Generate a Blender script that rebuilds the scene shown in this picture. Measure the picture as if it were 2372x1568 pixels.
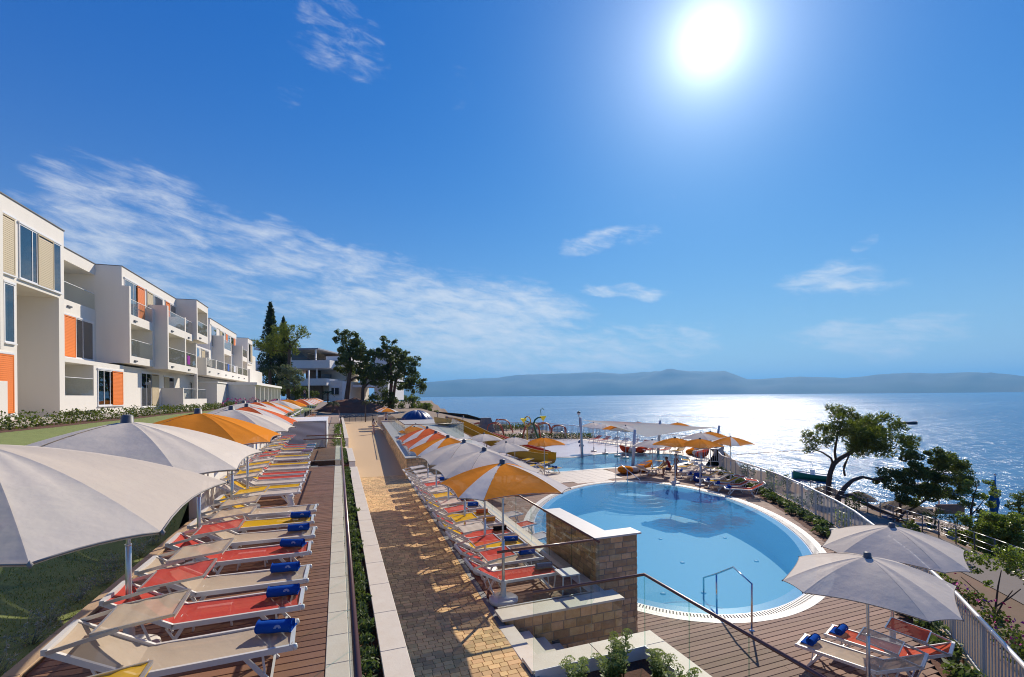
import bpy, bmesh, math, random
from mathutils import Vector, Matrix
from math import sin, cos, pi, radians, sqrt, atan2, hypot
random.seed(7)
rnd = random.uniform
for o in list(bpy.data.objects): bpy.data.objects.remove(o)
SC = bpy.context.scene
COL = SC.collection
# ------------------------------------------------------------------ camera
FPX = 470.0; TH = math.atan(174 / FPX); ROLL = radians(0.5); EYE = 4.0; VH = 395.4
cd = bpy.data.cameras.new('camera'); cam = bpy.data.objects.new('camera', cd); COL.objects.link(cam)
cd.sensor_width = 36; cd.lens = FPX * 36 / 1024; cd.shift_y = (VH - 338.5) / 1024
cd.clip_start = 0.05; cd.clip_end = 60000
cam.matrix_world = Matrix.Translation((0, 0, EYE)) @ Matrix.Rotation(-TH, 4, 'Z') @ Matrix.Rotation(pi / 2, 4, 'X') @ Matrix.Rotation(-ROLL, 4, 'Z')
SC.camera = cam
# ------------------------------------------------------------------ world: clear sky, thin cloud, glow round the sun
SUN_AZ = radians(43.4); SUN_EL = radians(34.7)
SUN = Vector((sin(SUN_AZ) * cos(SUN_EL), cos(SUN_AZ) * cos(SUN_EL), sin(SUN_EL)))
W = bpy.data.worlds.new('World'); SC.world = W; W.use_nodes = True
nt = W.node_tree; nt.nodes.clear()
def N(t, **k):
    n = nt.nodes.new(t)
    for a, b in k.items(): setattr(n, a, b)
    return n
def LK(a, b): nt.links.new(a, b)
def MA(op, a, b=None, c=None, clamp=False):
    n = N('ShaderNodeMath', operation=op, use_clamp=clamp)
    for i, x in enumerate((a, b, c)):
        if x is None: continue
        if isinstance(x, (int, float)): n.inputs[i].default_value = x
        else: LK(x, n.inputs[i])
    return n.outputs[0]
def VMA(op, a, b=None):
    n = N('ShaderNodeVectorMath', operation=op)
    for i, x in enumerate((a, b)):
        if x is None: continue
        if isinstance(x, (tuple, list, Vector)): n.inputs[i].default_value = tuple(x)
        else: LK(x, n.inputs[i])
    return n
def MIXC(f, a, b, bt='MIX'):
    n = N('ShaderNodeMix', data_type='RGBA', blend_type=bt)
    for s, x in ((n.inputs[0], f), (n.inputs[6], a), (n.inputs[7], b)):
        if isinstance(x, (int, float)): s.default_value = x
        elif isinstance(x, tuple): s.default_value = x if len(x) == 4 else (*x, 1)
        else: LK(x, s)
    return n.outputs[2]
def RAMP(f, stops, interp='LINEAR'):
    n = N('ShaderNodeValToRGB'); n.color_ramp.interpolation = interp
    el = n.color_ramp.elements
    while len(el) < len(stops): el.new(0.5)
    for e, (p, c) in zip(el, stops):
        e.position = p; e.color = (*c, 1) if not isinstance(c, (int, float)) else (c, c, c, 1)
    LK(f, n.inputs[0]); return n.outputs[0]
def NOISE(vec, scale, detail=4, rough=0.55, dist=0.0):
    n = N('ShaderNodeTexNoise'); n.inputs['Scale'].default_value = scale; n.inputs['Detail'].default_value = detail
    n.inputs['Roughness'].default_value = rough; n.inputs['Distortion'].default_value = dist
    if vec is not None: LK(vec, n.inputs['Vector'])
    return n.outputs['Fac']
sky = N('ShaderNodeTexSky', sky_type='NISHITA'); sky.sun_disc = False
sky.sun_elevation = SUN_EL; sky.sun_rotation = SUN_AZ; sky.altitude = 20; sky.air_density = 1.0; sky.dust_density = 0.12; sky.ozone_density = 2.0
tc = N('ShaderNodeTexCoord'); D = tc.outputs['Generated']
sep = N('ShaderNodeSeparateXYZ'); LK(D, sep.inputs[0]); DX, DY, DZ = sep.outputs
zc = MA('MAXIMUM', MA('ADD', DZ, 0.04), 0.03)
cmb = N('ShaderNodeCombineXYZ'); LK(MA('DIVIDE', DX, zc), cmb.inputs[0]); LK(MA('DIVIDE', DY, zc), cmb.inputs[1]); PL = cmb.outputs[0]
def az_el(u, v):
    x = (u - 512) / FPX; y = -(v - VH) / FPX
    c, s = cos(ROLL), sin(ROLL); x, y = x * c + y * s, -x * s + y * c
    d = Vector((x * cos(TH) + sin(TH), -x * sin(TH) + cos(TH), y)).normalized()
    return atan2(d.x, d.y), math.asin(d.z)
AZ = MA('ARCTAN2', DX, DY); EL = MA('ARCSINE', DZ)
wn = N('ShaderNodeTexNoise'); wn.inputs['Scale'].default_value = 9.0; wn.inputs['Detail'].default_value = 5; LK(D, wn.inputs['Vector'])
ws = N('ShaderNodeSeparateColor'); LK(wn.outputs['Color'], ws.inputs[0])
AZW = MA('ADD', AZ, MA('MULTIPLY_ADD', ws.outputs[0], .20, -.10)); ELW = MA('ADD', EL, MA('MULTIPLY_ADD', ws.outputs[1], .07, -.035))
# cloud banks: places in the sky given as azimuth / elevation, half widths and tilt
def bank(u0, v0, u1, v1, w, strength):
    a0, e0 = az_el(u0, v0); a1, e1 = az_el(u1, v1)
    ca, ce = (a0 + a1) / 2, (e0 + e1) / 2; L = hypot(a1 - a0, e1 - e0) / 2; t = atan2(e1 - e0, a1 - a0); hw = w * 1.35 / FPX
    da = MA('SUBTRACT', AZW, ca); de = MA('SUBTRACT', ELW, ce)
    p = MA('ADD', MA('MULTIPLY', da, cos(t) / L), MA('MULTIPLY', de, sin(t) / L))
    q = MA('ADD', MA('MULTIPLY', da, -sin(t) / hw), MA('MULTIPLY', de, cos(t) / hw))
    r = MA('ADD', MA('POWER', MA('ABSOLUTE', p), 2.5), MA('POWER', MA('ABSOLUTE', q), 2.0))
    return MA('MULTIPLY', MA('MULTIPLY', MA('SUBTRACT', 1.0, r, clamp=True), 1.25, clamp=True), strength)
banks = [bank(-40, 190, 240, 235, 46, 1.0), bank(120, 215, 460, 278, 26, 1.0), bank(60, 270, 330, 300, 40, .85), bank(230, 292, 640, 325, 44, 1.15), bank(260, 335, 780, 350, 30, 1.05), bank(330, 305, 620, 318, 26, 1.2),
         bank(535, 252, 665, 228, 11, .85), bank(570, 283, 675, 292, 8, 1.0), bank(755, 284, 935, 272, 15, .9), bank(270, -10, 400, 66, 34, .7), bank(120, 330, 420, 350, 30, .7),
         bank(440, 75, 480, 95, 16, .55), bank(740, 338, 1060, 335, 18, .95), bank(560, 330, 760, 348, 20, .85), bank(270, 95, 320, 110, 14, .5), bank(620, 215, 690, 175, 16, .4), bank(765, 305, 800, 312, 8, .7), bank(840, 250, 870, 246, 6, .7)]
m = banks[0]
for b in banks[1:]: m = MA('MAXIMUM', m, b)
ae = N('ShaderNodeCombineXYZ'); LK(AZ, ae.inputs[0]); LK(MA('MULTIPLY', MA('ADD', EL, MA('MULTIPLY', AZ, .13)), 3.6), ae.inputs[1])
fine = NOISE(ae.outputs[0], 15.0, 10, .66, .35)
big = NOISE(ae.outputs[0], 5.0, 4, .5, .3)
dens = MA('ADD', MA('MULTIPLY', fine, 0.95), MA('MULTIPLY', big, 0.45))
dens = MA('ADD', dens, MA('MULTIPLY', m, 0.52))
cl = N('ShaderNodeMapRange', interpolation_type='SMOOTHSTEP'); LK(dens, cl.inputs[0]); cl.inputs[1].default_value = 0.96; cl.inputs[2].default_value = 1.56
cloud = MA('MULTIPLY', MA('MULTIPLY', cl.outputs[0], MA('MULTIPLY', m, 1.3, clamp=True)), 0.80)
# glow round the sun (thin haze high up scatters it forward)
ang = MA('ARCCOSINE', VMA('DOT_PRODUCT', D, SUN).outputs['Value'])
def expo(s, a): return MA('MULTIPLY', MA('EXPONENT', MA('DIVIDE', ang, -s)), a)
g2 = MA('MULTIPLY', MA('EXPONENT', MA('MULTIPLY', MA('MULTIPLY', ang, ang), -1 / (0.052 ** 2))), 2.4)
glow = MA('ADD', MA('ADD', expo(0.07, 4.0), expo(0.13, 1.2)), g2)
sk = N('ShaderNodeHueSaturation'); sk.inputs['Saturation'].default_value = 1.08; sk.inputs['Value'].default_value = 1.0; LK(sky.outputs[0], sk.inputs['Color'])
s3 = N('ShaderNodeSeparateColor'); LK(MIXC(1.0, sk.outputs[0], (0.0492, 0.0754, 0.1017), 'MULTIPLY'), s3.inputs[0])
c3 = N('ShaderNodeCombineColor')
for i_, (k_, e_) in enumerate(((.45, 1.50), (.475, .94), (.54, .55))): LK(MA('MULTIPLY', MA('POWER', s3.outputs[i_], e_), k_ / .164), c3.inputs[i_])
hzf = MA('MULTIPLY', MA('EXPONENT', MA('DIVIDE', MA('MAXIMUM', EL, 0.0), -.16)), .88)
skc = MIXC(hzf, c3.outputs[0], (2.25, 2.55, 2.80))
skc = MIXC(cloud, skc, (3.2, 3.35, 3.5))
gn = N('ShaderNodeVectorMath', operation='SCALE'); gn.inputs[0].default_value = (0.93, 0.96, 1.0); LK(glow, gn.inputs['Scale'])
skc = MIXC(1.0, skc, gn.outputs[0], 'ADD')
bg = N('ShaderNodeBackground'); bg.inputs['Strength'].default_value = 0.12; LK(skc, bg.inputs['Color'])
wo = N('ShaderNodeOutputWorld'); LK(bg.outputs[0], wo.inputs['Surface'])
# ------------------------------------------------------------------ sun
sd = bpy.data.lights.new('sun', 'SUN'); sun = bpy.data.objects.new('sun', sd); COL.objects.link(sun)
sd.energy = 2.5; sd.angle = radians(0.53); sd.color = (1.0, 0.89, 0.74)
sun.rotation_euler = SUN.to_track_quat('Z', 'Y').to_euler()
vs = SC.view_settings; vs.view_transform = 'Standard'; vs.look = 'None'; vs.exposure = 1.1; vs.gamma = 1.0; vs.use_curve_mapping = False
SC.cycles.max_bounces = 8; SC.cycles.transparent_max_bounces = 24; SC.cycles.diffuse_bounces = 4; SC.cycles.glossy_bounces = 3
SC.cycles.volume_bounces = 0; SC.cycles.caustics_reflective = False; SC.cycles.caustics_refractive = False; SC.cycles.sample_clamp_indirect = 4.0
SC.cycles.pixel_filter_type = 'BLACKMAN_HARRIS'; SC.cycles.filter_width = 1.05; SC.cycles.use_adaptive_sampling = True; SC.cycles.use_denoising = True
# ------------------------------------------------------------------ places: a direction through the lens meets a level, a wall or a distance
def ray(u, v):
    x = (u - 512) / FPX; y = -(v - VH) / FPX
    c, s = cos(ROLL), sin(ROLL); x, y = x * c + y * s, -x * s + y * c
    return Vector((x * cos(TH) + sin(TH), -x * sin(TH) + cos(TH), y))
def onz(u, v, z): d = ray(u, v); return Vector((0, 0, EYE)) + d * ((z - EYE) / d.z)
def onf(u, v, f): return Vector((0, 0, EYE)) + ray(u, v) * f
CRP = {1: (0, 700, 1100 / 1568), 2: (0, 1500, 1400 / 1817), 3: (900, 1150, 900 / 2171), 4: (1300, 1600, 1100 / 1557), 5: (1600, 1550, 1400 / 2372),
       6: (2000, 1900, 1200 / 2329), 7: (2900, 1500, 1196 / 2344), 8: (2900, 1950, 1196 / 2372), 'a': (0, 760, 560 / 896), 'b': (480, 1020, 580 / 1421),
       'c': (1100, 1500, 600 / 2045), 'd': (1650, 1640, 700 / 2372), 'e': (2300, 1650, 800 / 2372), 'f': (3400, 1700, 696 / 1819), 'g': (3500, 2200, 596 / 1840)}
def px(k, x, y): a, b, s = CRP[k]; return (a + x * s) / 4, (b + y * s) / 4
def cz(k, x, y, z): return onz(*px(k, x, y), z)
def cf(k, x, y, f): return onf(*px(k, x, y), f)
# ------------------------------------------------------------------ mesh helper
class MB:
    def __init__(s): s.v = []; s.f = []; s.m = []; s.sm = []
    def add(s, vs, fs, mi=0, smooth=False):
        b = len(s.v); s.v += [tuple(p) for p in vs]
        for f in fs: s.f.append(tuple(i + b for i in f)); s.m.append(mi); s.sm.append(smooth)
        return s
    def box(s, x0, y0, z0, x1, y1, z1, mi=0):
        if x0 > x1: x0, x1 = x1, x0
        if y0 > y1: y0, y1 = y1, y0
        if z0 > z1: z0, z1 = z1, z0
        return s.add([(x0, y0, z0), (x1, y0, z0), (x1, y1, z0), (x0, y1, z0), (x0, y0, z1), (x1, y0, z1), (x1, y1, z1), (x0, y1, z1)],
                     [(0, 3, 2, 1), (4, 5, 6, 7), (0, 1, 5, 4), (1, 2, 6, 5), (2, 3, 7, 6), (3, 0, 4, 7)], mi)
    def cbox(s, x0, y0, z0, x1, y1, z1, c, mi=0):   # top edges chamfered
        return s.add([(x0, y0, z0), (x1, y0, z0), (x1, y1, z0), (x0, y1, z0), (x0, y0, z1 - c), (x1, y0, z1 - c), (x1, y1, z1 - c), (x0, y1, z1 - c),
                      (x0 + c, y0 + c, z1), (x1 - c, y0 + c, z1), (x1 - c, y1 - c, z1), (x0 + c, y1 - c, z1)],
                     [(0, 3, 2, 1), (8, 9, 10, 11), (0, 1, 5, 4), (1, 2, 6, 5), (2, 3, 7, 6), (3, 0, 4, 7), (4, 5, 9, 8), (5, 6, 10, 9), (6, 7, 11, 10), (7, 4, 8, 11)], mi)
    def beam(s, p, q, w, h, mi=0, up=(0, 0, 1)):
        p, q = Vector(p), Vector(q); d = (q - p).normalized(); up = Vector(up)
        if abs(d.dot(up)) > .98: up = Vector((1, 0, 0))
        r = d.cross(up).normalized() * (w / 2); t = r.cross(d).normalized() * (h / 2)
        c = [p - r - t, p + r - t, p + r + t, p - r + t, q - r - t, q + r - t, q + r + t, q - r + t]
        return s.add(c, [(0, 1, 2, 3), (7, 6, 5, 4), (0, 4, 5, 1), (1, 5, 6, 2), (2, 6, 7, 3), (3, 7, 4, 0)], mi)
    def tube(s, pts, r, n=8, mi=0, smooth=True):
        pts = [Vector(p) for p in pts]; rs = r if isinstance(r, (list, tuple)) else [r] * len(pts)
        ref = Vector((0, 0, 1)); vs = []; fs = []; last = None
        for i, p in enumerate(pts):
            d = (pts[min(i + 1, len(pts) - 1)] - pts[max(i - 1, 0)]).normalized()
            if last is None:
                a = d.cross(ref if abs(d.z) < .95 else Vector((1, 0, 0))).normalized()
            else:
                a = (last - d * last.dot(d)).normalized()
            b = d.cross(a); last = a
            for k in range(n): vs.append(p + (a * cos(2 * pi * k / n) + b * sin(2 * pi * k / n)) * rs[i])
        for i in range(len(pts) - 1):
            for k in range(n):
                fs.append((i * n + k, i * n + (k + 1) % n, (i + 1) * n + (k + 1) % n, (i + 1) * n + k))
        s.add(vs, fs, mi, smooth); b0 = len(s.v) - len(vs)
        s.f.append(tuple(b0 + k for k in reversed(range(n)))); s.m.append(mi); s.sm.append(False)
        s.f.append(tuple(b0 + (len(pts) - 1) * n + k for k in range(n))); s.m.append(mi); s.sm.append(False)
        return s
    def lathe(s, prof, n=16, c=(0, 0, 0), mi=0, smooth=True):
        vs = []; fs = []
        for r, z in prof:
            for k in range(n): vs.append((c[0] + r * cos(2 * pi * k / n), c[1] + r * sin(2 * pi * k / n), c[2] + z))
        for i in range(len(prof) - 1):
            for k in range(n): fs.append((i * n + k, i * n + (k + 1) % n, (i + 1) * n + (k + 1) % n, (i + 1) * n + k))
        fs.append(tuple(reversed(range(n)))); fs.append(tuple((len(prof) - 1) * n + k for k in range(n)))
        return s.add(vs, fs, mi, smooth)
    def prism(s, poly, z0, z1, mi=0):
        n = len(poly); vs = [(x, y, z0) for x, y in poly] + [(x, y, z1) for x, y in poly]
        return s.add(vs, [tuple(reversed(range(n))), tuple(range(n, 2 * n))] + [(i, (i + 1) % n, n + (i + 1) % n, n + i) for i in range(n)], mi)
    def strip(s, left, right, mi=0, smooth=False):
        n = len(left); vs = list(left) + list(right)
        return s.add(vs, [(i, i + 1, n + i + 1, n + i) for i in range(n - 1)], mi, smooth)
    def mesh(s, name, mats):
        me = bpy.data.meshes.new(name); me.from_pydata(s.v, [], s.f)
        if not isinstance(mats, (list, tuple)): mats = [mats]
        for x in mats: me.materials.append(x)
        me.polygons.foreach_set('material_index', s.m); me.polygons.foreach_set('use_smooth', s.sm); me.update()
        return me
    def build(s, name, mats, parent=None, **k): return put(name, s.mesh(name, mats), parent, **k)
def put(name, me, parent=None, loc=None, rz=None, rot=None, label=None, cat=None, group=None, kind=None):
    o = bpy.data.objects.new(name, me); COL.objects.link(o)
    if parent is not None: o.parent = parent
    if loc is not None: o.location = loc
    if rz is not None: o.rotation_euler = (0, 0, rz)
    if rot is not None: o.rotation_euler = rot
    tag(o, label, cat, group, kind); return o
def tag(o, label=None, cat=None, group=None, kind=None):
    if cat and not kind: kind = 'thing'
    for k, x in (('label', label), ('category', cat), ('group', group), ('kind', kind)):
        if x: o[k] = x
    return o
def thing(name, loc, label, cat, group=None, rz=0, rot=None): return put(name, None, None, loc, rz if rot is None else None, rot, label, cat, group)
def copy_tree(o, parent=None):
    c = o.copy(); COL.objects.link(c); c.parent = parent
    for ch in list(o.children): copy_tree(ch, c)
    return c
ORD = 'first second third fourth fifth sixth seventh eighth ninth tenth eleventh twelfth thirteenth fourteenth fifteenth sixteenth seventeenth eighteenth nineteenth twentieth'.split()
# ------------------------------------------------------------------ materials
def M(name, col, rough=.6, var=.0, vscale=3.0, vcol=None, bump=0.0, bscale=40.0, metal=0.0, spec=.5, island=0.0, objvar=0.0, stretch=None, detail=5, alpha2=None):
    global nt
    m = bpy.data.materials.new(name); m.use_nodes = True; nt = m.node_tree; nt.nodes.clear()
    b = N('ShaderNodeBsdfPrincipled'); o = N('ShaderNodeOutputMaterial'); LK(b.outputs[0], o.inputs[0])
    b.inputs['Roughness'].default_value = rough; b.inputs['Metallic'].default_value = metal; b.inputs['Specular IOR Level'].default_value = spec
    g = N('ShaderNodeNewGeometry'); pos = g.outputs['Position']
    if stretch: pos = VMA('MULTIPLY', pos, stretch).outputs[0]
    c = (*col, 1); out = None
    if var > 0:
        vc = vcol or tuple(x * .55 for x in col)
        f = RAMP(NOISE(pos, vscale, detail, .6), [(.3, 0.0), (.72, 1.0)])
        out = MIXC(MA('MULTIPLY', f, var), c, (*vc, 1))
    if island or objvar:
        oi = N('ShaderNodeObjectInfo'); rr = MA('FRACT', MA('ADD', MA('MULTIPLY', oi.outputs['Random'], 1.0 if objvar else 0.0), g.outputs['Random Per Island'] if island else 0.0))
        amt = max(island, objvar)
        hs = N('ShaderNodeHueSaturation'); LK(out, hs.inputs['Color']) if out is not None else setattr(hs.inputs['Color'], 'default_value', c)
        LK(MA('MULTIPLY_ADD', rr, 2 * amt, 1 - amt), hs.inputs['Value'])
        LK(MA('MULTIPLY_ADD', MA('FRACT', MA('MULTIPLY', rr, 7.13)), .05 * amt, .5 - .025 * amt), hs.inputs['Hue']); out = hs.outputs[0]
    if out is not None: LK(out, b.inputs['Base Color'])
    else: b.inputs['Base Color'].default_value = c
    if bump > 0:
        bn = N('ShaderNodeBump'); bn.inputs['Strength'].default_value = bump; bn.inputs['Distance'].default_value = .02
        LK(NOISE(pos, bscale, 4, .6), bn.inputs['Height']); LK(bn.outputs[0], b.inputs['Normal'])
    return m
def fabric(name, col, trans=.22, rough=.8, var=.10, open_=0.0):
    global nt
    m = bpy.data.materials.new(name); m.use_nodes = True; nt = m.node_tree; nt.nodes.clear(); o = N('ShaderNodeOutputMaterial')
    g = N('ShaderNodeNewGeometry'); oi = N('ShaderNodeObjectInfo')
    f = NOISE(g.outputs['Position'], 5.0, 5, .6)
    c = MIXC(MA('MULTIPLY', f, var), (*col, 1), (*[x * .6 for x in col], 1))
    w = NOISE(VMA('MULTIPLY', g.outputs['Position'], (1, 1, 1)).outputs[0], 260, 2, .5)
    c = MIXC(MA('MULTIPLY', w, .16), c, (*[x * .55 for x in col], 1))
    d = N('ShaderNodeBsdfDiffuse'); t = N('ShaderNodeBsdfTranslucent'); x = N('ShaderNodeMixShader'); x.inputs[0].default_value = trans
    bn = N('ShaderNodeBump'); bn.inputs['Strength'].default_value = .25; bn.inputs['Distance'].default_value = .03; LK(NOISE(g.outputs['Position'], 7, 3, .5), bn.inputs['Height']); LK(bn.outputs[0], d.inputs['Normal'])
    LK(c, d.inputs[0]); LK(c, t.inputs[0]); LK(d.outputs[0], x.inputs[1]); LK(t.outputs[0], x.inputs[2])
    if open_:
        tp = N('ShaderNodeBsdfTransparent'); x2 = N('ShaderNodeMixShader'); x2.inputs[0].default_value = open_; LK(x.outputs[0], x2.inputs[1]); LK(tp.outputs[0], x2.inputs[2]); x = x2
    LK(x.outputs[0], o.inputs[0])
    return m
BODY = {'pool_water': (.085, .46, .73, .42), 'lagoon_water': (.16, .52, .68, .3)}   # light scattered back by the water itself
def glassy(name, tint, ior=1.5, rough=0.0, bump=0, bscale=4.0, gl=1.0, stretch=None):
    global nt
    m = bpy.data.materials.new(name); m.use_nodes = True; nt = m.node_tree; nt.nodes.clear(); o = N('ShaderNodeOutputMaterial')
    t = N('ShaderNodeBsdfTransparent'); t.inputs[0].default_value = (*tint, 1); g = N('ShaderNodeBsdfGlossy'); g.inputs['Roughness'].default_value = rough
    fr = N('ShaderNodeLayerWeight'); body_ = BODY.get(name); x = N('ShaderNodeMixShader'); f0 = ((ior - 1) / (ior + 1)) ** 2
    if bump:
        ge = N('ShaderNodeNewGeometry'); p = ge.outputs['Position']
        bn = N('ShaderNodeBump'); bn.inputs['Strength'].default_value = bump; bn.inputs['Distance'].default_value = .05
        LK(NOISE(p, bscale, 3, .5, .4), bn.inputs['Height']); LK(bn.outputs[0], g.inputs['Normal']); LK(bn.outputs[0], fr.inputs['Normal'])
    LK(MA('MULTIPLY', MA('MULTIPLY_ADD', MA('POWER', fr.outputs['Facing'], 5.0), 1 - f0, f0), gl, clamp=True), x.inputs[0]); base_ = t.outputs[0]
    if body_:
        df = N('ShaderNodeBsdfDiffuse'); df.inputs[0].default_value = (*body_[:3], 1); xb = N('ShaderNodeMixShader'); xb.inputs[0].default_value = body_[3]; LK(t.outputs[0], xb.inputs[1]); LK(df.outputs[0], xb.inputs[2]); base_ = xb.outputs[0]
    LK(base_, x.inputs[1]); LK(g.outputs[0], x.inputs[2]); LK(x.outputs[0], o.inputs[0])
    return m
def leafm(name, col, col2, trans=.3, rough=.6):
    global nt
    m = bpy.data.materials.new(name); m.use_nodes = True; nt = m.node_tree; nt.nodes.clear(); o = N('ShaderNodeOutputMaterial')
    g = N('ShaderNodeNewGeometry'); oi = N('ShaderNodeObjectInfo')
    c = MIXC(MA('FRACT', MA('ADD', g.outputs['Random Per Island'], oi.outputs['Random'])), (*col, 1), (*col2, 1))
    c = MIXC(RAMP(NOISE(g.outputs['Position'], 1.3, 2), [(.35, 0.0), (.7, .6)]), c, (*[x * .6 for x in col2], 1))
    d = N('ShaderNodeBsdfPrincipled'); d.inputs['Roughness'].default_value = rough; d.inputs['Specular IOR Level'].default_value = .3
    t = N('ShaderNodeBsdfTranslucent'); x = N('ShaderNodeMixShader'); x.inputs[0].default_value = trans
    LK(c, d.inputs['Base Color']); LK(MIXC(1.0, c, (1.1, 1.25, .5, 1), 'MULTIPLY'), t.inputs[0]); LK(d.outputs[0], x.inputs[1]); LK(t.outputs[0], x.inputs[2]); LK(x.outputs[0], o.inputs[0])
    return m
wood = M('composite_wood', (.235, .115, .068), .62, spec=.25, var=.35, vscale=2.2, vcol=(.29, .155, .11), bump=.12, bscale=60, objvar=.16, stretch=(.6, 5, 1)) if True else M('x', (.185, .082, .055), .55, .35, 2.2, (.24, .125, .09), .12, 60, objvar=.16, stretch=(.6, 5, 1))
woodgrey = M('sheen_grey_wood', (.25, .145, .10), .7, .45, 1.1, (.32, .20, .16), .12, 60, spec=.22, objvar=.16, stretch=(.6, 4, 1))  # greyer and pinker than the other decks: glossy reflection put into the colour
gap = M('dark_joint', (.03, .02, .017), .9)
lime = M('limestone', (.70, .62, .50), .6, .5, 4.5, (.58, .46, .33), .10, 35, detail=8)
limew = M('pale_limestone', (.66, .63, .57), .5, .4, 3.5, (.52, .47, .40), .08, 35, detail=8)
sandst = M('sandstone_kerb', (.50, .36, .22), .75, .6, 6, (.36, .22, .12), .2, 45, detail=8)
paver = M('sandy_paver', (.68, .435, .19), .8, .30, 9, (.54, .32, .13), .25, 90, island=.26, objvar=.26)
pavefar = M('sandy_paving', (.58, .40, .22), .85, .5, 9, (.48, .31, .15), .2, 60)
joint = M('sand_joint', (.27, .18, .09), .9, .3, 20)
stoneb = M('stone_block', (.70, .48, .26), .8, .75, 9, (.50, .28, .12), .5, 28, island=.3, objvar=.34, detail=8)
mortar = M('mortar', (.40, .31, .22), .95, .4, 15)
cream = M('cream_render', (.80, .75, .66), .85, .34, 1.1, (.68, .62, .53), .10, 120, stretch=(1, 1, .16))
creamw = M('white_render', (.84, .81, .75), .8, .15, .6, (.76, .72, .65), .08, 120)
whitep = M('white_paint', (.78, .77, .75), .45)
alu = M('aluminium', (.62, .62, .62), .32, .15, 12, metal=.75)
aluw = M('white_aluminium', (.72, .70, .67), .4, .1, 10, (.6, .58, .54), metal=.15)
railp = M('shaded_white_paint', (.46, .46, .45), .5)  # backlit shade of the white bars is put into this grey
steel = M('polished_steel', (.66, .66, .67), .14, metal=1.0)
greyp = M('grey_plastic', (.10, .105, .115), .5)
plast = M('white_plastic', (.68, .66, .62), .45, .3, 6, (.5, .46, .4))
railb = M('brown_handrail', (.20, .085, .055), .3, .25, 8, spec=.6)
soil = M('red_soil', (.135, .055, .03), .95, .6, 7, (.07, .03, .018), .6, 30)
gravel = M('grey_gravel', (.48, .43, .37), .95, .7, 9, (.22, .19, .16), .9, 22)
lawnm = M('lawn_turf', (.21, .25, .07), .95, .6, 6, (.14, .165, .045), .5, 90)
asph = M('walkway_asphalt', (.20, .165, .135), .9, .4, 2, (.15, .12, .1), .2, 50)
rockm = M('shore_rock', (.13, .115, .10), .95, .6, .6, (.06, .055, .05), .6, 4)
redearth = M('red_earth', (.20, .08, .045), .95, .6, 1.2, (.11, .045, .025), .7, 6)
tilew = M('pool_tile', (.62, .59, .52), .5, .25, 8, (.5, .46, .38), .1, 60, island=.08)
rimm = M('wet_rim_tile', (.62, .66, .74), .25, .2, 6, (.52, .58, .7))
plaza = M('pale_plaza_slab', (.50, .43, .36), .6, .3, 2, (.42, .35, .28), .1, 40, island=.08)
splash = M('splash_pad_floor', (.60, .55, .54), .3, .6, 1.1, (.50, .38, .38), .05, 10)
glass = glassy('balustrade_glass', (.94, .968, .955), 1.45, gl=.8)
glassg = glassy('green_edge_glass', (.55, .74, .68), 1.45)
winglass = glassy('window_glass', (.42, .50, .54), 1.6, gl=2.2)
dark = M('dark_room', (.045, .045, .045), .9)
curtain = M('curtain', (.55, .55, .53), .9, .3, 6)
orangep = M('orange_shutter', (.80, .19, .012), .5)
beigep = M('beige_shutter', (.52, .42, .26), .55)
FAB = {'beige': fabric('beige_mesh_fabric', (.62, .51, .39), .10, open_=.18), 'red': fabric('red_mesh_fabric', (.64, .095, .075), .12, open_=.18), 'yellow': fabric('yellow_mesh_fabric', (.78, .47, .03), .12, open_=.18),
       'white': fabric('white_mesh_fabric', (.74, .67, .60), .12, open_=.18), 'coral': fabric('coral_mesh_fabric', (.70, .13, .075), .12, open_=.18)}
UFAB = {'orange': fabric('orange_canopy', (.86, .30, .04), .18, open_=.06), 'white': fabric('white_canopy', (.88, .81, .71), .16, open_=.07), 'grey': fabric('grey_canopy', (.42, .385, .345), .12, open_=.06), 'lgrey': fabric('pale_grey_canopy', (.80, .71, .59), .14, open_=.06),
        'beige': fabric('beige_canopy', (.66, .57, .47), .12, open_=.06), 'coral': fabric('coral_canopy', (.80, .17, .06), .18, open_=.06)}
towelm = fabric('blue_towel', (.018, .085, .40), 0.0, var=.45)
seam = M('canopy_binding', (.30, .27, .24), .8)
def ony(u, v, y): d = ray(u, v); return Vector((0, 0, EYE)) + d * (y / d.y)
def lerp_tab(t, tab):
    if t <= tab[0][0]: return tab[0][1]
    for (a, p), (b, q) in zip(tab, tab[1:]):
        if t <= b: return p + (q - p) * (t - a) / (b - a)
    return tab[-1][1]
def n2(x, y, s=1.0):
    from mathutils import noise
    return noise.noise((x * s, y * s, 3.7))
ZP = -1.3          # pool deck level
ZD = 1.2           # raised deck level
ZS = -10.5         # sea level
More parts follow.
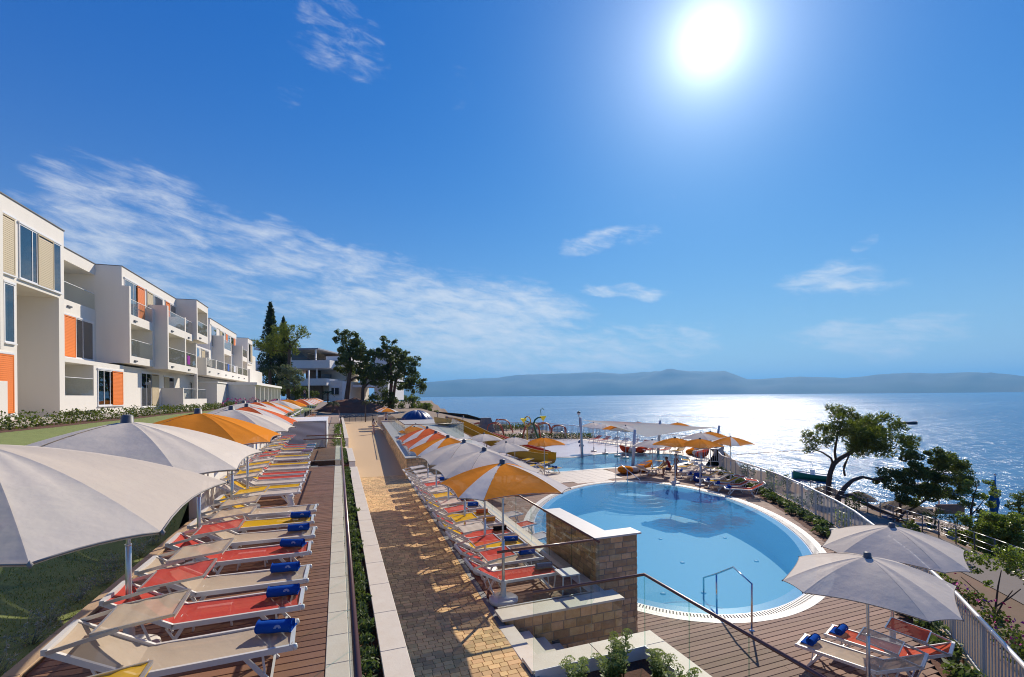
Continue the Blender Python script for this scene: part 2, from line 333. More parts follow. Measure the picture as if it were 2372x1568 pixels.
# ------------------------------------------------------------------ sea, islands, terrain
def sea_material():
    global nt
    m = bpy.data.materials.new('sea_water'); m.use_nodes = True; nt = m.node_tree; nt.nodes.clear(); o = N('ShaderNodeOutputMaterial')
    g = N('ShaderNodeNewGeometry'); p = g.outputs['Position']
    b = N('ShaderNodeBsdfPrincipled'); LK(b.outputs[0], o.inputs[0])
    pat = RAMP(NOISE(VMA('MULTIPLY', p, (.004, .012, 1)).outputs[0], 1.0, 5, .55, .6), [(.3, 0.0), (.75, 1.0)])
    LK(MIXC(pat, (.05, .17, .32, 1), (.08, .235, .39, 1)), b.inputs['Base Color'])
    LK(MA('MULTIPLY_ADD', pat, .09, .19), b.inputs['Roughness']); b.inputs['IOR'].default_value = 1.33; b.inputs['Specular IOR Level'].default_value = .4
    h = MA('ADD', MA('MULTIPLY', NOISE(VMA('MULTIPLY', p, (1, .55, 1)).outputs[0], .55, 5, .62, .3), .55), NOISE(VMA('MULTIPLY', p, (1, .5, 1)).outputs[0], .09, 3, .5, .2))
    bn = N('ShaderNodeBump'); bn.inputs['Strength'].default_value = .85; bn.inputs['Distance'].default_value = 1.6; LK(h, bn.inputs['Height']); LK(bn.outputs[0], b.inputs['Normal'])
    return m
R_SEA = 20000
MB().add([(-R_SEA, -R_SEA, ZS), (R_SEA, -R_SEA, ZS), (R_SEA, R_SEA, ZS), (-R_SEA, R_SEA, ZS)], [(0, 1, 2, 3)]).build('sea', sea_material(), kind='structure', label='calm blue sea glittering under the sun')
hillm = M('island_scrub', (.09, .12, .075), .95, .7, .0009, (.16, .15, .11), 0)
prof = [(900, 905), (980, 886), (1060, 879), (1150, 875), (1200, 868), (1300, 865), (1390, 862), (1440, 866), (1500, 861), (1560, 858), (1620, 860), (1680, 859), (1735, 879), (1790, 876), (1850, 872), (1960, 875), (2040, 867), (2110, 863), (2180, 865), (2240, 862), (2300, 863), (2372, 871), (2500, 880), (2650, 872), (2900, 890)]
hb = MB(); nc = 150; nr = 9; vs = []
for i in range(nc):
    s = 900 + 2000 * i / (nc - 1); yy = lerp_tab(s, prof)
    d = ray(s * 1024 / 2372, 380); d.z = 0; d.normalize(); u = s * 1024 / 2372; v = yy * 1024 / 2372
    for j in range(nr):
        t = j / (nr - 2); f = 8300 + 1500 * t; rr = ray(u, v); top = EYE + rr.z / hypot(rr.x, rr.y) * 9800
        z = ZS - 2 + (top - ZS) * min(1, t) ** .75 * (1 + (.22 * n2(s * .02, j * .6) if 0 < j < nr - 2 else 0)) * (1 + .03 * n2(s * .09, 5))
        if j == nr - 1: z = ZS - 2; f = 11500
        vs.append((d.x * f, d.y * f, max(z, ZS - 2)))
hb.add(vs, [(i * nr + j, (i + 1) * nr + j, (i + 1) * nr + j + 1, i * nr + j + 1) for i in range(nc - 1) for j in range(nr - 1)], 0, True)
hb.build('island_hills', hillm, kind='structure')
FX = [(-30, -14), (-8, 0), (2, 7.4), (4.0, 9.8), (5.9, 12.05), (10, 15.9), (12.8, 18.15), (15.7, 20.05), (20.3, 22.4), (23.7, 23.9), (26.2, 25.5), (28.5, 27.6), (31.5, 31.2), (35, 34.4), (38, 34.6), (42, 33), (50, 31.2), (57, 30.5), (66, 29.5), (80, 27), (120, 22), (170, 26), (270, 50), (400, 75)]
TP = [(-.001, ZP - .12), (0, ZP - .12), (.03, -1.75), (.12, -3.0), (.22, -3.75), (.26, -3.95), (.40, -4.05), (.52, -5.2), (.62, -6.8), (.66, -7.0), (.94, -7.05), (.96, -9.2), (1.05, -11.2), (1.4, -14)]
def fence_x(y): return lerp_tab(y, FX)
def shore_x(y): return max(fence_x(y) + 12, lerp_tab(y, [(-40, 38), (0, 43), (25, 50), (60, 52), (120, 50), (210, 55), (270, 60), (400, 80)]))
def ter_z(x, y):
    a = fence_x(y); t = (x - a) / (shore_x(y) - a)
    z = lerp_tab(t, TP)
    if t > .45 and t < .99: z += .25 * n2(x, y, .25)
    if y > 75 and t < .6: z += min(1, (y - 75) / 20) * 1.6 * (1 - max(0, t) / .6)
    return z
def gridsheet(xs, ys, zf):
    b = MB(); n = len(xs)
    b.add([(x(y) if callable(x) else x, y, zf(x(y) if callable(x) else x, y)) for y in ys for x in xs], [(j * n + i, j * n + i + 1, (j + 1) * n + i + 1, (j + 1) * n + i) for j in range(len(ys) - 1) for i in range(n - 1)], 0, True)
    return b
ys = [-30 + 1.5 * i for i in range(90)] + [107 + 8 * i for i in range(38)]
ts = [-.0005, .004, .03, .06, .09, .12, .16, .2, .23, .26, .30, .35, .4, .46, .52, .57, .62, .66, .72, .8, .88, .93, .945, .96, 1.0, 1.05, 1.2, 1.4]
tb = MB(); n = len(ts); vs = []
for y in ys:
    a = fence_x(y); w = shore_x(y) - a
    for t in ts: x = a + t * w; vs.append((x, y, ter_z(x, y)))
tb.add(vs, [(j * n + i, j * n + i + 1, (j + 1) * n + i + 1, (j + 1) * n + i) for j in range(len(ys) - 1) for i in range(n - 1)], 0, True)
slope = M('dry_slope_earth', (.22, .125, .075), .95, .8, .45, (.14, .10, .045), .6, 5, detail=7)
tb.build('hillside', slope, kind='structure')
# plateau under the pools and the land behind
pb = MB(); yl = [-30, -10, 2, 8, 14, 20, 26, 30, 34, 38, 44, 50, 57, 66, 80, 120, 170, 270, 400]
def plz(y): return -2.9 if y < 55 else ZP - .13 + min(1.6, max(0, (y - 75) / 20 * 1.6))
pb.strip([(-60, y, plz(y)) for y in yl], [(fence_x(y) + .02, y, plz(y) + .004) for y in yl])
pb.build('plateau', M('plateau_soil', (.30, .22, .15), .95, .6, .5, (.2, .13, .08), .3, 8), kind='structure')
strip_in = [(5.4, 10.47), (7.22, 12.35), (11.92, 16.26), (14.95, 18.29), (18.88, 20.54), (23.3, 22.72), (27.0, 24.62)]
yy_ = [0, 2.2, 5.4, 7.22, 9.5, 11.92, 14.95, 18.88, 21, 23.3, 25, 27.0]
MB().strip([(lerp_tab(y, [(0, 4.5), (2.2, 7.0)] + strip_in), y, ZP - .02) for y in yy_], [(fence_x(y) + .02, y, ZP - .03) for y in yy_]).build('planting_strip', soil, kind='structure')
# left bank: lawn, hedge bed, gravel
def bank_z(x, y):
    a = lerp_tab(y, [(-5, 1.12), (11.5, 1.12), (13.2, 2.15), (70, 2.1), (90, 2.0), (130, 3.5)]); t = max(0, min(1, (-3.2 - x) / 6.5)); t = t * t * (3 - 2 * t)
    return a + (3.0 - a) * t + (.15 * min(1, (-10.4 - x) / 3) if x < -10.4 else 0) + .02 * n2(x, y, .8)
yb = [-6 + 1.1 * i for i in range(125)]
lawn_in = lambda y: lerp_tab(y, [(12.55, -3.17), (12.75, -3.15), (27, -3.55), (75, -4.8), (140, -7)])
gridsheet([-9.6 + 6.2 * i / 14 for i in range(14)] + [lawn_in], yb, bank_z).build('lawn', lawnm, kind='structure')
gridsheet([-10.9, -10.5, -10.0, -9.6], yb, lambda x, y: bank_z(x, y) + .004).build('hedge_bed', soil, kind='structure')
gridsheet([-60, -30, -20, -15, -13, -12, -11.4, -10.9], yb, lambda x, y: min(3.2, bank_z(x, y)) if x > -16 else 3.2).build('gravel_bed', gravel, kind='structure')
# ------------------------------------------------------------------ path with pavers
PR = [(2, 2.42), (7.78, 2.60), (22.7, 3.12), (45, 4.15), (67, 5.1), (80, 5.6)]
def path_r(y): return lerp_tab(y, PR)
yp = [1, 5, 7.78, 15, 22.7, 30, 45, 55, 67, 80]
pbm = MB(); pbm.strip([(.5, y, -.012) for y in yp[:5]], [(path_r(y), y, -.012) for y in yp[:5]])
path = pbm.build('path', joint, kind='structure')
MB().strip([(.5, y, 0) for y in [24.4] + yp[5:]], [(path_r(y) + .1, y, 0) for y in [24.4] + yp[5:]]).build('paved_path', pavefar, kind='structure')
ub = MB().cbox(0, 0, -.05, 1, 1, 0, .012).mesh('paver', paver)
row = 0; y = 5.55; count = 0; stuff = MB()
while y < 24.4:
    hgt = .112; x = .58 + rnd(-.12, 0); xr = path_r(y) - .005
    while x < xr - .03:
        w = random.choice((.12, .15, .18, .18)); x1 = min(x + w, xr)
        if xr - x1 < .05: x1 = xr
        z = rnd(-.0025, .0025)
        if count < 300:
            o = put('paver', ub, path, (x + .003, y + .003, z)); o.scale = (x1 - x - .007, hgt - .007, 1); count += 1
        else: stuff.cbox(x + .003, y + .003, z - .04, x1 - .004, y + hgt - .004, z, .006)
        x = x1
    y += hgt; row += 1
stuff.build('paver_field', paver, path, kind='stuff')
dr = MB()
for y0 in [1.5 + .5 * i for i in range(43)]:
    dr.box(path_r(y0) + .002, y0 + .003, -.06, path_r(y0) + .115, y0 + .497, -.004)
drain = dr.build('drain_channel', M('drain_stone', (.23, .24, .245), .7, .3, 8, bump=.2), kind='structure')
# ------------------------------------------------------------------ planks and slabs
plank_me = {}
def planks(parent, mat, segs, w, z, name='plank'):
    key = mat.name
    if key not in plank_me: plank_me[key] = MB().cbox(0, 0, -.025, 1, 1, 0, .02).mesh('plank', mat)
    # unit plank: chamfer is scaled with it, so keep it small across
    for (x0, x1, y) in segs:
        o = put(name, plank_me[key], parent, (x0, y, z + rnd(-.0015, .0015))); o.scale = (x1 - x0, w - .009, 1)
def plank_mesh(mat, w):
    b = MB(); c = .004 / w
    return b.add([(0, 0, -.025), (1, 0, -.025), (1, 1, -.025), (0, 1, -.025), (0, 0, -.006), (1, 0, -.006), (1, 1, -.006), (0, 1, -.006), (0, .04, 0), (1, .04, 0), (1, .96, 0), (0, .96, 0)],
                 [(0, 3, 2, 1), (8, 9, 10, 11), (0, 1, 5, 4), (1, 2, 6, 9, 5), (2, 3, 7, 6), (3, 0, 4, 8, 7), (4, 5, 9, 8), (6, 7, 11, 10)][:3] + [(1, 2, 6, 10, 9, 5), (2, 3, 7, 6), (3, 0, 4, 8, 11, 7), (4, 5, 9, 8), (6, 7, 11, 10)]).mesh('plank', mat)
plank_me[wood.name] = plank_mesh(wood, .14); plank_me[woodgrey.name] = plank_mesh(woodgrey, .14)
# raised deck
dk = MB().box(-3.0, 1.5, ZD - .25, -.152, 20.35, ZD - .027).build('raised_deck', gap, kind='structure')
W_ = .14
planks(dk, wood, [(-2.995, -.155, 2.4 + W_ * i) for i in range(128)], W_, ZD)
dk2 = MB(); dk2.box(-3.25, 20.352, ZD - .25, -1.12, 22.25, ZD - .027); dk2.box(-3.45, 22.252, ZD - .25, -.152, 36.5, ZD - .027)
dk2 = dk2.build('far_raised_deck', gap, kind='structure')
planks(dk2, wood, [(-3.2, -1.13, 20.36 + W_ * i) for i in range(13)] + [(-3.4, -.155, 22.26 + W_ * i) for i in range(40)], W_, ZD)
MB().box(-3.4, 27.87, ZD - .02, -.155, 36.5, ZD - .002).build('deck_end', wood, kind='structure')
MB().box(-4.6, 36.502, ZD - .35, .1, 80, ZD - .1).build('long_deck', M('pale_deck', (.40, .27, .19), .7, .4, 2, bump=.1), kind='structure')
def slabs(name, parent_name, mat, x0, x1, ya, yb_, z0, z1, step, kind='structure', cap=.006, along='y', label=None, cat=None, part='coping_slab', body=None):
    r = (body or MB().box(min(x0, x1) + .012, min(ya, yb_) + .012, z0, max(x0, x1) - .012, max(ya, yb_) - .012, z1 - .032)).build(parent_name, mat if body is None else creamw, kind=None if cat else kind, label=label, cat=cat)
    n = max(1, round((yb_ - ya if along == 'y' else x1 - x0) / step))
    for i in range(n):
        b = MB(); e = .0018
        if along == 'y': a, c = ya + (yb_ - ya) * i / n, ya + (yb_ - ya) * (i + 1) / n; b.cbox(x0, a + e, z1 - .03, x1, c - e, z1, cap)
        else: a, c = x0 + (x1 - x0) * i / n, x0 + (x1 - x0) * (i + 1) / n; b.cbox(a + e, ya, z1 - .03, c - e, yb_, z1, cap)
        b.build(part, mat, r)
    return r
slabs('s', 'deck_edge_paving', lime, -.148, .088, 1.5, 20.4, ZD - .3, ZD + .004, .62, part='paving_slab')
slabs('s', 'deck_edge_paving', lime, -.148, .088, 22.2, 36.5, ZD - .3, ZD + .004, .62, part='paving_slab')
slabs('s', 'lawn_kerb', sandst, -3.17, -3.003, 1.5, 12.6, ZD - .4, ZD + .05, .9, part='kerb_stone')
def planter_wall(ya, yb_, label, z1=1.13):
    b = MB(); b.box(.44, ya + .01, -.05, .70, yb_ - .01, z1 - .032)
    return slabs('s', 'planter_wall', lime, .42, .715, ya, yb_, 0, z1, .98, label=label, cat='wall', body=b)
planter_wall(1.5, 20.4, 'long low planter wall with pale stone coping along near paved path')
planter_wall(22.2, 27.9, 'short planter wall with stone coping just beyond the side steps')
planter_wall(37.0, 74, 'far planter wall with white coping running on to the path end', .95)
for a, b_ in ((1.5, 20.4), (22.2, 27.9), (37.0, 74)):
    MB().box(.105, a + .02, .4, .438, b_ - .02, .98 if a < 30 else .8).build('planting_bed', soil, kind='structure')
# steps in the gap between the decks
st = MB()
for i in range(6): st.box(-1.12 + .28 * i, 20.41, .0, -1.12 + .28 * (i + 1), 22.19, ZD - .2 * (i + 1) + .02)
st.build('side_steps', lime, kind='structure', )
st = MB()
for i in range(5): st.box(-.5 + .28 * i, 27.95, .0, -.5 + .28 * (i + 1), 36.9, ZD - .22 * (i + 1) + .02)
st.build('side_steps', lime, kind='structure')
# ------------------------------------------------------------------ stonework
stone_me = []
for i in range(7):
    b = MB(); j = lambda a=.02: rnd(-a, a)
    d = .03
    q = [(0 + d * rnd(.2, 1), .0), (1 - d * rnd(.2, 1), 0.0), (1, .5), (1 - d * rnd(.2, 1), 1), (d * rnd(.2, 1), 1), (0, .5)]
    back = [(x, 1.0, z) for x, z in q]; front = [(x + (.5 - x) * .04, rnd(-.25, .15), z + (.5 - z) * .08) for x, z in q]; c = (.5 + j(.1), rnd(-.5, 0), .5 + j(.1))
    b.add(back + front + [c], [(k, (k + 1) % 6, 6 + (k + 1) % 6, 6 + k) for k in range(6)] + [(6 + k, 6 + (k + 1) % 6, 12) for k in range(6)])
    stone_me.append(b.mesh('stone', stoneb))
def stone_face(parent, p, q, z0, z1, depth=.035, rowh=(.12, .17), lens=(.14, .36), stuffmesh=None):
    p, q = Vector((*p, 0)), Vector((*q, 0)); L = (q - p).length; d = (q - p) / L; nrm = Vector((d.y, -d.x, 0)); ang = atan2(d.y, d.x); z = z0
    while z < z1 - .03:
        h = rnd(*rowh); h = z1 - z if z1 - z - h < .06 else h; x = 0
        while x < L - .01:
            w = rnd(*lens); w = L - x if L - x - w < .09 else w
            pos = p + d * (x + .004) + Vector((0, 0, z + .004)); me = random.choice(stone_me)
            if stuffmesh is None:
                o = put('stone', me, parent, pos, ang); o.scale = (w - .008, depth, h - .008); o.location += nrm * 0
            else:
                mt = Matrix.Translation(pos) @ Matrix.Rotation(ang, 4, 'Z') @ Matrix.Diagonal((w - .008, depth, h - .008, 1))
                stuffmesh.add([mt @ v.co for v in me.vertices], [tuple(f.vertices) for f in me.polygons])
            x += w
        z += h
# L-shaped pool wall
lw = MB(); lw.prism([(5.17, 11.42), (5.17, 8.86), (6.20, 8.86), (6.20, 9.12), (5.53, 9.12), (5.53, 11.42)], ZP - .1, .905)
LW = lw.build('stone_wall', mortar, label='tall L-shaped honey-coloured stone wall with pale capping beside the pool', cat='wall')
stone_face(LW, (5.165, 11.42), (5.165, 8.84), -.1, .905); stone_face(LW, (5.15, 8.855), (6.22, 8.855), ZP - .02, .905)
stone_face(LW, (6.205, 8.84), (6.205, 9.12), ZP, .905)
cp_ = MB(); cp_.prism([(5.10, 11.5), (5.10, 8.78), (6.28, 8.78), (6.28, 9.2), (5.60, 9.2), (5.60, 11.5)], .907, .945); cp_.build('coping_slab', limew, LW)
# lower terrace (row of loungers along the path)
lt = MB(); lt.prism([(2.72, 8.17), (5.05, 8.17), (5.35, 22.95), (3.24, 22.95)], ZP - .1, -.03); LT = lt.build('lower_terrace', gap, kind='structure')
planks(LT, wood, [(2.735 + (y0 - 8.2) * .0347, 4.72 + (y0 - 8.2) * .02, y0) for y0 in [8.2 + W_ * i for i in range(105)]], W_, 0.0)
eb = MB(); eb.prism([(4.725, 8.17), (5.06, 8.17), (5.40, 22.95), (5.01, 22.95)], -.06, .004); eb.build('terrace_edge_paving', lime, kind='structure')
ew = MB().box(2.75, 7.80, ZP - .1, 5.12, 8.16, .06).build('stone_wall', mortar, label='low stone end wall of lounger terrace above the stairs', cat='wall')
stone_face(ew, (2.72, 7.795), (5.12, 7.795), ZP, .06)
b = MB().cbox(2.64, 7.72, .062, 3.9, 8.15, .10, .006).build('coping_slab', lime, ew); b = MB().cbox(3.904, 7.72, .062, 5.13, 8.15, .10, .006).build('coping_slab', lime, ew)
MB().box(3.62, 7.745, -.62, 3.76, 7.79, -.48).build('wall_lamp', greyp, ew)
ss = thing('stone_stairs', (0, 0, 0), 'pale stone stairs leading down from the path towards the pool', 'stairs')
for i in range(8): MB().cbox(2.56 + (.28 if i else 0) + .3 * (i - 1 if i else 0), 6.6, -1.4, 2.84 + .3 * i, 7.715, -.165 * i + .004, .01).build('step', lime, ss)
# planter beside the stairs
pw = MB(); pw.box(2.6, 6.25, ZP - .1, 4.82, 6.54, .02); pw.box(4.53, 2.2, ZP - .1, 4.82, 6.248, .02)
PW = pw.build('planter_wall', mortar, label='L-shaped planter wall with mottled pale coping below the glass balustrade', cat='wall')
MB().cbox(2.56, 6.2, .022, 3.7, 6.58, .06, .006).build('coping_slab', lime, PW); MB().cbox(3.704, 6.2, .022, 4.86, 6.58, .06, .006).build('coping_slab', lime, PW)
MB().cbox(4.48, 4.4, .022, 4.86, 6.196, .06, .006).build('coping_slab', lime, PW); MB().cbox(4.48, 2.2, .022, 4.86, 4.396, .06, .006).build('coping_slab', lime, PW)
MB().box(2.60, 6.165, -.25, 4.50, 6.18, .075).build('planter_lining', whitep, PW); MB().box(4.455, 2.2, -.25, 4.47, 6.164, .075).build('planter_lining', whitep, PW)
MB().box(2.45, 2.2, -.6, 4.45, 6.16, -.12).build('planting_bed', soil, kind='structure')
MB().box(2.44, 2.2, -.6, 2.60, 6.24, -.02).build('planter_kerb', lime, kind='structure')
# far retaining wall and upper bar terrace
rw = MB(); rw.prism([(3.10, 23.11), (7.6, 23.11), (12.5, 60), (4.95, 60), (4.20, 45)], ZP - .1, .98); RW = rw.build('retaining_wall', mortar, label='long rough stone retaining wall along the far path, carrying the bar terrace', cat='wall')
stone_face(RW, (3.06, 23.105), (6.6, 23.105), 0, .98); sf = MB()
stone_face(RW, (4.23, 45.6), (3.095, 23.08), 0, .98, stuffmesh=sf, rowh=(.14, .2), lens=(.2, .5)); sf.build('stone_facing', stoneb, RW, kind='stuff')
MB().prism([(3.02, 23.03), (7.6, 23.03), (12.5, 60), (4.9, 60), (4.16, 45)], .982, 1.03).build('bar_terrace', M('pale_bar_floor', (.46, .42, .36), .5, .3, 1), kind='structure')
# ------------------------------------------------------------------ pool deck, round pool
PC = Vector((12.49, 16.56)); PA, PB, PSI = 8.33, 4.70, radians(60.4)
ex, ey = Vector((cos(PSI), sin(PSI))), Vector((-sin(PSI), cos(PSI)))
def ell(t, off=0.0): p = PC + ex * ((PA + off) * cos(t)) + ey * ((PB + off) * sin(t)); return p.x, p.y
def in_ell(x, y, off=0.0): d = Vector((x, y)) - PC; return (d.dot(ex) / (PA + off)) ** 2 + (d.dot(ey) / (PB + off)) ** 2 < 1
DECKP = [(4.95, 2.2), (7.0, 2.2), (10.45, 5.46), (12.33, 7.22), (16.24, 11.92), (18.27, 14.95), (20.52, 18.88), (22.7, 23.3), (24.6, 27.0), (24.0, 28.6), (19.5, 29.1), (17.9, 29.1), (17.0, 25.6), (14.06, 25.0), (10.49, 26.5), (5.3, 28)]
def spans(y, poly):
    xs = []
    for (x0, y0), (x1, y1) in zip(poly, poly[1:] + poly[:1]):
        if (y0 <= y) != (y1 <= y): xs.append(x0 + (x1 - x0) * (y - y0) / (y1 - y0))
    xs.sort(); return list(zip(xs[::2], xs[1::2]))
# deck base: cut round the pool so nothing lies under the water
NE = 96
def base_ring():
    b = MB(); inner = [ell(2 * pi * i / NE, .3) for i in range(NE)]; outer = []
    for x, y in inner:
        d = (Vector((x, y)) - PC).normalized(); best = 60
        for (x0, y0), (x1, y1) in zip(DECKP, DECKP[1:] + DECKP[:1]):
            e = Vector((x1 - x0, y1 - y0)); den = d.x * e.y - d.y * e.x
            if abs(den) < 1e-9: continue
            w = Vector((x0, y0)) - PC; t = (w.x * e.y - w.y * e.x) / den; s = (w.x * d.y - w.y * d.x) / den
            if t > 0 and -.001 <= s <= 1.001: best = min(best, t)
        p = PC + d * best; outer.append((p.x, p.y))
    b.strip([(x, y, ZP - .03) for x, y in inner + inner[:1]], [(x, y, ZP - .03) for x, y in outer + outer[:1]])
    return b
DK = base_ring().build('pool_deck', gap, kind='structure')
WP = .15; segs = []; y = 2.25
while y < 29:
    for x0, x1 in spans(y + WP / 2, DECKP):
        # intervals outside the ellipse
        ins = [x for x in [x0 + (x1 - x0) * i / 400 for i in range(401)] if in_ell(x, y + WP / 2, .62)]
        parts = [(x0, x1)] if not ins else [(x0, ins[0]), (ins[-1], x1)]
        for a, b_ in parts:
            if b_ - a < .15: continue
            if b_ - a > 5: mid = a + (b_ - a) * rnd(.35, .65); segs += [(a, mid - .003, y), (mid + .003, b_, y)] if len(segs) < 240 else [(a, b_, y)]
            else: segs.append((a, b_, y))
    y += WP
segs.sort(key=lambda s: s[2])
planks(DK, woodgrey, segs[:300], WP, ZP)
if len(segs) > 300:
    b = MB()
    for a, c_, y in segs[300:]: b.box(a, y, ZP - .025, c_, y + WP - .009, ZP)
    b.build('far_planks', woodgrey, DK, kind='stuff')
# pool ring
def ring(o0, o1, z0, z1, seg=96, t0=0, t1=2 * pi):
    b = MB()
    for i in range(seg):
        a, c_ = t0 + (t1 - t0) * i / seg, t0 + (t1 - t0) * (i + 1) / seg
        q = [ell(a, o0), ell(c_, o0), ell(c_, o1), ell(a, o1)]
        b.add([(x, y, z1) for x, y in q] + [(x, y, z0) for x, y in q], [(3, 2, 1, 0), (4, 5, 6, 7), (0, 1, 5, 4), (2, 3, 7, 6)])
    return b
POOL = thing('round_pool', (0, 0, 0), 'oval swimming pool with blue floor and pale tiled overflow rim', 'pool')
ring(0, .34, ZP - .25, ZP - .012, 128).build('overflow_rim', rimm, POOL)
grating = MB(); NG = 420
for i in range(NG):
    a, c_ = 2 * pi * i / NG, 2 * pi * (i + .58) / NG; q = [ell(a, .345), ell(c_, .345), ell(c_, .54), ell(a, .54)]
    grating.add([(x, y, ZP + .006) for x, y in q] + [(x, y, ZP - .02) for x, y in q], [(3, 2, 1, 0), (0, 1, 5, 4), (2, 3, 7, 6), (1, 2, 6, 5), (3, 0, 4, 7)])
grating.build('grating', tilew, POOL, kind='stuff'); ring(.342, .545, ZP - .06, ZP - .02).build('gutter', M('gutter', (.2, .19, .17), .8), POOL)
NT = 150
for k, (o0, o1) in enumerate(((.548, .66), (.662, .775))):
    for i in range(NT):
        a, c_ = 2 * pi * (i + .5 * k) / NT, 2 * pi * (i + .5 * k + .985) / NT
        q = [ell(a, o0), ell(c_, o0), ell(c_, o1), ell(a, o1)]; z = ZP + .006 + rnd(-.001, .001)
        MB().add([(x, y, z) for x, y in q] + [(x, y, z - .03) for x, y in q], [(3, 2, 1, 0), (0, 1, 5, 4), (2, 3, 7, 6), (1, 2, 6, 5), (3, 0, 4, 7)]).build('tile', tilew, POOL)
poolfl = M('pool_floor', (.10, .45, .64), .6, .35, 22, (.13, .52, .70), 0); poolwl = M('pool_wall', (.20, .44, .68), .6, .15, 14, (.24, .5, .72))
bs = MB(); w0 = [ell(2 * pi * i / NE, .001) for i in range(NE)]; w1 = [ell(2 * pi * i / NE, -.12) for i in range(NE)]
bs.strip([(x, y, ZP - .02) for x, y in w0 + w0[:1]], [(x, y, ZP - 1.2) for x, y in w1 + w1[:1]], 1, True)
bs.add([(x, y, ZP - 1.2) for x, y in w1], [tuple(range(NE))], 0)
bs.build('basin', [poolfl, poolwl], POOL)
steptile = M('step_tile', (.115, .475, .66), .5, .35, 22, (.15, .56, .74)); nosing = M('dark_blue_nosing', (.03, .10, .30), .5)
def pool_steps(sgn):
    E0 = PC + ex * (sgn * (PA - .06))
    for k, r in enumerate((2.6, 2.3, 2.0, 1.7, 1.4)):
        pts = []; edge = []
        for i in range(49):
            a = PSI + (pi if sgn > 0 else 0) - pi / 2 + pi * i / 48; d = Vector((cos(a), sin(a))); t = 0
            while t < r and in_ell(*(E0 + d * (t + .02)), -.03): t += .02
            pts.append((E0 + d * t)); edge.append(t > r - .05)
        z = ZP - 1.09 + .15 * k
        b = MB(); b.prism([(p.x, p.y) for p in pts], z - .15, z); b.build('pool_step', steptile, POOL)
        run = [p for p, e in zip(pts, edge) if e]
        if len(run) > 2:
            nb = MB(); nb.strip([(p.x, p.y, z + .006) for p in run], [(*(p + (E0 - p).normalized() * .045), z + .006) for p in run]); nb.build('step_nosing', nosing, POOL)
pool_steps(-1); pool_steps(1)
lens = MB().lathe([(.09, 0), (.09, .02), (.075, .035), (0.001, .04)], 14).mesh('pool_light', whitep)
for k, xx, yy in ((6, 1245, 498), (6, 1415, 682), (6, 1265, 922), (6, 1130, 368), (6, 1035, 262), (6, 1575, 358), (6, 1745, 490), (6, 1990, 670), (6, 1435, 255), (6, 775, 180), (6, 630, 263), (6, 1580, 915)):
    p = cz(k, xx, yy, ZP - 1.2)
    if in_ell(p.x, p.y, -.3): put('pool_light', lens, POOL, (p.x, p.y, ZP - 1.2))
pwater = glassy('pool_water', (.84, .965, .985), 1.33, .0, .16, 2.6, gl=1.0)
MB().add([(*ell(2 * pi * i / NE, .3), ZP - .008) for i in range(NE)], [tuple(range(NE))]).build('water', pwater, POOL)
# ------------------------------------------------------------------ plaza, second pool, splash pad
def smooth_poly(pts, n=6):
    out = []; L = len(pts)
    for i in range(L):
        p0, p1, p2, p3 = [Vector(pts[(i + k - 1) % L]) for k in range(4)]
        for j in range(n):
            t = j / n; out.append(tuple(.5 * ((2 * p1) + (p2 - p0) * t + (2 * p0 - 5 * p1 + 4 * p2 - p3) * t * t + (3 * p1 - p0 - 3 * p2 + p3) * t ** 3)))
    return out
def inside(x, y, poly): return any(a <= x <= b_ for a, b_ in spans(y, poly))
P2 = smooth_poly([(13.9, 29.7), (15.5, 29.35), (17.9, 29.5), (19.6, 29.25), (22.3, 28.5), (24.7, 29.3), (26.6, 30.6), (27.7, 33.6), (24.4, 36.2), (21.6, 36.5), (18.8, 35.5), (16.7, 36.0), (15.1, 33.0)], 5)
cen = Vector((20.5, 32.6))
def off2(o): return [tuple(Vector(p) + (Vector(p) - cen).normalized() * o) for p in P2]
PLZ = [(8.5, 27.4), (10.49, 26.5), (14.06, 25.0), (17.0, 25.6), (17.9, 29.1), (15.3, 28.95), (13.5, 29.3), (14.6, 33.2), (16.0, 37), (9.5, 37)]
pz = MB(); pz.add([(x, y, ZP - .02) for x, y in PLZ], [tuple(range(len(PLZ)))]); PZ = pz.build('plaza', joint, kind='structure')
sl = MB().cbox(0, 0, -.03, .596, .596, 0, .006).mesh('paving_slab', plaza)
for i in range(20):
    for j in range(24):
        x, y = 8.6 + .6 * i, 25.0 + .6 * j
        if inside(x + .3, y + .3, PLZ) and not in_ell(x + .3, y + .3, .9): put('paving_slab', sl, PZ, (x, y, ZP + rnd(-.001, .001)))
POOL2 = thing('lagoon_pool', (0, 0, 0), 'pale blue kidney-shaped pool under the white shade sail', 'pool')
b = MB(); o2 = off2(.45); b.strip([(*p, ZP + .012) for p in P2 + P2[:1]], [(*p, ZP + .012) for p in o2 + o2[:1]]); b.strip([(*p, ZP + .012) for p in P2 + P2[:1]], [(*p, ZP - .2) for p in P2 + P2[:1]]); b.build('overflow_rim', tilew, POOL2)
b = MB(); b.add([(*p, ZP - .75) for p in P2], [tuple(range(len(P2)))]); b.strip([(*p, ZP - .2) for p in P2 + P2[:1]], [(*p, ZP - .75) for p in P2 + P2[:1]]); b.build('basin', M('lagoon_floor', (.14, .46, .64), .6, .3, 2, (.2, .52, .66)), POOL2)
MB().add([(*p, ZP - .015) for p in P2], [tuple(range(len(P2)))]).build('water', glassy('lagoon_water', (.82, .95, .98), 1.33, .02, .35, 3.2), POOL2)
SPL = [(9.6, 37.05), (16, 37.05), (18.6, 36.1), (21.6, 37.05), (24.6, 36.8), (26.5, 36.5), (27.6, 40), (27.4, 46), (26.4, 50.5), (21.5, 51), (18.5, 53), (11.5, 53)]
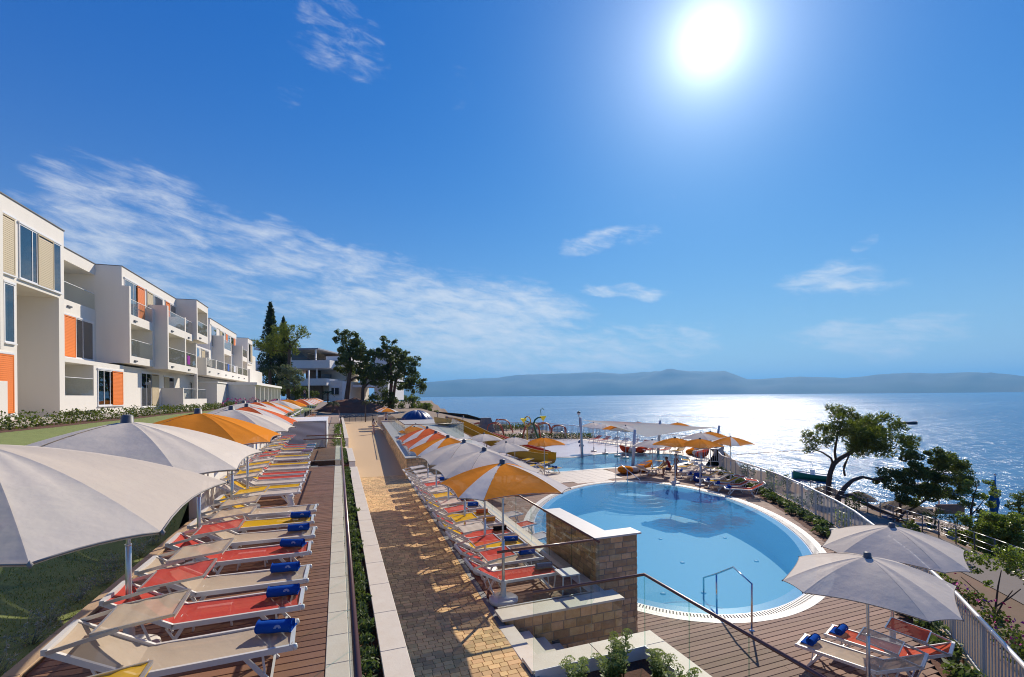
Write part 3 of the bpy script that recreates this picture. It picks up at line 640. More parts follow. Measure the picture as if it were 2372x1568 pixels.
MB().add([(x, y, ZP - .006) for x, y in SPL], [tuple(range(len(SPL)))]).build('splash_pad', splash, kind='structure')
EAST = [(24.7, 27.1), (25.4, 27.6), (28, 30), (31.4, 33), (33.6, 36), (33.2, 39.5), (31, 46), (29.8, 50), (26.5, 50.4), (27.5, 46), (27.8, 40), (26.7, 36.4), (24.7, 36.75), (28.2, 33.6), (27.2, 30.4), (24.9, 28.9)]
MB().add([(x, y, ZP - .004) for x, y in EAST], [tuple(range(len(EAST)))]).build('pool_surround', plaza, kind='structure')
PLY = [(11.5, 53.05), (18.5, 53.05), (21.5, 51.05), (26.4, 50.55), (29.6, 50.3), (29.9, 58), (29, 66), (28, 70), (12.5, 70), (12.5, 60)]
MB().add([(x, y, ZP + .01) for x, y in PLY], [tuple(range(len(PLY)))]).build('playground_floor', M('rubber_floor', (.42, .27, .18), .9, .7, .35, (.30, .28, .24), .2, 20), kind='structure')
# walkway on the slope below the fence
wl, wr = [], []
for y in [-6 + 1.0 * i for i in range(34)]:
    a = fence_x(y); w = shore_x(y) - a; wl.append((a + .27 * w, y, -3.93)); wr.append((a + .385 * w, y, -3.97))
MB().strip(wl, wr).build('walkway', asph, kind='structure')
# ------------------------------------------------------------------ sun loungers (foot end at +x, head at -x)
def lounger_meshes():
    g = {}
    f = MB()
    for s in (-1, 1): f.beam((-.32, s * .315, .345), (.95, s * .315, .345), .035, .055)
    f.beam((.94, -.33, .352), (.94, .33, .352), .04, .05); f.beam((-.31, -.30, .33), (-.31, .30, .33), .03, .03)
    for s in (-1, 1): f.lathe([(.02, -.03), (.028, 0), (.02, .03)], 8, (.965, s * .315, .345))
    g['frame'] = f.mesh('frame', aluw)
    bf = MB()
    for s in (-1, 1): bf.beam((-.31, s * .315, .345), (-.92, s * .315, .70), .035, .05)
    bf.beam((-.92, -.33, .70), (-.92, .33, .70), .045, .05)
    bf.beam((-.62, -.3, .5), (-.46, -.3, .06), .02, .02); bf.beam((-.62, .3, .5), (-.46, .3, .06), .02, .02)
    g['backrest_frame'] = bf.mesh('backrest_frame', aluw)
    def sheet(pts, hw, sag, n=6, cur=.012):
        vs = []; fs = []
        for p in pts:
            for j in range(n + 1):
                t = -1 + 2 * j / n; vs.append((p[0], t * hw, p[1] - sag * (1 - t * t)))
        for i in range(len(pts) - 1):
            for j in range(n): fs.append((i * (n + 1) + j, i * (n + 1) + j + 1, (i + 1) * (n + 1) + j + 1, (i + 1) * (n + 1) + j))
        return vs, fs
    for c, m in FAB.items():
        b = MB(); b.add(*sheet([(-.36, .372), (-.30, .362)] + [(-.2 + .11 * i, .368 - .012 * sin(pi * i / 10)) for i in range(11)] + [(.945, .382)], .305, .018), 0, True); g['bed_' + c] = b.mesh('bed', m)
        b = MB(); b.add(*sheet([(-.36 - .055 * i, .374 + .034 * i - .012 * sin(pi * i / 10)) for i in range(11)] + [(-.935, .72)], .305, .02), 0, True); g['back_' + c] = b.mesh('backrest', m)
        b = MB(); b.add(*sheet([(-.62 + .06 * i, .80 + .006 * i + .006 * sin(i * 1.9) - .01 * sin(pi * i / 10)) for i in range(11)], .33, .012), 0, True); b.add(*sheet([(-.02, .862), (-.018, .81)], .33, 0), 0, True); g['canopy_' + c] = b.mesh('canopy', m)
    cfm = MB()
    for s in (-1, 1): cfm.beam((-.90, s * .35, .70), (-.42, s * .35, .80), .016, .035); cfm.beam((-.62, s * .338, .79), (-.02, s * .338, .85), .02, .025)
    cfm.beam((-.02, -.34, .85), (-.02, .34, .85), .022, .022); cfm.beam((-.61, -.34, .79), (-.61, .34, .79), .02, .02)
    g['canopy_frame'] = cfm.mesh('canopy_frame', alu)
    for nm, xs in (('foot', (.52, .78, .62)), ('head', (-.22, -.42, -.28))):
        for s in (-1, 1):
            l = MB(); l.beam((xs[0], s * .29, .33), (xs[1], s * .30, .0), .028, .038); l.beam((xs[0] + .16 * (1 if nm == 'foot' else -1), s * .29, .33), ((xs[0] + xs[1]) / 2 + .05, s * .295, .14), .016, .02); g['leg_%s%d' % (nm, s)] = l.mesh('leg', aluw)
        c = MB(); c.beam((xs[1] - .03 * (1 if nm == 'foot' else -1), -.3, .04), (xs[1] - .03 * (1 if nm == 'foot' else -1), .3, .04), .022, .022); g['bar_' + nm] = c.mesh('stretcher', aluw)
    return g
LG = lounger_meshes()
far_me = {}
def far_lounger_mesh(c, canopy):
    k = (c, canopy)
    if k in far_me: return far_me[k]
    b = MB()
    def take(me, mi):
        b.add([v.co[:] for v in me.vertices], [tuple(p.vertices) for p in me.polygons], mi)
    for n in ('frame', 'backrest_frame', 'leg_foot1', 'leg_foot-1', 'leg_head1', 'leg_head-1'): take(LG[n], 0)
    for n in ('bed_', 'back_') + (('canopy_',) if canopy else ()): take(LG[n + c], 1)
    far_me[k] = b.mesh('sun_lounger', [aluw, FAB[c]]); return far_me[k]
def lounger(loc, ang, colour, label, group, canopy=None, far=False, flat=False, canopy_up=True):
    """ang: direction the foot end points to"""
    if far: return put('sun_lounger', far_lounger_mesh(colour, canopy_up), None, loc, ang, label=label, cat='sun lounger', group=group)
    t = thing('sun_lounger', loc, label, 'sun lounger', group, ang); cc = canopy or colour; t.scale = (1, .88, 1)
    put('frame', LG['frame'], t); put('backrest_frame', LG['backrest_frame'], t); put('bed', LG['bed_' + colour], t); put('backrest', LG['back_' + cc], t)
    if canopy_up: put('canopy', LG['canopy_' + cc], t); put('canopy_frame', LG['canopy_frame'], t)
    for n in ('foot', 'head'):
        for s in (-1, 1): put('leg', LG['leg_%s%d' % (n, s)], t)
        put('stretcher', LG['bar_' + n], t)
    return t
# ------------------------------------------------------------------ parasols
CUT = .68     # the corners of the square canopy are cut off: four long and four short panels
def corners(sx, sy):
    cx, cy = sx * CUT, sy * CUT
    return [(sx, -cy), (sx, cy), (cx, sy), (-cx, sy), (-sx, cy), (-sx, -cy), (-cx, -sy), (cx, -sy)]
def rib_z(r, sag): return -sag * (.58 * r ** 1.9 + .42 * r ** 1.1)
def canopy_mesh(ca, cb, sx=1.15, sy=1.15, sag=.46, single=False):
    b = MB(); NR, NA = 10, 6; corner = corners(sx, sy)
    def P(k, t, r):
        p, q = Vector(corner[k]), Vector(corner[(k + 1) % 8]); e = p.lerp(q, t); bow = 4 * t * (1 - t)
        L = (q - p).length / (2 * sx * CUT); e = e * (1 - .045 * bow * L * r ** 3)
        x, y = e * r; z = rib_z(r, sag) + .035 * bow * L * r ** 4 - .02 * bow * L * sin(pi * r)
        z += .006 * sin(9 * t + 5 * k) * r * (1 - r) * 4 + .004 * sin(23 * r + 4 * k) * bow
        return (x, y, z)
    for k in range(8):
        vs = [P(k, j / NA, max(.06, i / NR)) for i in range(NR + 1) for j in range(NA + 1)]
        fs = [(i * (NA + 1) + j, (i + 1) * (NA + 1) + j, (i + 1) * (NA + 1) + j + 1, i * (NA + 1) + j + 1) for i in range(NR) for j in range(NA)]
        mi = 0 if single or k % 2 == 0 else 1
        b.add(vs, fs, mi, True)
        edge = [Vector(P(k, j / NA, 1)) for j in range(NA + 1)]
        b.tube([e * 1.003 for e in edge], .006, 5, 2)
        b.strip([tuple(e) for e in edge], [tuple(e * .99 - Vector((0, 0, .022))) for e in edge], mi)
        b.lathe([(.001, -.02), (.014, 0), (.001, .02)], 6, edge[0] * 1.008, 2)
    return b.mesh('canopy', [UFAB[ca], UFAB[cb], seam])
can_me = {}
def get_canopy(ca, cb, sx=1.15, sy=1.15, sag=.46):
    k = (ca, cb, sx, sy, sag)
    if k not in can_me: can_me[k] = canopy_mesh(ca, cb, sx, sy, sag)
    return can_me[k]
fin_me = MB().lathe([(.11, -.045), (.105, -.02), (.06, 0), (.055, .07), (.035, .085), (.001, .088)], 14).mesh('finial', greyp)
pole_me = MB().lathe([(.021, 0), (.021, 1.0)], 10).mesh('pole', alu)
sleeve_me = MB().lathe([(.03, 0), (.03, .5)], 10).mesh('sleeve', alu)
col_me = MB().lathe([(.02, -.012), (.034, -.01), (.034, .01), (.02, .012)], 10).mesh('collar', alu)
base_me = MB().lathe([(.02, 0), (.27, 0), (.285, .03), (.28, .075), (.24, .10), (.06, .105), (.055, .12), (.05, .40), (.04, .42), (.001, .42)], 24).mesh('base', plast)
def rib_mesh(e, sag):
    b = MB(); pts = [];
    for i in range(6):
        r = .05 + .95 * i / 5; pts.append((e[0] * r, e[1] * r, None))
    return b
rib_cache = {}
def ribs(t, sx, sy, sag):
    k = (sx, sy, sag)
    if k not in rib_cache:
        L = []
        for c in corners(sx, sy):
            pts = []
            for i in range(7):
                r = .04 + .955 * i / 6; pts.append((c[0] * r, c[1] * r, rib_z(r, sag) - .012))
            b = MB().tube(pts, .008, 5); b.tube([(c[0] * .45, c[1] * .45, pts[3][2] - .01), (0, 0, -.62)], .006, 5); L.append(b.mesh('rib', greyp))
        rib_cache[k] = L
    for me in rib_cache[k]: put('rib', me, t, (0, 0, t['h']))
def parasol(x, y, z, h, ca, cb, label, group, sx=1.15, sy=1.15, sag=.46, near=True, base=True, rz=0):
    t = thing('parasol', (x, y, z), label, 'parasol', group, rz); t['h'] = h
    put('canopy', get_canopy(ca, cb, sx, sy, sag), t, (0, 0, h)); put('finial', fin_me, t, (0, 0, h - .01))
    p = put('pole', pole_me, t, (0, 0, .02)); p.scale = (1, 1, h - .04)
    if near:
        ribs(t, sx, sy, sag); s = put('sleeve', sleeve_me, t, (0, 0, .3)); s.scale = (1, 1, 1.8); put('collar', col_me, t, (0, 0, 1.2))
    if base: put('base', base_me, t)
    del t['h']; return t
# ------------------------------------------------------------------ rolled towels
def towel_mesh(mat, open_=0):
    b = MB(); prof = []; n = 64; turns = 3.1
    pts = []
    for i in range(n + 1):
        a = turns * 2 * pi * i / n; r = .014 + .058 * i / n; pts.append((r * cos(a) * 1.12, .078 + r * sin(a)))
    th = .0075
    for k in (0, 1):
        y = -.17 if k == 0 else .17
    vs = []
    L = 7
    for j in range(L):
        y = -.17 + .34 * j / (L - 1); w = 1 + .03 * sin(j * 2.1)
        for (x, z) in pts: vs.append((x * w + .004 * sin(j), y + .006 * sin(x * 60), .078 + (z - .078) * w))
    m_ = len(pts)
    b.add(vs, [(j * m_ + i, j * m_ + i + 1, (j + 1) * m_ + i + 1, (j + 1) * m_ + i) for j in range(L - 1) for i in range(m_ - 1)], 0, True)
    for y, s in ((-.166, 1), (.166, -1)):   # end cap: spiral folds seen edge on
        ring_ = [(.014 + .058) * 1.06]; k = 20
        c = [(0, y + s * .012, .078)] + [(.075 * cos(2 * pi * i / k), y, .078 + .068 * sin(2 * pi * i / k)) for i in range(k)]
        b.add(c, [(0, 1 + i, 1 + (i + 1) % k) if s < 0 else (0, 1 + (i + 1) % k, 1 + i) for i in range(k)])
    b.add([(.02, -.165, .012), (.17, -.165, .01), (.175, .165, .01), (.02, .165, .012), (.02, -.165, .03), (.165, -.165, .026), (.17, .165, .026), (.02, .165, .03)], [(4, 5, 6, 7), (0, 1, 5, 4), (1, 2, 6, 5), (2, 3, 7, 6)])
    return b.mesh('rolled_towel', mat)
TW = {'blue': towel_mesh(towelm)}
for nm, c in (('orange', (.55, .16, .06)), ('black', (.02, .018, .02)), ('bluegrey', (.05, .085, .17)), ('patterned', (.62, .28, .06))): TW[nm] = towel_mesh(fabric(nm + '_towel', c, 0, var=.5))
emb = M('towel_emblem', (.42, .50, .68), .9)
def emblem():
    b = MB(); n = 9
    for i in range(n):
        a = pi * (i + .5) / n; r0, r1 = .012, .036; w = .11
        b.add([(r0 * cos(a - w), r0 * sin(a - w), 0), (r1 * cos(a - w), r1 * sin(a - w), 0), (r1 * cos(a + w), r1 * sin(a + w), 0), (r0 * cos(a + w), r0 * sin(a + w), 0)], [(0, 1, 2, 3)])
    return b.mesh('shell_emblem', emb)
EMB = emblem()
def towel(x, y, z, ang, label, colour='blue', group='rolled towels on the loungers', mark=True):
    o = put('rolled_towel', TW[colour], None, (x, y, z), ang, label=label, cat='towel', group=group)
    if mark and colour == 'blue': put('shell_emblem', EMB, o, (-.074, -.05, .085), rot=(radians(80), 0, -pi / 2))
    return o
# ---- raised deck row: foot end near the white edging, heads towards the wall
# (y of the bed's middle, x of the foot end, colour, canopy colour, towel)
UP = [(3.29, -.35, 'yellow', None, None), (4.72, -.40, 'beige', None, 1), (5.68, -.41, 'red', None, 1), (6.55, -.44, 'beige', None, 1), (7.72, -.45, 'red', None, 1), (8.68, -.45, 'beige', None, 1), (9.66, -.46, 'yellow', 'beige', 1), (10.7, -.49, 'beige', 'yellow', None),
      (12.85, -.97, 'white', None, None), (13.65, -1.0, 'yellow', None, None), (14.52, -.98, 'white', None, None), (15.30, -.97, 'red', 'yellow', None), (16.15, -.98, 'red', 'white', None), (17.32, -1.0, 'white', 'red', None), (18.4, -1.0, 'yellow', 'red', None)]
for i, (y, xf, c, cc, tw) in enumerate(UP):
    y += .61
    lab = '%s sun lounger on raised deck, %s of its row from the near end' % (c if c != 'white' else 'off-white', ORD[i])
    lounger((xf - .96 + rnd(-.04, .04), y, ZD), radians(rnd(-3, 2.5)), c, lab, 'sun loungers in a row on the raised deck', cc)
    if tw: towel(xf - .24 + rnd(-.03, .03), y + .08, ZD + .362, radians(rnd(68, 86)), 'rolled blue towel on the %s lounger of the raised deck row' % ORD[i])
for i, (y, c, cc) in enumerate([(20.6, 'white', None), (21.6, 'yellow', None), (23.0, 'white', 'white'), (24.4, 'yellow', None), (25.5, 'red', None), (26.6, 'red', None)]):
    lounger((-2.08, y, ZD), radians(rnd(-2, 2)), c, '%s sun lounger beyond the side steps, %s from the steps' % (c if c != 'white' else 'off-white', ORD[i]), 'sun loungers beyond the side steps', cc)
for i in range(12):
    y = 39 + 2.3 * i; c = random.choice(['white', 'coral', 'beige', 'coral', 'yellow'])
    lounger((-2.3 - .02 * i, y, ZD - .1), radians(rnd(-3, 3)), c, '%s sun lounger on the far deck, %s beyond the slatted box' % (c, ORD[i]), 'sun loungers on the far deck', far=True)
# parasols of the raised deck
PU = [(-2.13, 3.95, 3.72, 'beige', 'lgrey', 1.2, 1.2, .46, 'beige'), (-2.17, 6.3, 3.75, 'lgrey', 'lgrey', 1.2, 1.22, .48, 'plain pale grey'), (-2.15, 9.0, 3.76, 'orange', 'orange', 1.15, 1.15, .46, 'plain orange'),
      (-2.1, 11.3, 3.76, 'lgrey', 'lgrey', 1.15, 1.15, .45, 'plain grey'), (-2.15, 13.4, 3.78, 'coral', 'white', 1.12, 1.12, .45, 'coral and white'), (-2.75, 16.6, 3.84, 'lgrey', 'lgrey', 1.15, 1.15, .44, 'plain pale grey'),
      (-2.85, 19.6, 3.84, 'coral', 'white', 1.12, 1.12, .44, 'coral and white'), (-2.85, 22.2, 3.84, 'orange', 'white', 1.12, 1.12, .44, 'orange and white'), (-2.85, 26.3, 3.86, 'lgrey', 'lgrey', 1.12, 1.12, .44, 'plain grey'), (-2.9, 31.5, 3.88, 'orange', 'orange', 1.12, 1.12, .44, 'plain orange')]
for i, (x, y, za, ca, cb, sx, sy, sag, nm) in enumerate(PU):
    parasol(x, y, ZD, za - ZD, ca, cb, '%s parasol over the raised deck, %s from the camera' % (nm, ORD[i]), 'parasols along the raised deck', sx, sy, sag)
for i in range(8):
    y = 40 + 4.6 * i; ca, cb = [('coral', 'white'), ('coral', 'white'), ('orange', 'white'), ('coral', 'white'), ('orange', 'white'), ('orange', 'orange'), ('coral', 'white'), ('orange', 'white')][i]
    parasol(-2.75 - .03 * i, y, ZD - .1, 2.75, ca, cb, '%s parasol on the far deck, %s past the slatted box' % ('coral and white' if ca == 'coral' else 'orange and white' if cb == 'white' else 'plain orange', ORD[i]), 'parasols on the far deck', 1.1, 1.1, .44, near=False)
# ---- lower terrace row: heads towards the path, feet towards the pool
LO = [(8.98, 'red', None, 'bluegrey'), (9.92, 'beige', 'red', 'blue'), (10.98, 'yellow', 'white', 'blue'), (11.95, 'red', 'yellow', 'black'), (12.95, 'white', 'red', 'patterned'), (13.92, 'yellow', 'white', 'orange'), (14.95, 'white', 'yellow', 'blue'), (15.95, 'red', 'white', 'blue'),
      (16.95, 'white', 'red', 'blue'), (17.95, 'white', None, 'blue'), (19.05, 'white', None, 'blue'), (20.1, 'white', None, 'blue'), (21.3, 'white', None, None)]
for i, (y, c, cc, tw) in enumerate(LO):
    xf = 4.15 + (y - 8.9) * .028
    lounger((xf - .86, y, 0), radians(rnd(-2, 2) - 1), c, '%s sun lounger on lower terrace by the path, %s from the stone stairs' % (c if c != 'white' else 'off-white', ORD[i]), 'sun loungers on the lower terrace', cc)
    if tw: towel(xf - .17 + rnd(-.04, .04), y + .02, .362, radians(rnd(66, 90)), 'rolled %s towel on the %s lounger of the lower terrace' % ({'bluegrey': 'dull blue', 'patterned': 'yellow and red'}.get(tw, tw), ORD[i]), tw)
PL_ = [(2.98, 8.62, 2.69, 'orange', 'white', 'orange and white'), (3.1, 10.22, 2.757, 'lgrey', 'lgrey', 'plain grey'), (3.13, 12.15, 2.77, 'lgrey', 'lgrey', 'plain pale grey'), (3.15, 14.2, 2.735, 'orange', 'white', 'orange and white'), (3.2, 16.35, 2.71, 'coral', 'white', 'coral and white'), (3.26, 18.35, 2.75, 'coral', 'white', 'coral and white')]
for i, (x, y, h, ca, cb, nm) in enumerate(PL_):
    parasol(x, y, 0, h, ca, cb, '%s parasol on the lower terrace, %s from the stone stairs' % (nm, ORD[i]), 'parasols on the lower terrace', 1.08, 1.08, .44, rz=radians(1))
# white stools
def stool(x, y, z, label, sz=1.0, sy=1.0):
    t = thing('stool', (x, y, z), label, 'stool', 'small white stools', rnd(-.05, .05)); t.scale = (1.0, sy, sz)
    MB().cbox(-.2, -.2, .40, .2, .2, .425, .01).build('seat', plast, t)
    for a in (-1, 1):
        for b_ in (-1, 1): MB().beam((a * .17, b_ * .17, .40), (a * .205, b_ * .205, 0), .022, .022).build('leg', plast, t)
stool(4.32, 8.55, 0, 'white stool between the end of the red lounger and the stone wall')
stool(-1.45, 6.73, ZD, 'beige stool between the first red lounger and its beige neighbour', .62, .5); stool(-1.35, 8.8, ZD, 'white stool just behind the second red lounger of the raised deck', .62, .5); stool(-1.0, 10.78, ZD, 'white stool behind the yellow lounger of the raised deck', .62, .5)
# ---- right front pair by the white railing
for i, (x, y, a, c) in enumerate([(9.02, 5.95, 112, 'beige'), (9.92, 6.02, 112, 'coral'), (8.05, 4.55, 112, 'beige')]):
    lounger((x, y, ZP), radians(a), c, ['beige sun lounger under the nearest grey parasol by the railing', 'orange-red sun lounger beside the white railing at the pool corner', 'beige sun lounger end peeping out by the sloping brown handrail'][i], 'sun loungers at the pool corner')
    d = Vector((cos(radians(a)), sin(radians(a))))
    towel(x + d.x * .74, y + d.y * .74, ZP + .362, radians(a - 4), ['rolled blue towel on the beige lounger at the pool corner', 'rolled blue towel on the orange-red lounger at the pool corner', 'rolled blue towel on the lounger by the sloping brown handrail'][i])
for i, (x, y, z, rz) in enumerate([(8.38, 5.38, 1.22, 10), (10.72, 6.40, 1.22, 10)]):
    parasol(x, y, ZP, z - ZP, 'lgrey', 'lgrey', ['pale grey parasol nearest the sloping brown handrail', 'pale grey parasol beside the white railing at the pool corner'][i], 'parasols at the pool corner', 1.12, 1.12, .45, rz=radians(29))
# ---- row along the far pool side
RP = [(19.2, 19.2, 'coral'), (19.5, 20.25, 'coral'), (19.75, 21.25, 'yellow'), (20.0, 22.2, 'white'), (20.2, 23.2, 'yellow'), (20.5, 24.4, 'white'), (21.0, 25.5, 'white'), (21.3, 26.5, 'yellow')]
for i, (x, y, c) in enumerate(RP):
    a = radians(140); d = Vector((cos(a), sin(a)))
    lounger((x - d.x * .75, y - d.y * .75, ZP), a + radians(rnd(-3, 3)), c, '%s sun lounger beyond the pool, %s of that row from the right' % ('off-white' if c == 'white' else c, ORD[i]), 'sun loungers beyond the pool')
    if i < 6: towel(x - d.x * .02, y - d.y * .02, ZP + .362, a + radians(rnd(-8, 8)), 'rolled blue towel on the %s lounger of the row beyond the pool' % ORD[i])
OTH = [(27.9, 33.6, 20, 'yellow'), (27.3, 34.6, 20, 'coral'), (26.4, 35.4, 25, 'coral'), (19.0, 25.9, 200, 'white'), (20.0, 26.0, 15, 'yellow')]
for i, (x, y, a, c) in enumerate(OTH): lounger((x, y, ZP), radians(a + 180), c, ['yellow sun lounger behind the white shade sail pole', 'coral sun lounger behind the lagoon pool', 'coral sun lounger next to the red beanbags', 'white sun lounger beside the orange beanbags', 'yellow sun lounger beside the seated man'][i], 'scattered sun loungers')
for i in range(7): lounger((28.6 - .28 * i + (.0), 38.0 + 1.35 * i, ZP), radians(200), ['coral', 'coral', 'white', 'white', 'beige', 'coral', 'coral'][i], '%s sun lounger along the curved fence, %s from the beanbags' % (['coral', 'coral', 'white', 'white', 'beige', 'coral', 'coral'][i], ORD[i]), 'sun loungers along the curved fence', far=True, canopy_up=False)
for i, (x, y) in enumerate([(13.25, 28.75), (12.75, 30.6)]):
    lounger((x, y, ZP), radians(20), 'yellow', ['nearer yellow sun lounger at the edge of the lagoon pool', 'farther yellow sun lounger near the slide end'][i], 'yellow sun loungers by the slide')
    towel(x + .45, y + .1, ZP + .362, radians(30), ['rolled blue towel on the nearer yellow lounger by the lagoon', 'rolled blue towel on the farther yellow lounger by the slide'][i])
for i, y in enumerate((12.2, 13.6, 15.0, 16.6, 18.2)):   # backs against the terrace, seen through the glass
    c = ['yellow', 'coral', 'white', 'coral', 'white'][i]
    lounger((6.0 + .05 * i, y, ZP), radians(20), c, '%s sun lounger below the glass of the lower terrace, %s from the stone wall' % (c, ORD[i]), 'sun loungers below the terrace glass', canopy_up=False)
def pz(k, x, y, z): p = cz(k, x, y, z); return p.x, p.y
PP = [('e', 917, 325, 'lgrey', 'white', 'grey and white', 'behind the seated man'), ('e', 1185, 300, 'orange', 'orange', 'plain orange', 'behind the lagoon pool'), ('e', 1495, 240, 'lgrey', 'lgrey', 'plain grey', 'over the row beyond the pool'), ('e', 1843, 287, 'orange', 'white', 'orange and white', 'over the coral loungers beyond the pool'),
      ('e', 1605, 228, 'orange', 'orange', 'plain orange', 'peeping out behind the grey one beyond the pool'), ('e', 1480, 312, 'orange', 'orange', 'plain orange', 'half hidden under the grey one beyond the pool'), ('e', 1220, 120, 'orange', 'orange', 'plain orange', 'by the sea, right of the shade sail peak'), ('e', 745, 112, 'orange', 'white', 'orange and white', 'by the sea, left of the shade sail peak'),
      ('e', 500, 143, 'orange', 'orange', 'small plain orange', 'seen over the shade sail edge'), ('e', 355, 130, 'white', 'lgrey', 'pale', 'beyond the splash pad by the sea'), ('e', 220, 118, 'lgrey', 'lgrey', 'grey', 'beyond the splash pad near the dark lamp'), ('e', 600, 155, 'white', 'lgrey', 'small pale', 'seen over the shade sail middle'),
      ('d', 1783, 373, 'orange', 'orange', 'plain orange', 'in front of the splash pad'), ('d', 1270, 440, 'lgrey', 'lgrey', 'grey', 'beside the yellow slide, nearest of three'), ('d', 1385, 368, 'lgrey', 'lgrey', 'plain grey', 'between slide and splash pad'), ('d', 970, 322, 'lgrey', 'lgrey', 'plain grey', 'above the yellow slide')]
for k, x, y, ca, cb, nm, wh in PP:
    za_ = .95 if (x, y) == (917, 325) else 1.4
    X, Y = pz(k, x, y, za_); parasol(X, Y, ZP, za_ - ZP, ca, cb, '%s parasol %s' % (nm, wh), 'parasols around the pools', 1.08, 1.08, .42, near=Y < 30, rz=radians(12))
for i, (x, y) in enumerate([(1495, 440), (1530, 450)]):
    X, Y = pz('c', x, y, 2.6); parasol(X, Y, 0, 2.6, 'orange', 'white', ['farther orange and white parasol at the path end', 'nearer orange and white parasol at the path end'][i], 'parasols at the path end', 1.25, 1.25, .46, near=False)
for i in range(6): lounger((5.0 + .05 * i, 49 + 1.7 * i, .02), radians(10), ['coral', 'yellow', 'white', 'coral', 'white', 'yellow'][i], '%s sun lounger by the far end of the path, %s from the glass corner' % (['coral', 'yellow', 'white', 'coral', 'white', 'yellow'][i], ORD[i]), 'sun loungers at the path end', far=True)
for i, (x, y, ca) in enumerate([(1920, 678, 'orange'), (1900, 715, 'orange')]):
    X, Y = pz('c', x, y, 1.7); parasol(X, Y, .4, 1.35, 'orange' if i else 'lgrey', 'orange', ['pale low parasol behind the bar glass', 'orange low parasol behind the bar glass'][i], 'parasols behind the bar glass', 1.1, 1.1, .4, near=False)
# ------------------------------------------------------------------ glass balustrades and handrails
def balustrade(pts, zb, zt, label, post=1.25, rail=True, railr=.024, railmat=None, slope=None):
    """pts: plan line; zb, zt bottom and top of the glass"""
    t = thing('glass_balustrade', (0, 0, 0), label, 'balustrade', 'glass balustrades')
    for a, b_ in zip(pts, pts[1:]):
        a, b_ = Vector(a), Vector(b_); L = (b_ - a).length; n = max(1, round(L / post)); d = (b_ - a) / L; r = Vector((d.y, -d.x)) * .006
        for i in range(n):
            p, q = a + d * (L * i / n + .006), a + d * (L * (i + 1) / n - .006)
            m_ = MB(); c = [p - r, p + r, q + r, q - r]
            m_.add([(*x, zb) for x in c] + [(*x, zt) for x in c], [(3, 2, 1, 0), (4, 5, 6, 7), (0, 1, 5, 4), (1, 2, 6, 5), (2, 3, 7, 6), (3, 0, 4, 7)]); m_.f = m_.f[:]
            m_.m = [1, 1, 1, 0, 1, 0]; m_.build('glass_panel', [glass, glassg], t)
        MB().beam((*(a), zb - .01), (*(b_), zb - .01), .03, .03).build('channel', alu, t)
    if rail: MB().tube([(*p, zt + .02) for p in pts], railr, 10, smooth=True).build('handrail', railmat or railb, t)
    return t
balustrade([(.1, 1.2), (.1, 20.45)], ZD - .12, 2.28, 'glass balustrade with long brown handrail along the raised deck edge', 1.1)
balustrade([(-1.3, 20.38), (.09, 20.38)], ZD + .02, 2.3, 'short glass balustrade at the end of the raised deck', 1.4)
balustrade([(-1.3, 22.28), (.1, 22.28), (.1, 27.8)], ZD + .02, 2.3, 'glass balustrade corner beyond the side steps', 1.4)
balustrade([(-.9, 37.1), (.1, 37.1), (.1, 74)], ZD - .1, 2.05, 'far glass balustrade along the long deck', 2.2)
balustrade([(4.86, 8.2), (5.0, 15.6), (5.18, 22.8)], .0, 1.04, 'glass balustrade with brown handrail behind the lower terrace loungers', 1.25)
balustrade([(2.72, 8.2), (4.72, 8.2)], .1, 1.1, 'glass balustrade with short brown handrail at the terrace end', 2.0)
balustrade([(2.58, 6.19), (4.475, 6.19), (4.475, 2.2)], .03, 1.16, 'glass balustrade with brown handrail turning the corner above the planter', 1.0)
balustrade([(3.3, 23.2), (6.4, 23.2)], 1.03, 1.75, 'glass balustrade above the stone wall behind the lower terrace', 1.5)
balustrade([(5.6, 58), (4.3, 33), (8.5, 33)], 1.03, 2.02, 'glass balustrade corner of the bar terrace', 2.2)
balustrade([(8.5, 33.1), (10.0, 46)], 1.03, 2.02, 'glass balustrade on the sea side of the bar terrace', 2.2)
# ------------------------------------------------------------------ white metal railing along the pool deck
def railing(pts, zb, zt, label, step=.13, maxbars=300, w=.018):
    t = thing('metal_railing', (0, 0, 0), label, 'railing'); n = 0; ex_ = MB(); bar = MB().box(-w / 2, -w / 2, 0, w / 2, w / 2, 1).mesh('bar', railp); post = MB().box(-.025, -.02, 0, .025, .02, 1).mesh('post', railp)
    MB().tube([(*p, zt) for p in pts], .038, 8).build('top_rail', aluw, t); MB().tube([(*p, zb + .09) for p in pts], .022, 6).build('bottom_rail', railp, t)
    for a, b_ in zip(pts, pts[1:]):
        a, b_ = Vector(a), Vector(b_); L = (b_ - a).length; k = max(1, round(L / step)); ang = atan2(b_.y - a.y, b_.x - a.x)
        for i in range(k):
            p = a.lerp(b_, i / k); isp = n % 12 == 0; z0 = zb if isp else zb + .09
            if n < maxbars:
                o = put('post' if isp else 'bar', post if isp else bar, t, (p.x, p.y, z0), ang); o.scale = (1, 1, zt - z0)
            else: ex_.box(p.x - w / 2, p.y - w / 2, z0, p.x + w / 2, p.y + w / 2, zt)
            n += 1
    if ex_.v: ex_.build('far_bars', railp, t, kind='stuff')
    return t
FL = [(7.4, 2.0), (9.78, 4.02), (11.98, 5.93), (14.0, 7.9), (15.86, 10.0), (17.1, 11.4), (18.13, 12.78), (20.0, 15.68), (21.3, 18.0), (22.4, 20.32), (23.4, 23.0), (24.4, 25.0), (25.6, 26.5)]
railing(FL, ZP + .02, -.2, 'white metal railing of upright bars curving along the sea side of the pool')
kb = MB()
for a, b_ in zip(FL, FL[1:]): kb.beam((*a, ZP + .0), (*b_, ZP + .0), .16, .1)
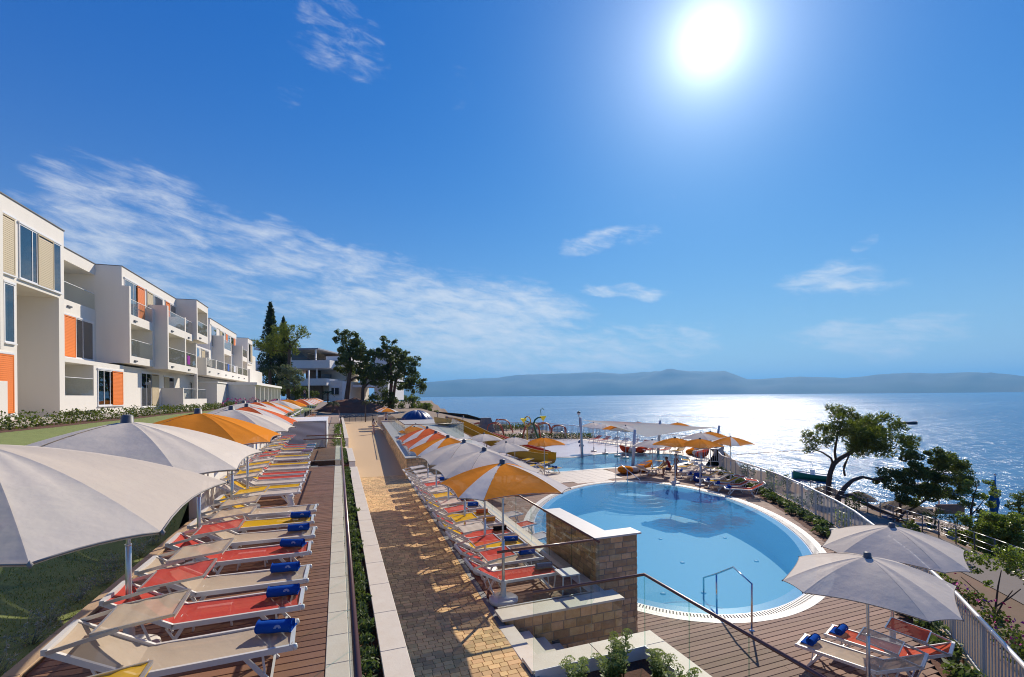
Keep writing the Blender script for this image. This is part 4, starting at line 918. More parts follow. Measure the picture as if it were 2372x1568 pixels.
kb.build('railing_kerb', sandst, kind='structure')
FL2 = [(25.8, 29.2), (27.3, 28.3), (29.5, 30.0), (31.6, 32.4), (33.8, 34.8), (34.4, 36.8), (33.4, 38.6), (32.6, 42), (31.4, 47), (30.6, 51), (29.2, 51.6)]
railing(FL2, ZP, -.25, 'white railing curving round the lagoon pool at the cliff edge', .14, 0)
railing([(30.6, 51), (30.2, 57), (29.3, 66), (24, 70), (13, 70.4)], ZP, -.2, 'pale railing behind the playground in front of the sea', .3, 0, .03)
# stainless pool handrails
def pool_rail(pts, posts, label):
    t = thing('pool_handrail', (0, 0, 0), label, 'handrail', 'stainless pool handrails')
    MB().tube(pts, .022, 10).build('rail', steel, t)
    for p, q in posts: MB().tube([p, q], .022, 10).build('post', steel, t); MB().lathe([(.06, 0), (.06, .012), (.025, .02)], 14, p).build('foot_plate', steel, t)
A = Vector((8.62, 8.0, ZP)); 
B1 = ony(*px(6, 1955, 845), 8.0); B2 = ony(*px(6, 1810, 715), 8.85); B3 = ony(*px(6, 1680, 768), 9.55); B4 = ony(*px(6, 1580, 797), 10.07)
pool_rail([A, B1, B2, B3, B4, (B4.x, B4.y, ZP - .7)], [(A, A + Vector((0, 0, .06))), (Vector((B3.x, B3.y, ZP - .5)), B3)], 'bent stainless handrail stepping into the near end of the pool')
C0 = Vector((15.88, 24.75, ZP)); d = Vector((.25, -.97, 0))
pool_rail([C0, C0 + Vector((0, 0, 1.03)), C0 + Vector((.12, -.35, 1.06)), C0 + Vector((.5, -1.75, .35)), C0 + Vector((.5, -1.75, -.4))], [(C0, C0 + Vector((0, 0, .06))), (C0 + Vector((.25, -.85, -.3)), C0 + Vector((.25, -.85, .78)))], 'stainless handrail at the far end of the pool')
# slatted white equipment box
LB = thing('slatted_screen_box', (0, 0, 0), 'large white box of horizontal slats standing on the raised deck', 'screen box')
MB().box(-2.85, 28.06, ZD, -.66, 33.6, 2.55).build('inner_box', M('pinkish_panel', (.30, .22, .21), .8), LB)
slat = MB().box(0, 0, 0, 1, .03, .042).mesh('slat', whitep); slat2 = MB().box(0, 0, 0, .03, 1, .042).mesh('slat', whitep)
for i in range(23):
    o = put('slat', slat, LB, (-2.88, 28.0, ZD + .04 + i * .0615)); o.scale = (2.2, 1, 1)
    o = put('slat', slat2, LB, (-.655, 28.035, ZD + .04 + i * .0615)); o.scale = (1, 5.5, 1)
for i in range(9): o = put('slat', slat, LB, (-2.88, 28.3 + .6 * i, 2.6)); o.scale = (2.2, 1.4, 1)
for x in (-2.9, -.655): MB().box(x, 27.96, ZD, x + .05, 27.998, 2.66).build('post', whitep, LB)
MB().box(-2.92, 27.94, 2.66, -.6, 33.7, 2.70).build('top_frame', whitep, LB)
# ------------------------------------------------------------------ apartment building on the left
CRP['j'] = (950, 1250, 800 / 2281)
BL = thing('apartment_building', (-13.25, 38, 3.1), 'long three-storey cream apartment building stepping back along the left side', 'building')
BL.location = (0, 0, 0)
def wl_(x0, y0, z0, x1, y1, z1, name='wall', m_=None, par=None): return MB().box(x0, y0, z0, x1, y1, z1).build(name, m_ or cream, par or BL)
def shutter(X, y0, y1, z0, z1, mat, par):
    b = MB(); b.box(X + .045, y0, z0, X + .075, y0 + .06, z1); b.box(X + .045, y1 - .06, z0, X + .075, y1, z1); b.box(X + .045, y0 + .06, z1 - .06, X + .075, y1 - .06, z1); b.box(X + .045, y0 + .06, z0, X + .075, y1 - .06, z0 + .06)
    n = int((z1 - z0 - .12) / .085)
    for i in range(n):
        z = z0 + .065 + i * .085; b.add([(X + .058, y0 + .06, z + .080), (X + .066, y0 + .06, z), (X + .066, y1 - .06, z), (X + .058, y1 - .06, z + .080), (X + .062, y0 + .06, z + .083), (X + .07, y0 + .06, z + .004), (X + .07, y1 - .06, z + .004), (X + .062, y1 - .06, z + .083)], [(4, 5, 6, 7), (0, 3, 2, 1), (1, 2, 6, 5)])
    b.build('shutter', mat, par)
def window(X, y0, y1, z0, z1, mull=(), sh=None, shmat=None, par=None):
    w = MB(); fr = .06
    for (a, c, d, e) in ((y0, y1, z0, z0 + fr), (y0, y1, z1 - fr, z1), (y0, y0 + fr, z0 + fr, z1 - fr), (y1 - fr, y1, z0 + fr, z1 - fr)): w.box(X + .003, a, d, X + .04, c, e)
    w = w.build('window', whitep, par or BL)
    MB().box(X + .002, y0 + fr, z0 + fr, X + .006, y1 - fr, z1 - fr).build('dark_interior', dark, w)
    ys_ = [y0 + fr] + list(mull) + [y1 - fr]
    for a, c in zip(ys_, ys_[1:]):
        MB().box(X + .022, a + .025, z0 + fr, X + .028, c - .025, z1 - fr).build('pane', winglass, w)
    for m_ in mull: MB().box(X + .012, m_ - .025, z0 + fr, X + .042, m_ + .025, z1 - fr).build('mullion', whitep, w)
    cw = (y1 - y0) * .28; MB().box(X + .008, y0 + fr + .02, z0 + fr, X + .012, y0 + fr + cw, z1 - fr).build('curtain', curtain, w)
    MB().box(X + .0, y0 - .05, z0 - .06, X + .10, y1 + .05, z0 - .003).build('sill', whitep, w); MB().box(X + .0, y0 - .05, z1 + .003, X + .07, y1 + .05, z1 + .09).build('lintel', whitep, w)
    if sh: shutter(X, sh[0], sh[1], z0 + .02, z1 - .02, shmat, w)
def bal_glass(X, y0, y1, z0, z1):
    g = MB().box(X, y0, z0, X + .012, y1, z1).build('balcony_glass', glass, BL); MB().box(X - .012, y0, z1, X + .026, y1, z1 + .03).build('balcony_rail', whitep, g)
def soffit_lamp(X, y, z): MB().box(X, y - .22, z, X + .08, y + .22, z + .09).build('drain_spout', greyp, BL)
def parapet_cap(x0, y0, x1, y1, z=12.7): MB().box(x0, y0 - .04, z + .001, x1 + .04, y1 + .04, z + .05).build('parapet_cap', M('dark_cap', (.12, .11, .10), .6) if 'dark_cap' not in bpy.data.materials else bpy.data.materials['dark_cap'], BL)
# block A (nearest)
wl_(-22, 8, 9.15, -13.25, 30.85, 12.7); wl_(-22, 8, 3.0, -13.25, 27.0, 9.148); wl_(-22, 27.002, 3.0, -18, 30.348, 9.148); wl_(-22, 30.35, 3.0, -13.25, 30.85, 9.148)
parapet_cap(-22, 8, -13.25, 30.85)
window(-13.25, 27.15, 30.5, 9.4, 11.85, (28.1, 28.45, 29.85), (28.5, 29.8), beigep); window(-13.25, 24.6, 26.85, 9.4, 11.9, (25.6,), (25.65, 26.8), beigep)
window(-13.25, 26.1, 26.8, 6.45, 9.0); window(-13.25, 25.0, 26.7, 3.4, 5.95, (), (25.4, 26.65), orangep)
wl_(-13.25, 24.25, 6.0, -12.4, 24.45, 11.75, 'fin_wall'); wl_(-13.25, 18, 3.0, -12.45, 24.75, 4.75, 'balcony_wall'); wl_(-13.25, 18, 6.0, -12.45, 24.248, 7.2, 'balcony_wall'); wl_(-13.25, 18, 9.0, -12.45, 24.248, 10.1, 'balcony_wall')
# block B (set back)
wl_(-22, 30.852, 6.2, -14.65, 37.8, 9.0); wl_(-22, 30.852, 9.002, -16.4, 37.8, 12.0); wl_(-16.398, 30.852, 9.002, -14.65, 37.8, 9.75, 'balcony_slab'); wl_(-22, 30.852, 12.002, -14.65, 37.8, 12.7, 'parapet'); parapet_cap(-22, 30.9, -14.65, 37.75)
bal_glass(-14.68, 30.9, 37.75, 9.75, 10.75); soffit_lamp(-14.65, 34.6, 9.35); window(-14.65, 33.6, 37.4, 6.45, 8.85, (35.3, 36.1), (33.75, 35.2), orangep)
wl_(-22, 30.852, 3.0, -15.2, 38.0, 6.0); wl_(-15.198, 30.852, 5.95, -13.25, 38.0, 6.18, 'roof_slab'); wl_(-15.198, 30.852, 3.35, -13.25, 33.9, 4.2, 'balcony_wall'); wl_(-15.198, 33.902, 3.0, -13.25, 38.0, 5.948); bal_glass(-13.28, 30.9, 33.85, 4.2, 5.15)
window(-15.2, 31.2, 33.4, 4.2, 5.8, (32.3,)); window(-13.25, 34.35, 37.8, 3.6, 5.75, (35.1, 35.9), (36.2, 37.7), orangep)
# block C
wl_(-22, 37.802, 9.35, -13.25, 48.8, 12.7); wl_(-22, 37.802, 6.35, -14.8, 50.2, 9.348); wl_(-22, 38.002, 3.0, -13.4, 58, 6.2); parapet_cap(-22, 37.84, -13.25, 48.8)
window(-13.25, 38.15, 41.6, 9.65, 12.0, (39.6,), (40.2, 41.5), orangep); window(-13.25, 41.95, 45.4, 9.65, 12.0, (43.6,), (42.0, 43.2), beigep); window(-13.25, 46.0, 48.7, 9.65, 12.0, (47.2,), (46.05, 47.0), orangep)
wl_(-14.798, 37.802, 6.35, -12.85, 38.05, 9.348, 'bay_wall'); wl_(-13.248, 37.802, 9.35, -12.85, 38.05, 11.45, 'bay_wall'); wl_(-14.798, 41.9, 6.35, -12.85, 42.198, 9.0, 'bay_wall'); wl_(-13.248, 41.9, 9.602, -12.85, 42.198, 10.65, 'bay_wall')
wl_(-14.798, 38.052, 6.35, -12.85, 41.898, 6.85, 'balcony_slab'); wl_(-14.798, 38.052, 9.0, -12.85, 42.198, 9.348, 'balcony_slab'); wl_(-13.248, 38.052, 9.35, -12.85, 42.198, 9.6, 'balcony_slab')
bal_glass(-12.88, 38.1, 41.85, 6.85, 7.95); bal_glass(-12.88, 38.1, 41.85, 9.6, 10.6); soffit_lamp(-12.85, 38.7, 9.2); soffit_lamp(-12.85, 38.7, 6.5)
wl_(-14.798, 42.2, 6.2, -12.0, 42.45, 9.348, 'bay_wall'); wl_(-13.248, 42.2, 9.35, -12.0, 42.45, 11.0, 'bay_wall')
for y in (46.5, 49.7): wl_(-14.798, y, 6.752, -12.0, y + .28, 9.0, 'bay_wall')
wl_(-13.248, 46.5, 9.602, -12.0, 46.78, 10.8, 'bay_wall')
wl_(-14.798, 42.452, 6.2, -12.0, 50.2, 6.75, 'balcony_slab'); wl_(-14.798, 42.452, 9.002, -12.0, 48.798, 9.348, 'balcony_slab'); wl_(-13.248, 42.452, 9.35, -12.0, 48.798, 9.6, 'balcony_slab')
for a, c in ((42.5, 46.45), (46.82, 49.65)): bal_glass(-12.03, a, c, 6.75, 7.85); soffit_lamp(-12.0, a + .7, 6.4)
for a, c in ((42.5, 46.45), (46.82, 48.75)): bal_glass(-12.03, a, c, 9.6, 10.65); soffit_lamp(-12.0, a + .7, 9.15)
# block D: box over the end of the bays
wl_(-22, 48.802, 12.1, -11.7, 52.7, 12.7, 'parapet'); wl_(-22, 48.802, 9.2, -11.7, 52.7, 9.85, 'balcony_slab'); wl_(-22, 48.802, 9.852, -11.7, 49.1, 12.098); wl_(-22, 49.102, 9.852, -13.6, 52.398, 12.098); wl_(-22, 52.4, 9.852, -11.7, 52.7, 12.098); parapet_cap(-22, 48.84, -11.7, 52.7)
bal_glass(-11.73, 49.15, 52.35, 9.85, 10.9); soffit_lamp(-11.7, 49.8, 9.4)
wl_(-22, 50.202, 6.2, -13.0, 59.6, 9.198); window(-13.0, 52.9, 55.0, 6.9, 9.0, (53.8,)); window(-13.0, 55.6, 58.6, 6.9, 9.0, (57.4,), (55.7, 57.0), beigep)
wl_(-13.398, 45.5, 3.0, -11.9, 45.7, 4.85, 'balcony_wall'); wl_(-12.1, 45.702, 3.0, -11.9, 53.0, 3.95, 'balcony_wall'); bal_glass(-12.0, 45.9, 49.4, 3.95, 4.8); bal_glass(-12.0, 49.8, 52.9, 3.95, 4.8); wl_(-12.1, 49.5, 3.952, -11.9, 49.75, 6.198, 'bay_wall')
window(-13.4, 41.3, 44.9, 3.4, 5.9, (42.3, 43.2), (43.3, 44.8), beigep); window(-13.4, 46.0, 48.6, 3.6, 5.8, (47.3,), (46.1, 47.2), beigep)
# blocks E to G
wl_(-22, 59.602, 6.2, -13.1, 73.8, 12.1); wl_(-22, 59.602, 12.102, -13.05, 73.8, 12.7, 'parapet'); wl_(-22, 58.002, 3.0, -13.4, 90, 6.198); parapet_cap(-22, 59.6, -13.05, 73.8)
window(-13.1, 60.2, 62.6, 9.7, 12.0, (61.4,)); window(-13.1, 64.2, 66.6, 9.7, 12.0, (65.4,), (64.3, 65.3), beigep); window(-13.1, 67.2, 69.8, 9.7, 12.0, (68.4,), (67.3, 68.3), orangep); window(-13.1, 70.4, 73.2, 9.7, 12.0, (71.8,), (72.0, 73.1), orangep)
wl_(-13.098, 60.8, 7.0, -12.0, 61.05, 11.0, 'bay_wall'); wl_(-13.098, 64.6, 7.0, -12.0, 64.85, 10.6, 'bay_wall'); wl_(-13.098, 61.052, 9.0, -12.0, 64.598, 9.6, 'balcony_slab'); bal_glass(-12.03, 61.1, 64.55, 9.6, 10.6)
wl_(-13.098, 71.8, 7.0, -12.0, 72.05, 11.0, 'bay_wall'); wl_(-13.098, 75.3, 7.0, -12.0, 75.5, 10.6, 'bay_wall'); wl_(-13.098, 72.052, 9.0, -12.0, 75.298, 9.6, 'balcony_slab'); bal_glass(-12.03, 72.1, 75.2, 9.6, 10.6)
wl_(-13.4, 52.0, 6.2, -11.7, 52.2, 7.85, 'balcony_wall'); wl_(-13.4, 52.202, 6.2, -11.7, 74.0, 6.99, 'balcony_slab')
for i in range(6): bal_glass(-11.75, 52.4 + 3.6 * i, 55.6 + 3.6 * i, 6.99, 7.85); wl_(-12.4, 55.7 + 3.6 * i, 6.992, -11.7, 55.95 + 3.6 * i, 7.9, 'balcony_post'); soffit_lamp(-11.7, 53 + 3.6 * i, 6.5)
for i, (y, c) in enumerate(((61.2, (.1, .2, .55)), (64.5, (.7, .72, .75)), (65.2, (.72, .70, .68)), (47.1, (.35, .08, .35)))):
    put('hanging_towel', MB().box(0, 0, 0, .03, .75, .75).mesh('hanging_towel', fabric('laundry%d' % i, c, .1)), None, (-11.72 if y > 50 else -12.015, y, 7.1 if y > 50 else 6.9), label=['blue towel hanging over the far balcony rail', 'white towel hanging over the far balcony rail', 'second white towel next to the first on the balcony rail', 'purple cloth behind the balcony glass'][i], cat='towel')
wl_(-22, 73.802, 6.2, -13.1, 90, 10.9); wl_(-22, 77.8, 8.9, -12.3, 81.8, 12.7); parapet_cap(-22, 77.8, -12.3, 81.8); window(-12.3, 78.4, 81.2, 9.3, 12.0, (79.6,), (79.7, 81.1), beigep); wl_(-13.098, 75.6, 6.2, -11.7, 87, 8.1, 'balcony_wall')
# low annex
AN = thing('low_annex', (0, 0, 0), 'low flat-roofed cream annex with a row of thin columns', 'building')
wl_(-13.3, 53.6, 3.0, -11.2, 58.0, 5.5, par=AN); wl_(-13.3, 58.002, 3.0, -10.2, 82, 5.4, par=AN); wl_(-10.198, 58.002, 3.0, -8.5, 58.25, 5.4, par=AN)
MB().box(-13.38, 53.5, 5.502, -11.1, 57.9, 5.62).build('roof', creamw, AN); MB().box(-13.3, 57.92, 5.402, -8.3, 82.3, 5.68).build('roof', creamw, AN); MB().tube([(-11.1, 57.9, 3), (-11.1, 57.9, 5.5)], .05, 8).build('downpipe', alu, AN)
for i in range(7): wl_(-10.198, 61.5 + 3.4 * i, 3.0, -8.5, 61.68 + 3.4 * i, 5.4, 'column', creamw, AN)
# retaining wall behind the deck
bw = MB()
for a, c in zip([12.65, 20, 27, 36], [20, 27, 36, 78]):
    xa, xc = lerp_tab(a, [(12.65, -3.02), (27, -3.42), (78, -4.9)]), lerp_tab(c, [(12.65, -3.02), (27, -3.42), (78, -4.9)])
    bw.add([(xa, a, 1.0), (xc, c, 1.0), (xc - .2, c, 1.0), (xa - .2, a, 1.0), (xa, a, 2.25), (xc, c, 2.25), (xc - .2, c, 2.25), (xa - .2, a, 2.25)], [(0, 1, 5, 4), (4, 5, 6, 7), (1, 2, 6, 5), (2, 3, 7, 6), (3, 0, 4, 7)])
BWL = bw.build('garden_wall', creamw, label='cream rendered garden wall behind the heads of the raised deck loungers', cat='wall')
for i in range(20):
    y = 13.5 + 2.6 * i; x = lerp_tab(y, [(12.65, -3.02), (27, -3.42), (78, -4.9)]); MB().box(x - .01, y, 1.2, x + .035, y + .3, 2.27).build('pilaster', creamw, BWL)
# ------------------------------------------------------------------ restaurant building at the end of the path
FR = 116.0
RB = thing('restaurant_building', (0, 0, 0), 'terraced white restaurant building with slatted roof pergola behind the pines', 'building', rz=-TH)
def jb(x0, y0, x1, y1, f0, f1, name, m_):
    a = FR / FPX; ux0, vz1 = px('j', x0, y0); ux1, vz0 = px('j', x1, y1); h_ = 397.0
    xa, xb = (ux0 - 512) * a, (ux1 - 512) * a; z0, z1 = EYE - (vz0 - h_) * a, EYE - (vz1 - h_) * a
    return MB().box(xa, f0, z0, xb, f1, z1).build(name, m_, RB)
stonef = M('far_stone', (.30, .22, .15), .9, .8, 1.5, (.18, .12, .08), .4, 6)
jb(600, 552, 1108, 640, 113, 135, 'parapet', creamw); jb(130, 545, 600, 650, 116, 135, 'parapet', creamw); jb(650, 412, 962, 426, 114, 135, 'roof', M('roof_grey', (.3, .3, .31), .6)); jb(165, 385, 640, 412, 117, 135, 'roof', creamw)
glz = M('far_glazing', (.16, .17, .18), .3)
jb(170, 413, 640, 544, 124, 135, 'glazing', glz); jb(640, 427, 962, 550, 128, 135, 'glazing', stonef)
for i in range(12): jb(690, 432 + 8.6 * i, 918, 436.5 + 8.6 * i, 116 + i * .9, 116.3 + i * .9, 'pergola_slat', beigep)
jb(922, 427, 934, 551, 114.2, 114.6, 'post', creamw); jb(640, 427, 652, 551, 114.2, 114.6, 'post', creamw); jb(975, 492, 1240, 540, 118, 135, 'roof', creamw); jb(1000, 541, 1240, 660, 124, 135, 'wall', cream)
jb(650, 641, 1100, 758, 124, 135, 'wall', cream); jb(660, 645, 802, 756, 122, 123.9, 'stone_panel', stonef); jb(828, 688, 935, 756, 122.5, 123.8, 'glazing', glz); jb(936, 641, 948, 760, 114, 114.4, 'column', creamw)
jb(620, 758, 1090, 835, 112, 135, 'parapet', creamw); jb(600, 836, 962, 1010, 116, 135, 'stone_wall', stonef); jb(962, 836, 1082, 1000, 117, 135, 'wall', cream); jb(1083, 786, 1232, 1010, 114, 135, 'wall', creamw)
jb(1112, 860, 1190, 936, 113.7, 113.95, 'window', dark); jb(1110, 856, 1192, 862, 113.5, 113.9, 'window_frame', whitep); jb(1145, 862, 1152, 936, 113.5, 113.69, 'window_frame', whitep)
jb(1240, 640, 1500, 660, 118, 135, 'slab', creamw); jb(1290, 826, 1500, 852, 118, 135, 'slab', creamw); jb(1480, 395, 1642, 1010, 122, 140, 'tower', creamw); jb(1232, 661, 1480, 825, 127, 135, 'wall', cream)
for y in (536, 738): jb(606 if y < 600 else 690, y, 1076, y + 5, 112.6, 112.7, 'terrace_rail', railb)
# ------------------------------------------------------------------ plants
barkm = M('pine_bark', (.11, .075, .055), .95, .6, 8, (.05, .035, .03), .8, 25); barkr = M('red_pine_bark', (.17, .075, .05), .95, .6, 6, (.08, .04, .03), .8, 20)
pineg = leafm('pine_needles', (.085, .12, .03), (.25, .27, .06), .45); pinel = leafm('light_pine_needles', (.12, .16, .03), (.30, .31, .065), .45); oakg = leafm('dark_oak_leaves', (.065, .095, .026), (.18, .205, .055), .42); cypg = leafm('cypress_foliage', (.04, .062, .03), (.09, .115, .045), .28)
broad = leafm('glossy_leaves', (.11, .165, .035), (.30, .34, .09), .45, .35); olive = leafm('silver_leaves', (.16, .19, .10), (.30, .32, .20), .25); hedgeg = leafm('hedge_leaves', (.07, .105, .028), (.17, .20, .05), .32); junip = leafm('juniper_sprays', (.075, .115, .045), (.17, .21, .085), .3)
silver = M('silver_twigs', (.34, .345, .25), .8, island=.3); pinkf = M('pink_petals', (.62, .04, .28), .6, island=.3); palmg = leafm('palm_leaf', (.03, .05, .015), (.09, .11, .03), .25); sedumg = leafm('sedum_leaves', (.13, .19, .045), (.26, .32, .08), .35, .45); sedumh = leafm('sedum_heads', (.38, .44, .12), (.56, .58, .22), .25, .8); whitef = M('white_petals', (.7, .7, .68), .6)
def rv(): 
    while True:
        v = Vector((rnd(-1, 1), rnd(-1, 1), rnd(-1, 1)))
        if .05 < v.length < 1: return v
def leaves(b, c, r, n, s, mi=0, hollow=.35, elong=1.0, flat=1.0):
    c = Vector(c); r = Vector(r) if not isinstance(r, (int, float)) else Vector((r, r, r))
    for _ in range(n):
        v = rv(); L = v.length; v = v * ((hollow + (1 - hollow) * L) / L)
        p = c + Vector((v.x * r.x, v.y * r.y, v.z * r.z)); a = rv().normalized(); a.z *= flat; a.normalize(); q = a.cross(rv()).normalized(); w = s * rnd(.6, 1.3); l = w * elong
        b.add([p - a * l * .5, p + q * w * .35, p + a * l * .5, p - q * w * .35], [(0, 1, 2, 3)], mi)
def needles(b, c, r, n, s, mi=0):
    c = Vector(c); r = Vector(r) if not isinstance(r, (int, float)) else Vector((r, r, r))
    for _ in range(n):
        v = rv(); L = v.length; v = v * ((.3 + .7 * L) / L); p = c + Vector((v.x * r.x, v.y * r.y, v.z * r.z))
        ax = (v.normalized() + Vector((0, 0, .5)) + rv() * .6).normalized()
        for k in range(3):
            d = (ax + rv() * .75).normalized(); q = d.cross(rv()).normalized() * s * .13; e = p + d * s * rnd(.7, 1.3); b.add([p - q, p + q, e], [(0, 1, 2)], mi)
def tree(name, label, k, f, trunks, clumps, fol, bark, leaf, dens, cat='tree', group=None, spread=.75, pine=False, squash=.8, dj=.6, seed=None):
    base = cf(k, *trunks[0][0][:2], f); t = thing(name, base, label, cat, group); sc = CRP[k][2] / 4 / FPX * f
    fw = Vector((sin(TH), cos(TH), 0)); tr = MB(); cr = MB()
    for line in trunks:
        pts = []; rs = []
        for i, q in enumerate(line): pts.append(cf(k, q[0], q[1], f + (q[3] if len(q) > 3 else 0)) - base); rs.append(q[2] * sc)
        tr.tube(pts, rs, 8)
    for q in clumps:
        x, y, r = q[:3]; c = cf(k, x, y, f) - base + fw * rnd(-1, 1) * dj * r * sc * 2; rr = r * sc * 1.32
        c += Vector((0, 0, 0))
        leaf_ = leaf * .72; n = max(60, int(dens * 11 * rr * rr / (leaf_ * leaf_)))
        for s_ in range(7):     # seven sprays make one uneven clump
            o = rv() * rr * .78; o.z *= .8; R = rr * rnd(.26, .56)
            (needles if pine else leaves)(cr, c + o, (R, R, R * squash), n // 7 // (3 if pine else 1), leaf_ * (1.25 if pine else 1))
        tip = c; 
    tr.build('trunk', bark, t); cr.build('crown', fol, t); return t
# two leaning pines on the slope, right of the pool
tree('leaning_pine', 'windswept pine with a bent trunk leaning over the white railing', 7, 37,
     [[(825, 1030, 22), (815, 960, 20), (812, 860, 19), (822, 780, 18), (850, 700, 18), (900, 655, 16), (980, 610, 14), (1060, 560, 11), (1150, 500, 7), (1250, 430, 4)], [(850, 700, 10), (830, 650, 8), (770, 610, 6), (700, 580, 4), (650, 575, 2)], [(870, 680, 10), (860, 600, 9), (880, 480, 7), (930, 350, 4)], [(930, 720, 8), (960, 660, 6), (1000, 560, 5), (1010, 430, 3)], [(940, 790, 8), (930, 740, 7), (960, 660, 5)]],
     [(920, 295, 62), (1000, 305, 52), (865, 375, 62), (950, 390, 92), (1050, 345, 40), (1070, 440, 82), (1150, 410, 80), (1240, 385, 82), (1270, 325, 48), (1340, 410, 60), (890, 470, 85), (1000, 500, 95), (1120, 510, 95), (1220, 510, 88), (1320, 520, 70), (1180, 590, 70), (1300, 600, 68), (1430, 510, 48), (1460, 560, 40), (760, 440, 48), (715, 490, 52), (690, 545, 42), (655, 585, 30), (790, 520, 46), (1050, 580, 60), (960, 560, 50)], pineg, barkm, .30, 4.2, pine=True, dj=.9)
tree('leaning_pine', 'lower dark tree with trunk sprawling to the right below the leaning pine', 7, 34,
     [[(870, 1030, 22), (890, 950, 20), (940, 880, 17), (1000, 825, 14), (1080, 800, 12), (1170, 820, 9), (1300, 800, 6), (1450, 740, 4)], [(885, 985, 20), (900, 950, 19), (980, 945, 18), (1060, 985, 17), (1160, 1040, 16), (1280, 1090, 15), (1400, 1140, 14), (1500, 1190, 13)], [(1340, 1230, 14), (1350, 1150, 13), (1400, 1080, 11), (1480, 1040, 9), (1600, 960, 7), (1750, 900, 5)], [(1380, 1100, 9), (1370, 980, 7), (1420, 860, 5), (1500, 720, 3)], [(1480, 1040, 6), (1600, 820, 5), (1680, 700, 3)], [(1600, 960, 5), (1780, 820, 4), (1880, 780, 2)]],
     [(1480, 640, 70), (1560, 610, 55), (1620, 660, 75), (1700, 690, 70), (1750, 640, 45), (1800, 700, 70), (1870, 760, 55), (1900, 830, 40), (1380, 720, 60), (1340, 800, 72), (1450, 790, 85), (1560, 770, 85), (1680, 800, 85), (1780, 800, 70), (1250, 850, 55), (1300, 920, 65), (1400, 900, 82), (1520, 900, 88), (1640, 920, 80), (1760, 930, 60), (1850, 900, 48), (1420, 990, 55), (1210, 760, 35)], oakg, barkm, .17, 2.8, dj=.9)
# greenery at the right edge
tree('shore_shrub', 'loose broad-leaved tree with thin stems at the right edge', 7, 25,
     [[(2120, 1560, 14), (2130, 1400, 12), (2160, 1250, 10), (2200, 1120, 7)], [(2130, 1420, 8), (2060, 1320, 6), (2000, 1220, 4)], [(2130, 1420, 8), (2240, 1330, 7), (2300, 1200, 5)]],
     [(2000, 1100, 60), (2060, 1150, 70), (2130, 1110, 60), (2200, 1150, 75), (1990, 1210, 65), (2080, 1240, 80), (2170, 1250, 75), (2270, 1220, 80), (2330, 1150, 60), (2030, 1330, 70), (2130, 1340, 75), (2230, 1330, 80), (2330, 1320, 80), (2090, 1430, 60), (2290, 1430, 80), (2350, 1480, 80), (2200, 1470, 80), (1960, 1150, 50), (1940, 1260, 50), (2250, 1130, 60), (2320, 1240, 90), (2180, 1400, 90), (2300, 1380, 90), (2100, 1500, 80), (2250, 1520, 90), (2340, 1080, 50)], broad, barkm, .15, 3.6, dj=1.2)
tree('shore_tree', 'sparse slender tree in front of the sea beside the folded blue parasol', 7, 30, [[(1925, 1340, 12), (1925, 1200, 11), (1930, 1060, 8), (1950, 950, 5), (1980, 860, 3)], [(1930, 1060, 5), (1890, 1000, 3)], [(1930, 1100, 5), (2000, 1020, 3), (2060, 940, 2)]], [(1960, 870, 42), (2010, 840, 32), (1940, 940, 45), (2000, 940, 45), (2060, 920, 35), (2100, 890, 25), (1900, 1010, 35), (1970, 1020, 45), (2050, 1000, 35), (1990, 1080, 40)], broad, barkm, .16, 1.9, dj=1.0)
tree('shore_shrub', 'dense green bush above the walkway at the right picture edge', 7, 28, [[(2250, 1560, 8), (2240, 1450, 6), (2230, 1300, 4)]], [(2020, 1170, 60), (2110, 1180, 65), (2200, 1190, 70), (2300, 1180, 80), (2060, 1270, 70), (2160, 1290, 75), (2260, 1290, 80), (2340, 1280, 70), (2200, 1390, 75), (2310, 1400, 80), (2340, 1500, 80), (2110, 1370, 60)], broad, barkm, .16, 3.0, dj=1.2)
tree('shore_tree', 'dark bushy pine cut by the right picture edge', 7, 34, [[(2320, 1250, 9), (2310, 1100, 7), (2300, 1000, 5)]], [(2290, 980, 42), (2335, 960, 45), (2260, 1030, 38), (2330, 1040, 50), (2300, 1100, 45)], oakg, barkm, .16, 1.8)
tree('shore_shrub', 'low pine scrub between the two leaning trees and the beach', 7, 31, [[(1640, 1200, 6), (1650, 1120, 4)]], [(1580, 1120, 38), (1640, 1090, 45), (1710, 1110, 48), (1780, 1120, 45), (1850, 1130, 40), (1690, 1170, 50), (1600, 1180, 40), (1800, 1190, 45), (1860, 1230, 40), (1740, 1230, 42)], pinel, barkm, .2, 1.2, pine=True)
tree('shore_shrub', 'thin leafless bush with dark stems beside the sloping walkway', 'g', 15, [[(1460, 860, 14), (1490, 700, 12), (1520, 450, 9), (1560, 250, 5)], [(1480, 760, 10), (1400, 650, 8), (1250, 500, 6), (1060, 330, 4)], [(1490, 700, 9), (1650, 600, 8), (1800, 480, 6)], [(1500, 800, 9), (1580, 650, 8), (1700, 500, 5)]], [(1500, 190, 150), (1700, 260, 150), (1330, 120, 110), (1800, 120, 160), (1150, 200, 60), (1200, 90, 80), (1640, 80, 150), (930, 340, 40), (1320, 380, 45), (1800, 420, 80)], broad, barkm, .11, 1.3, dj=1.4)
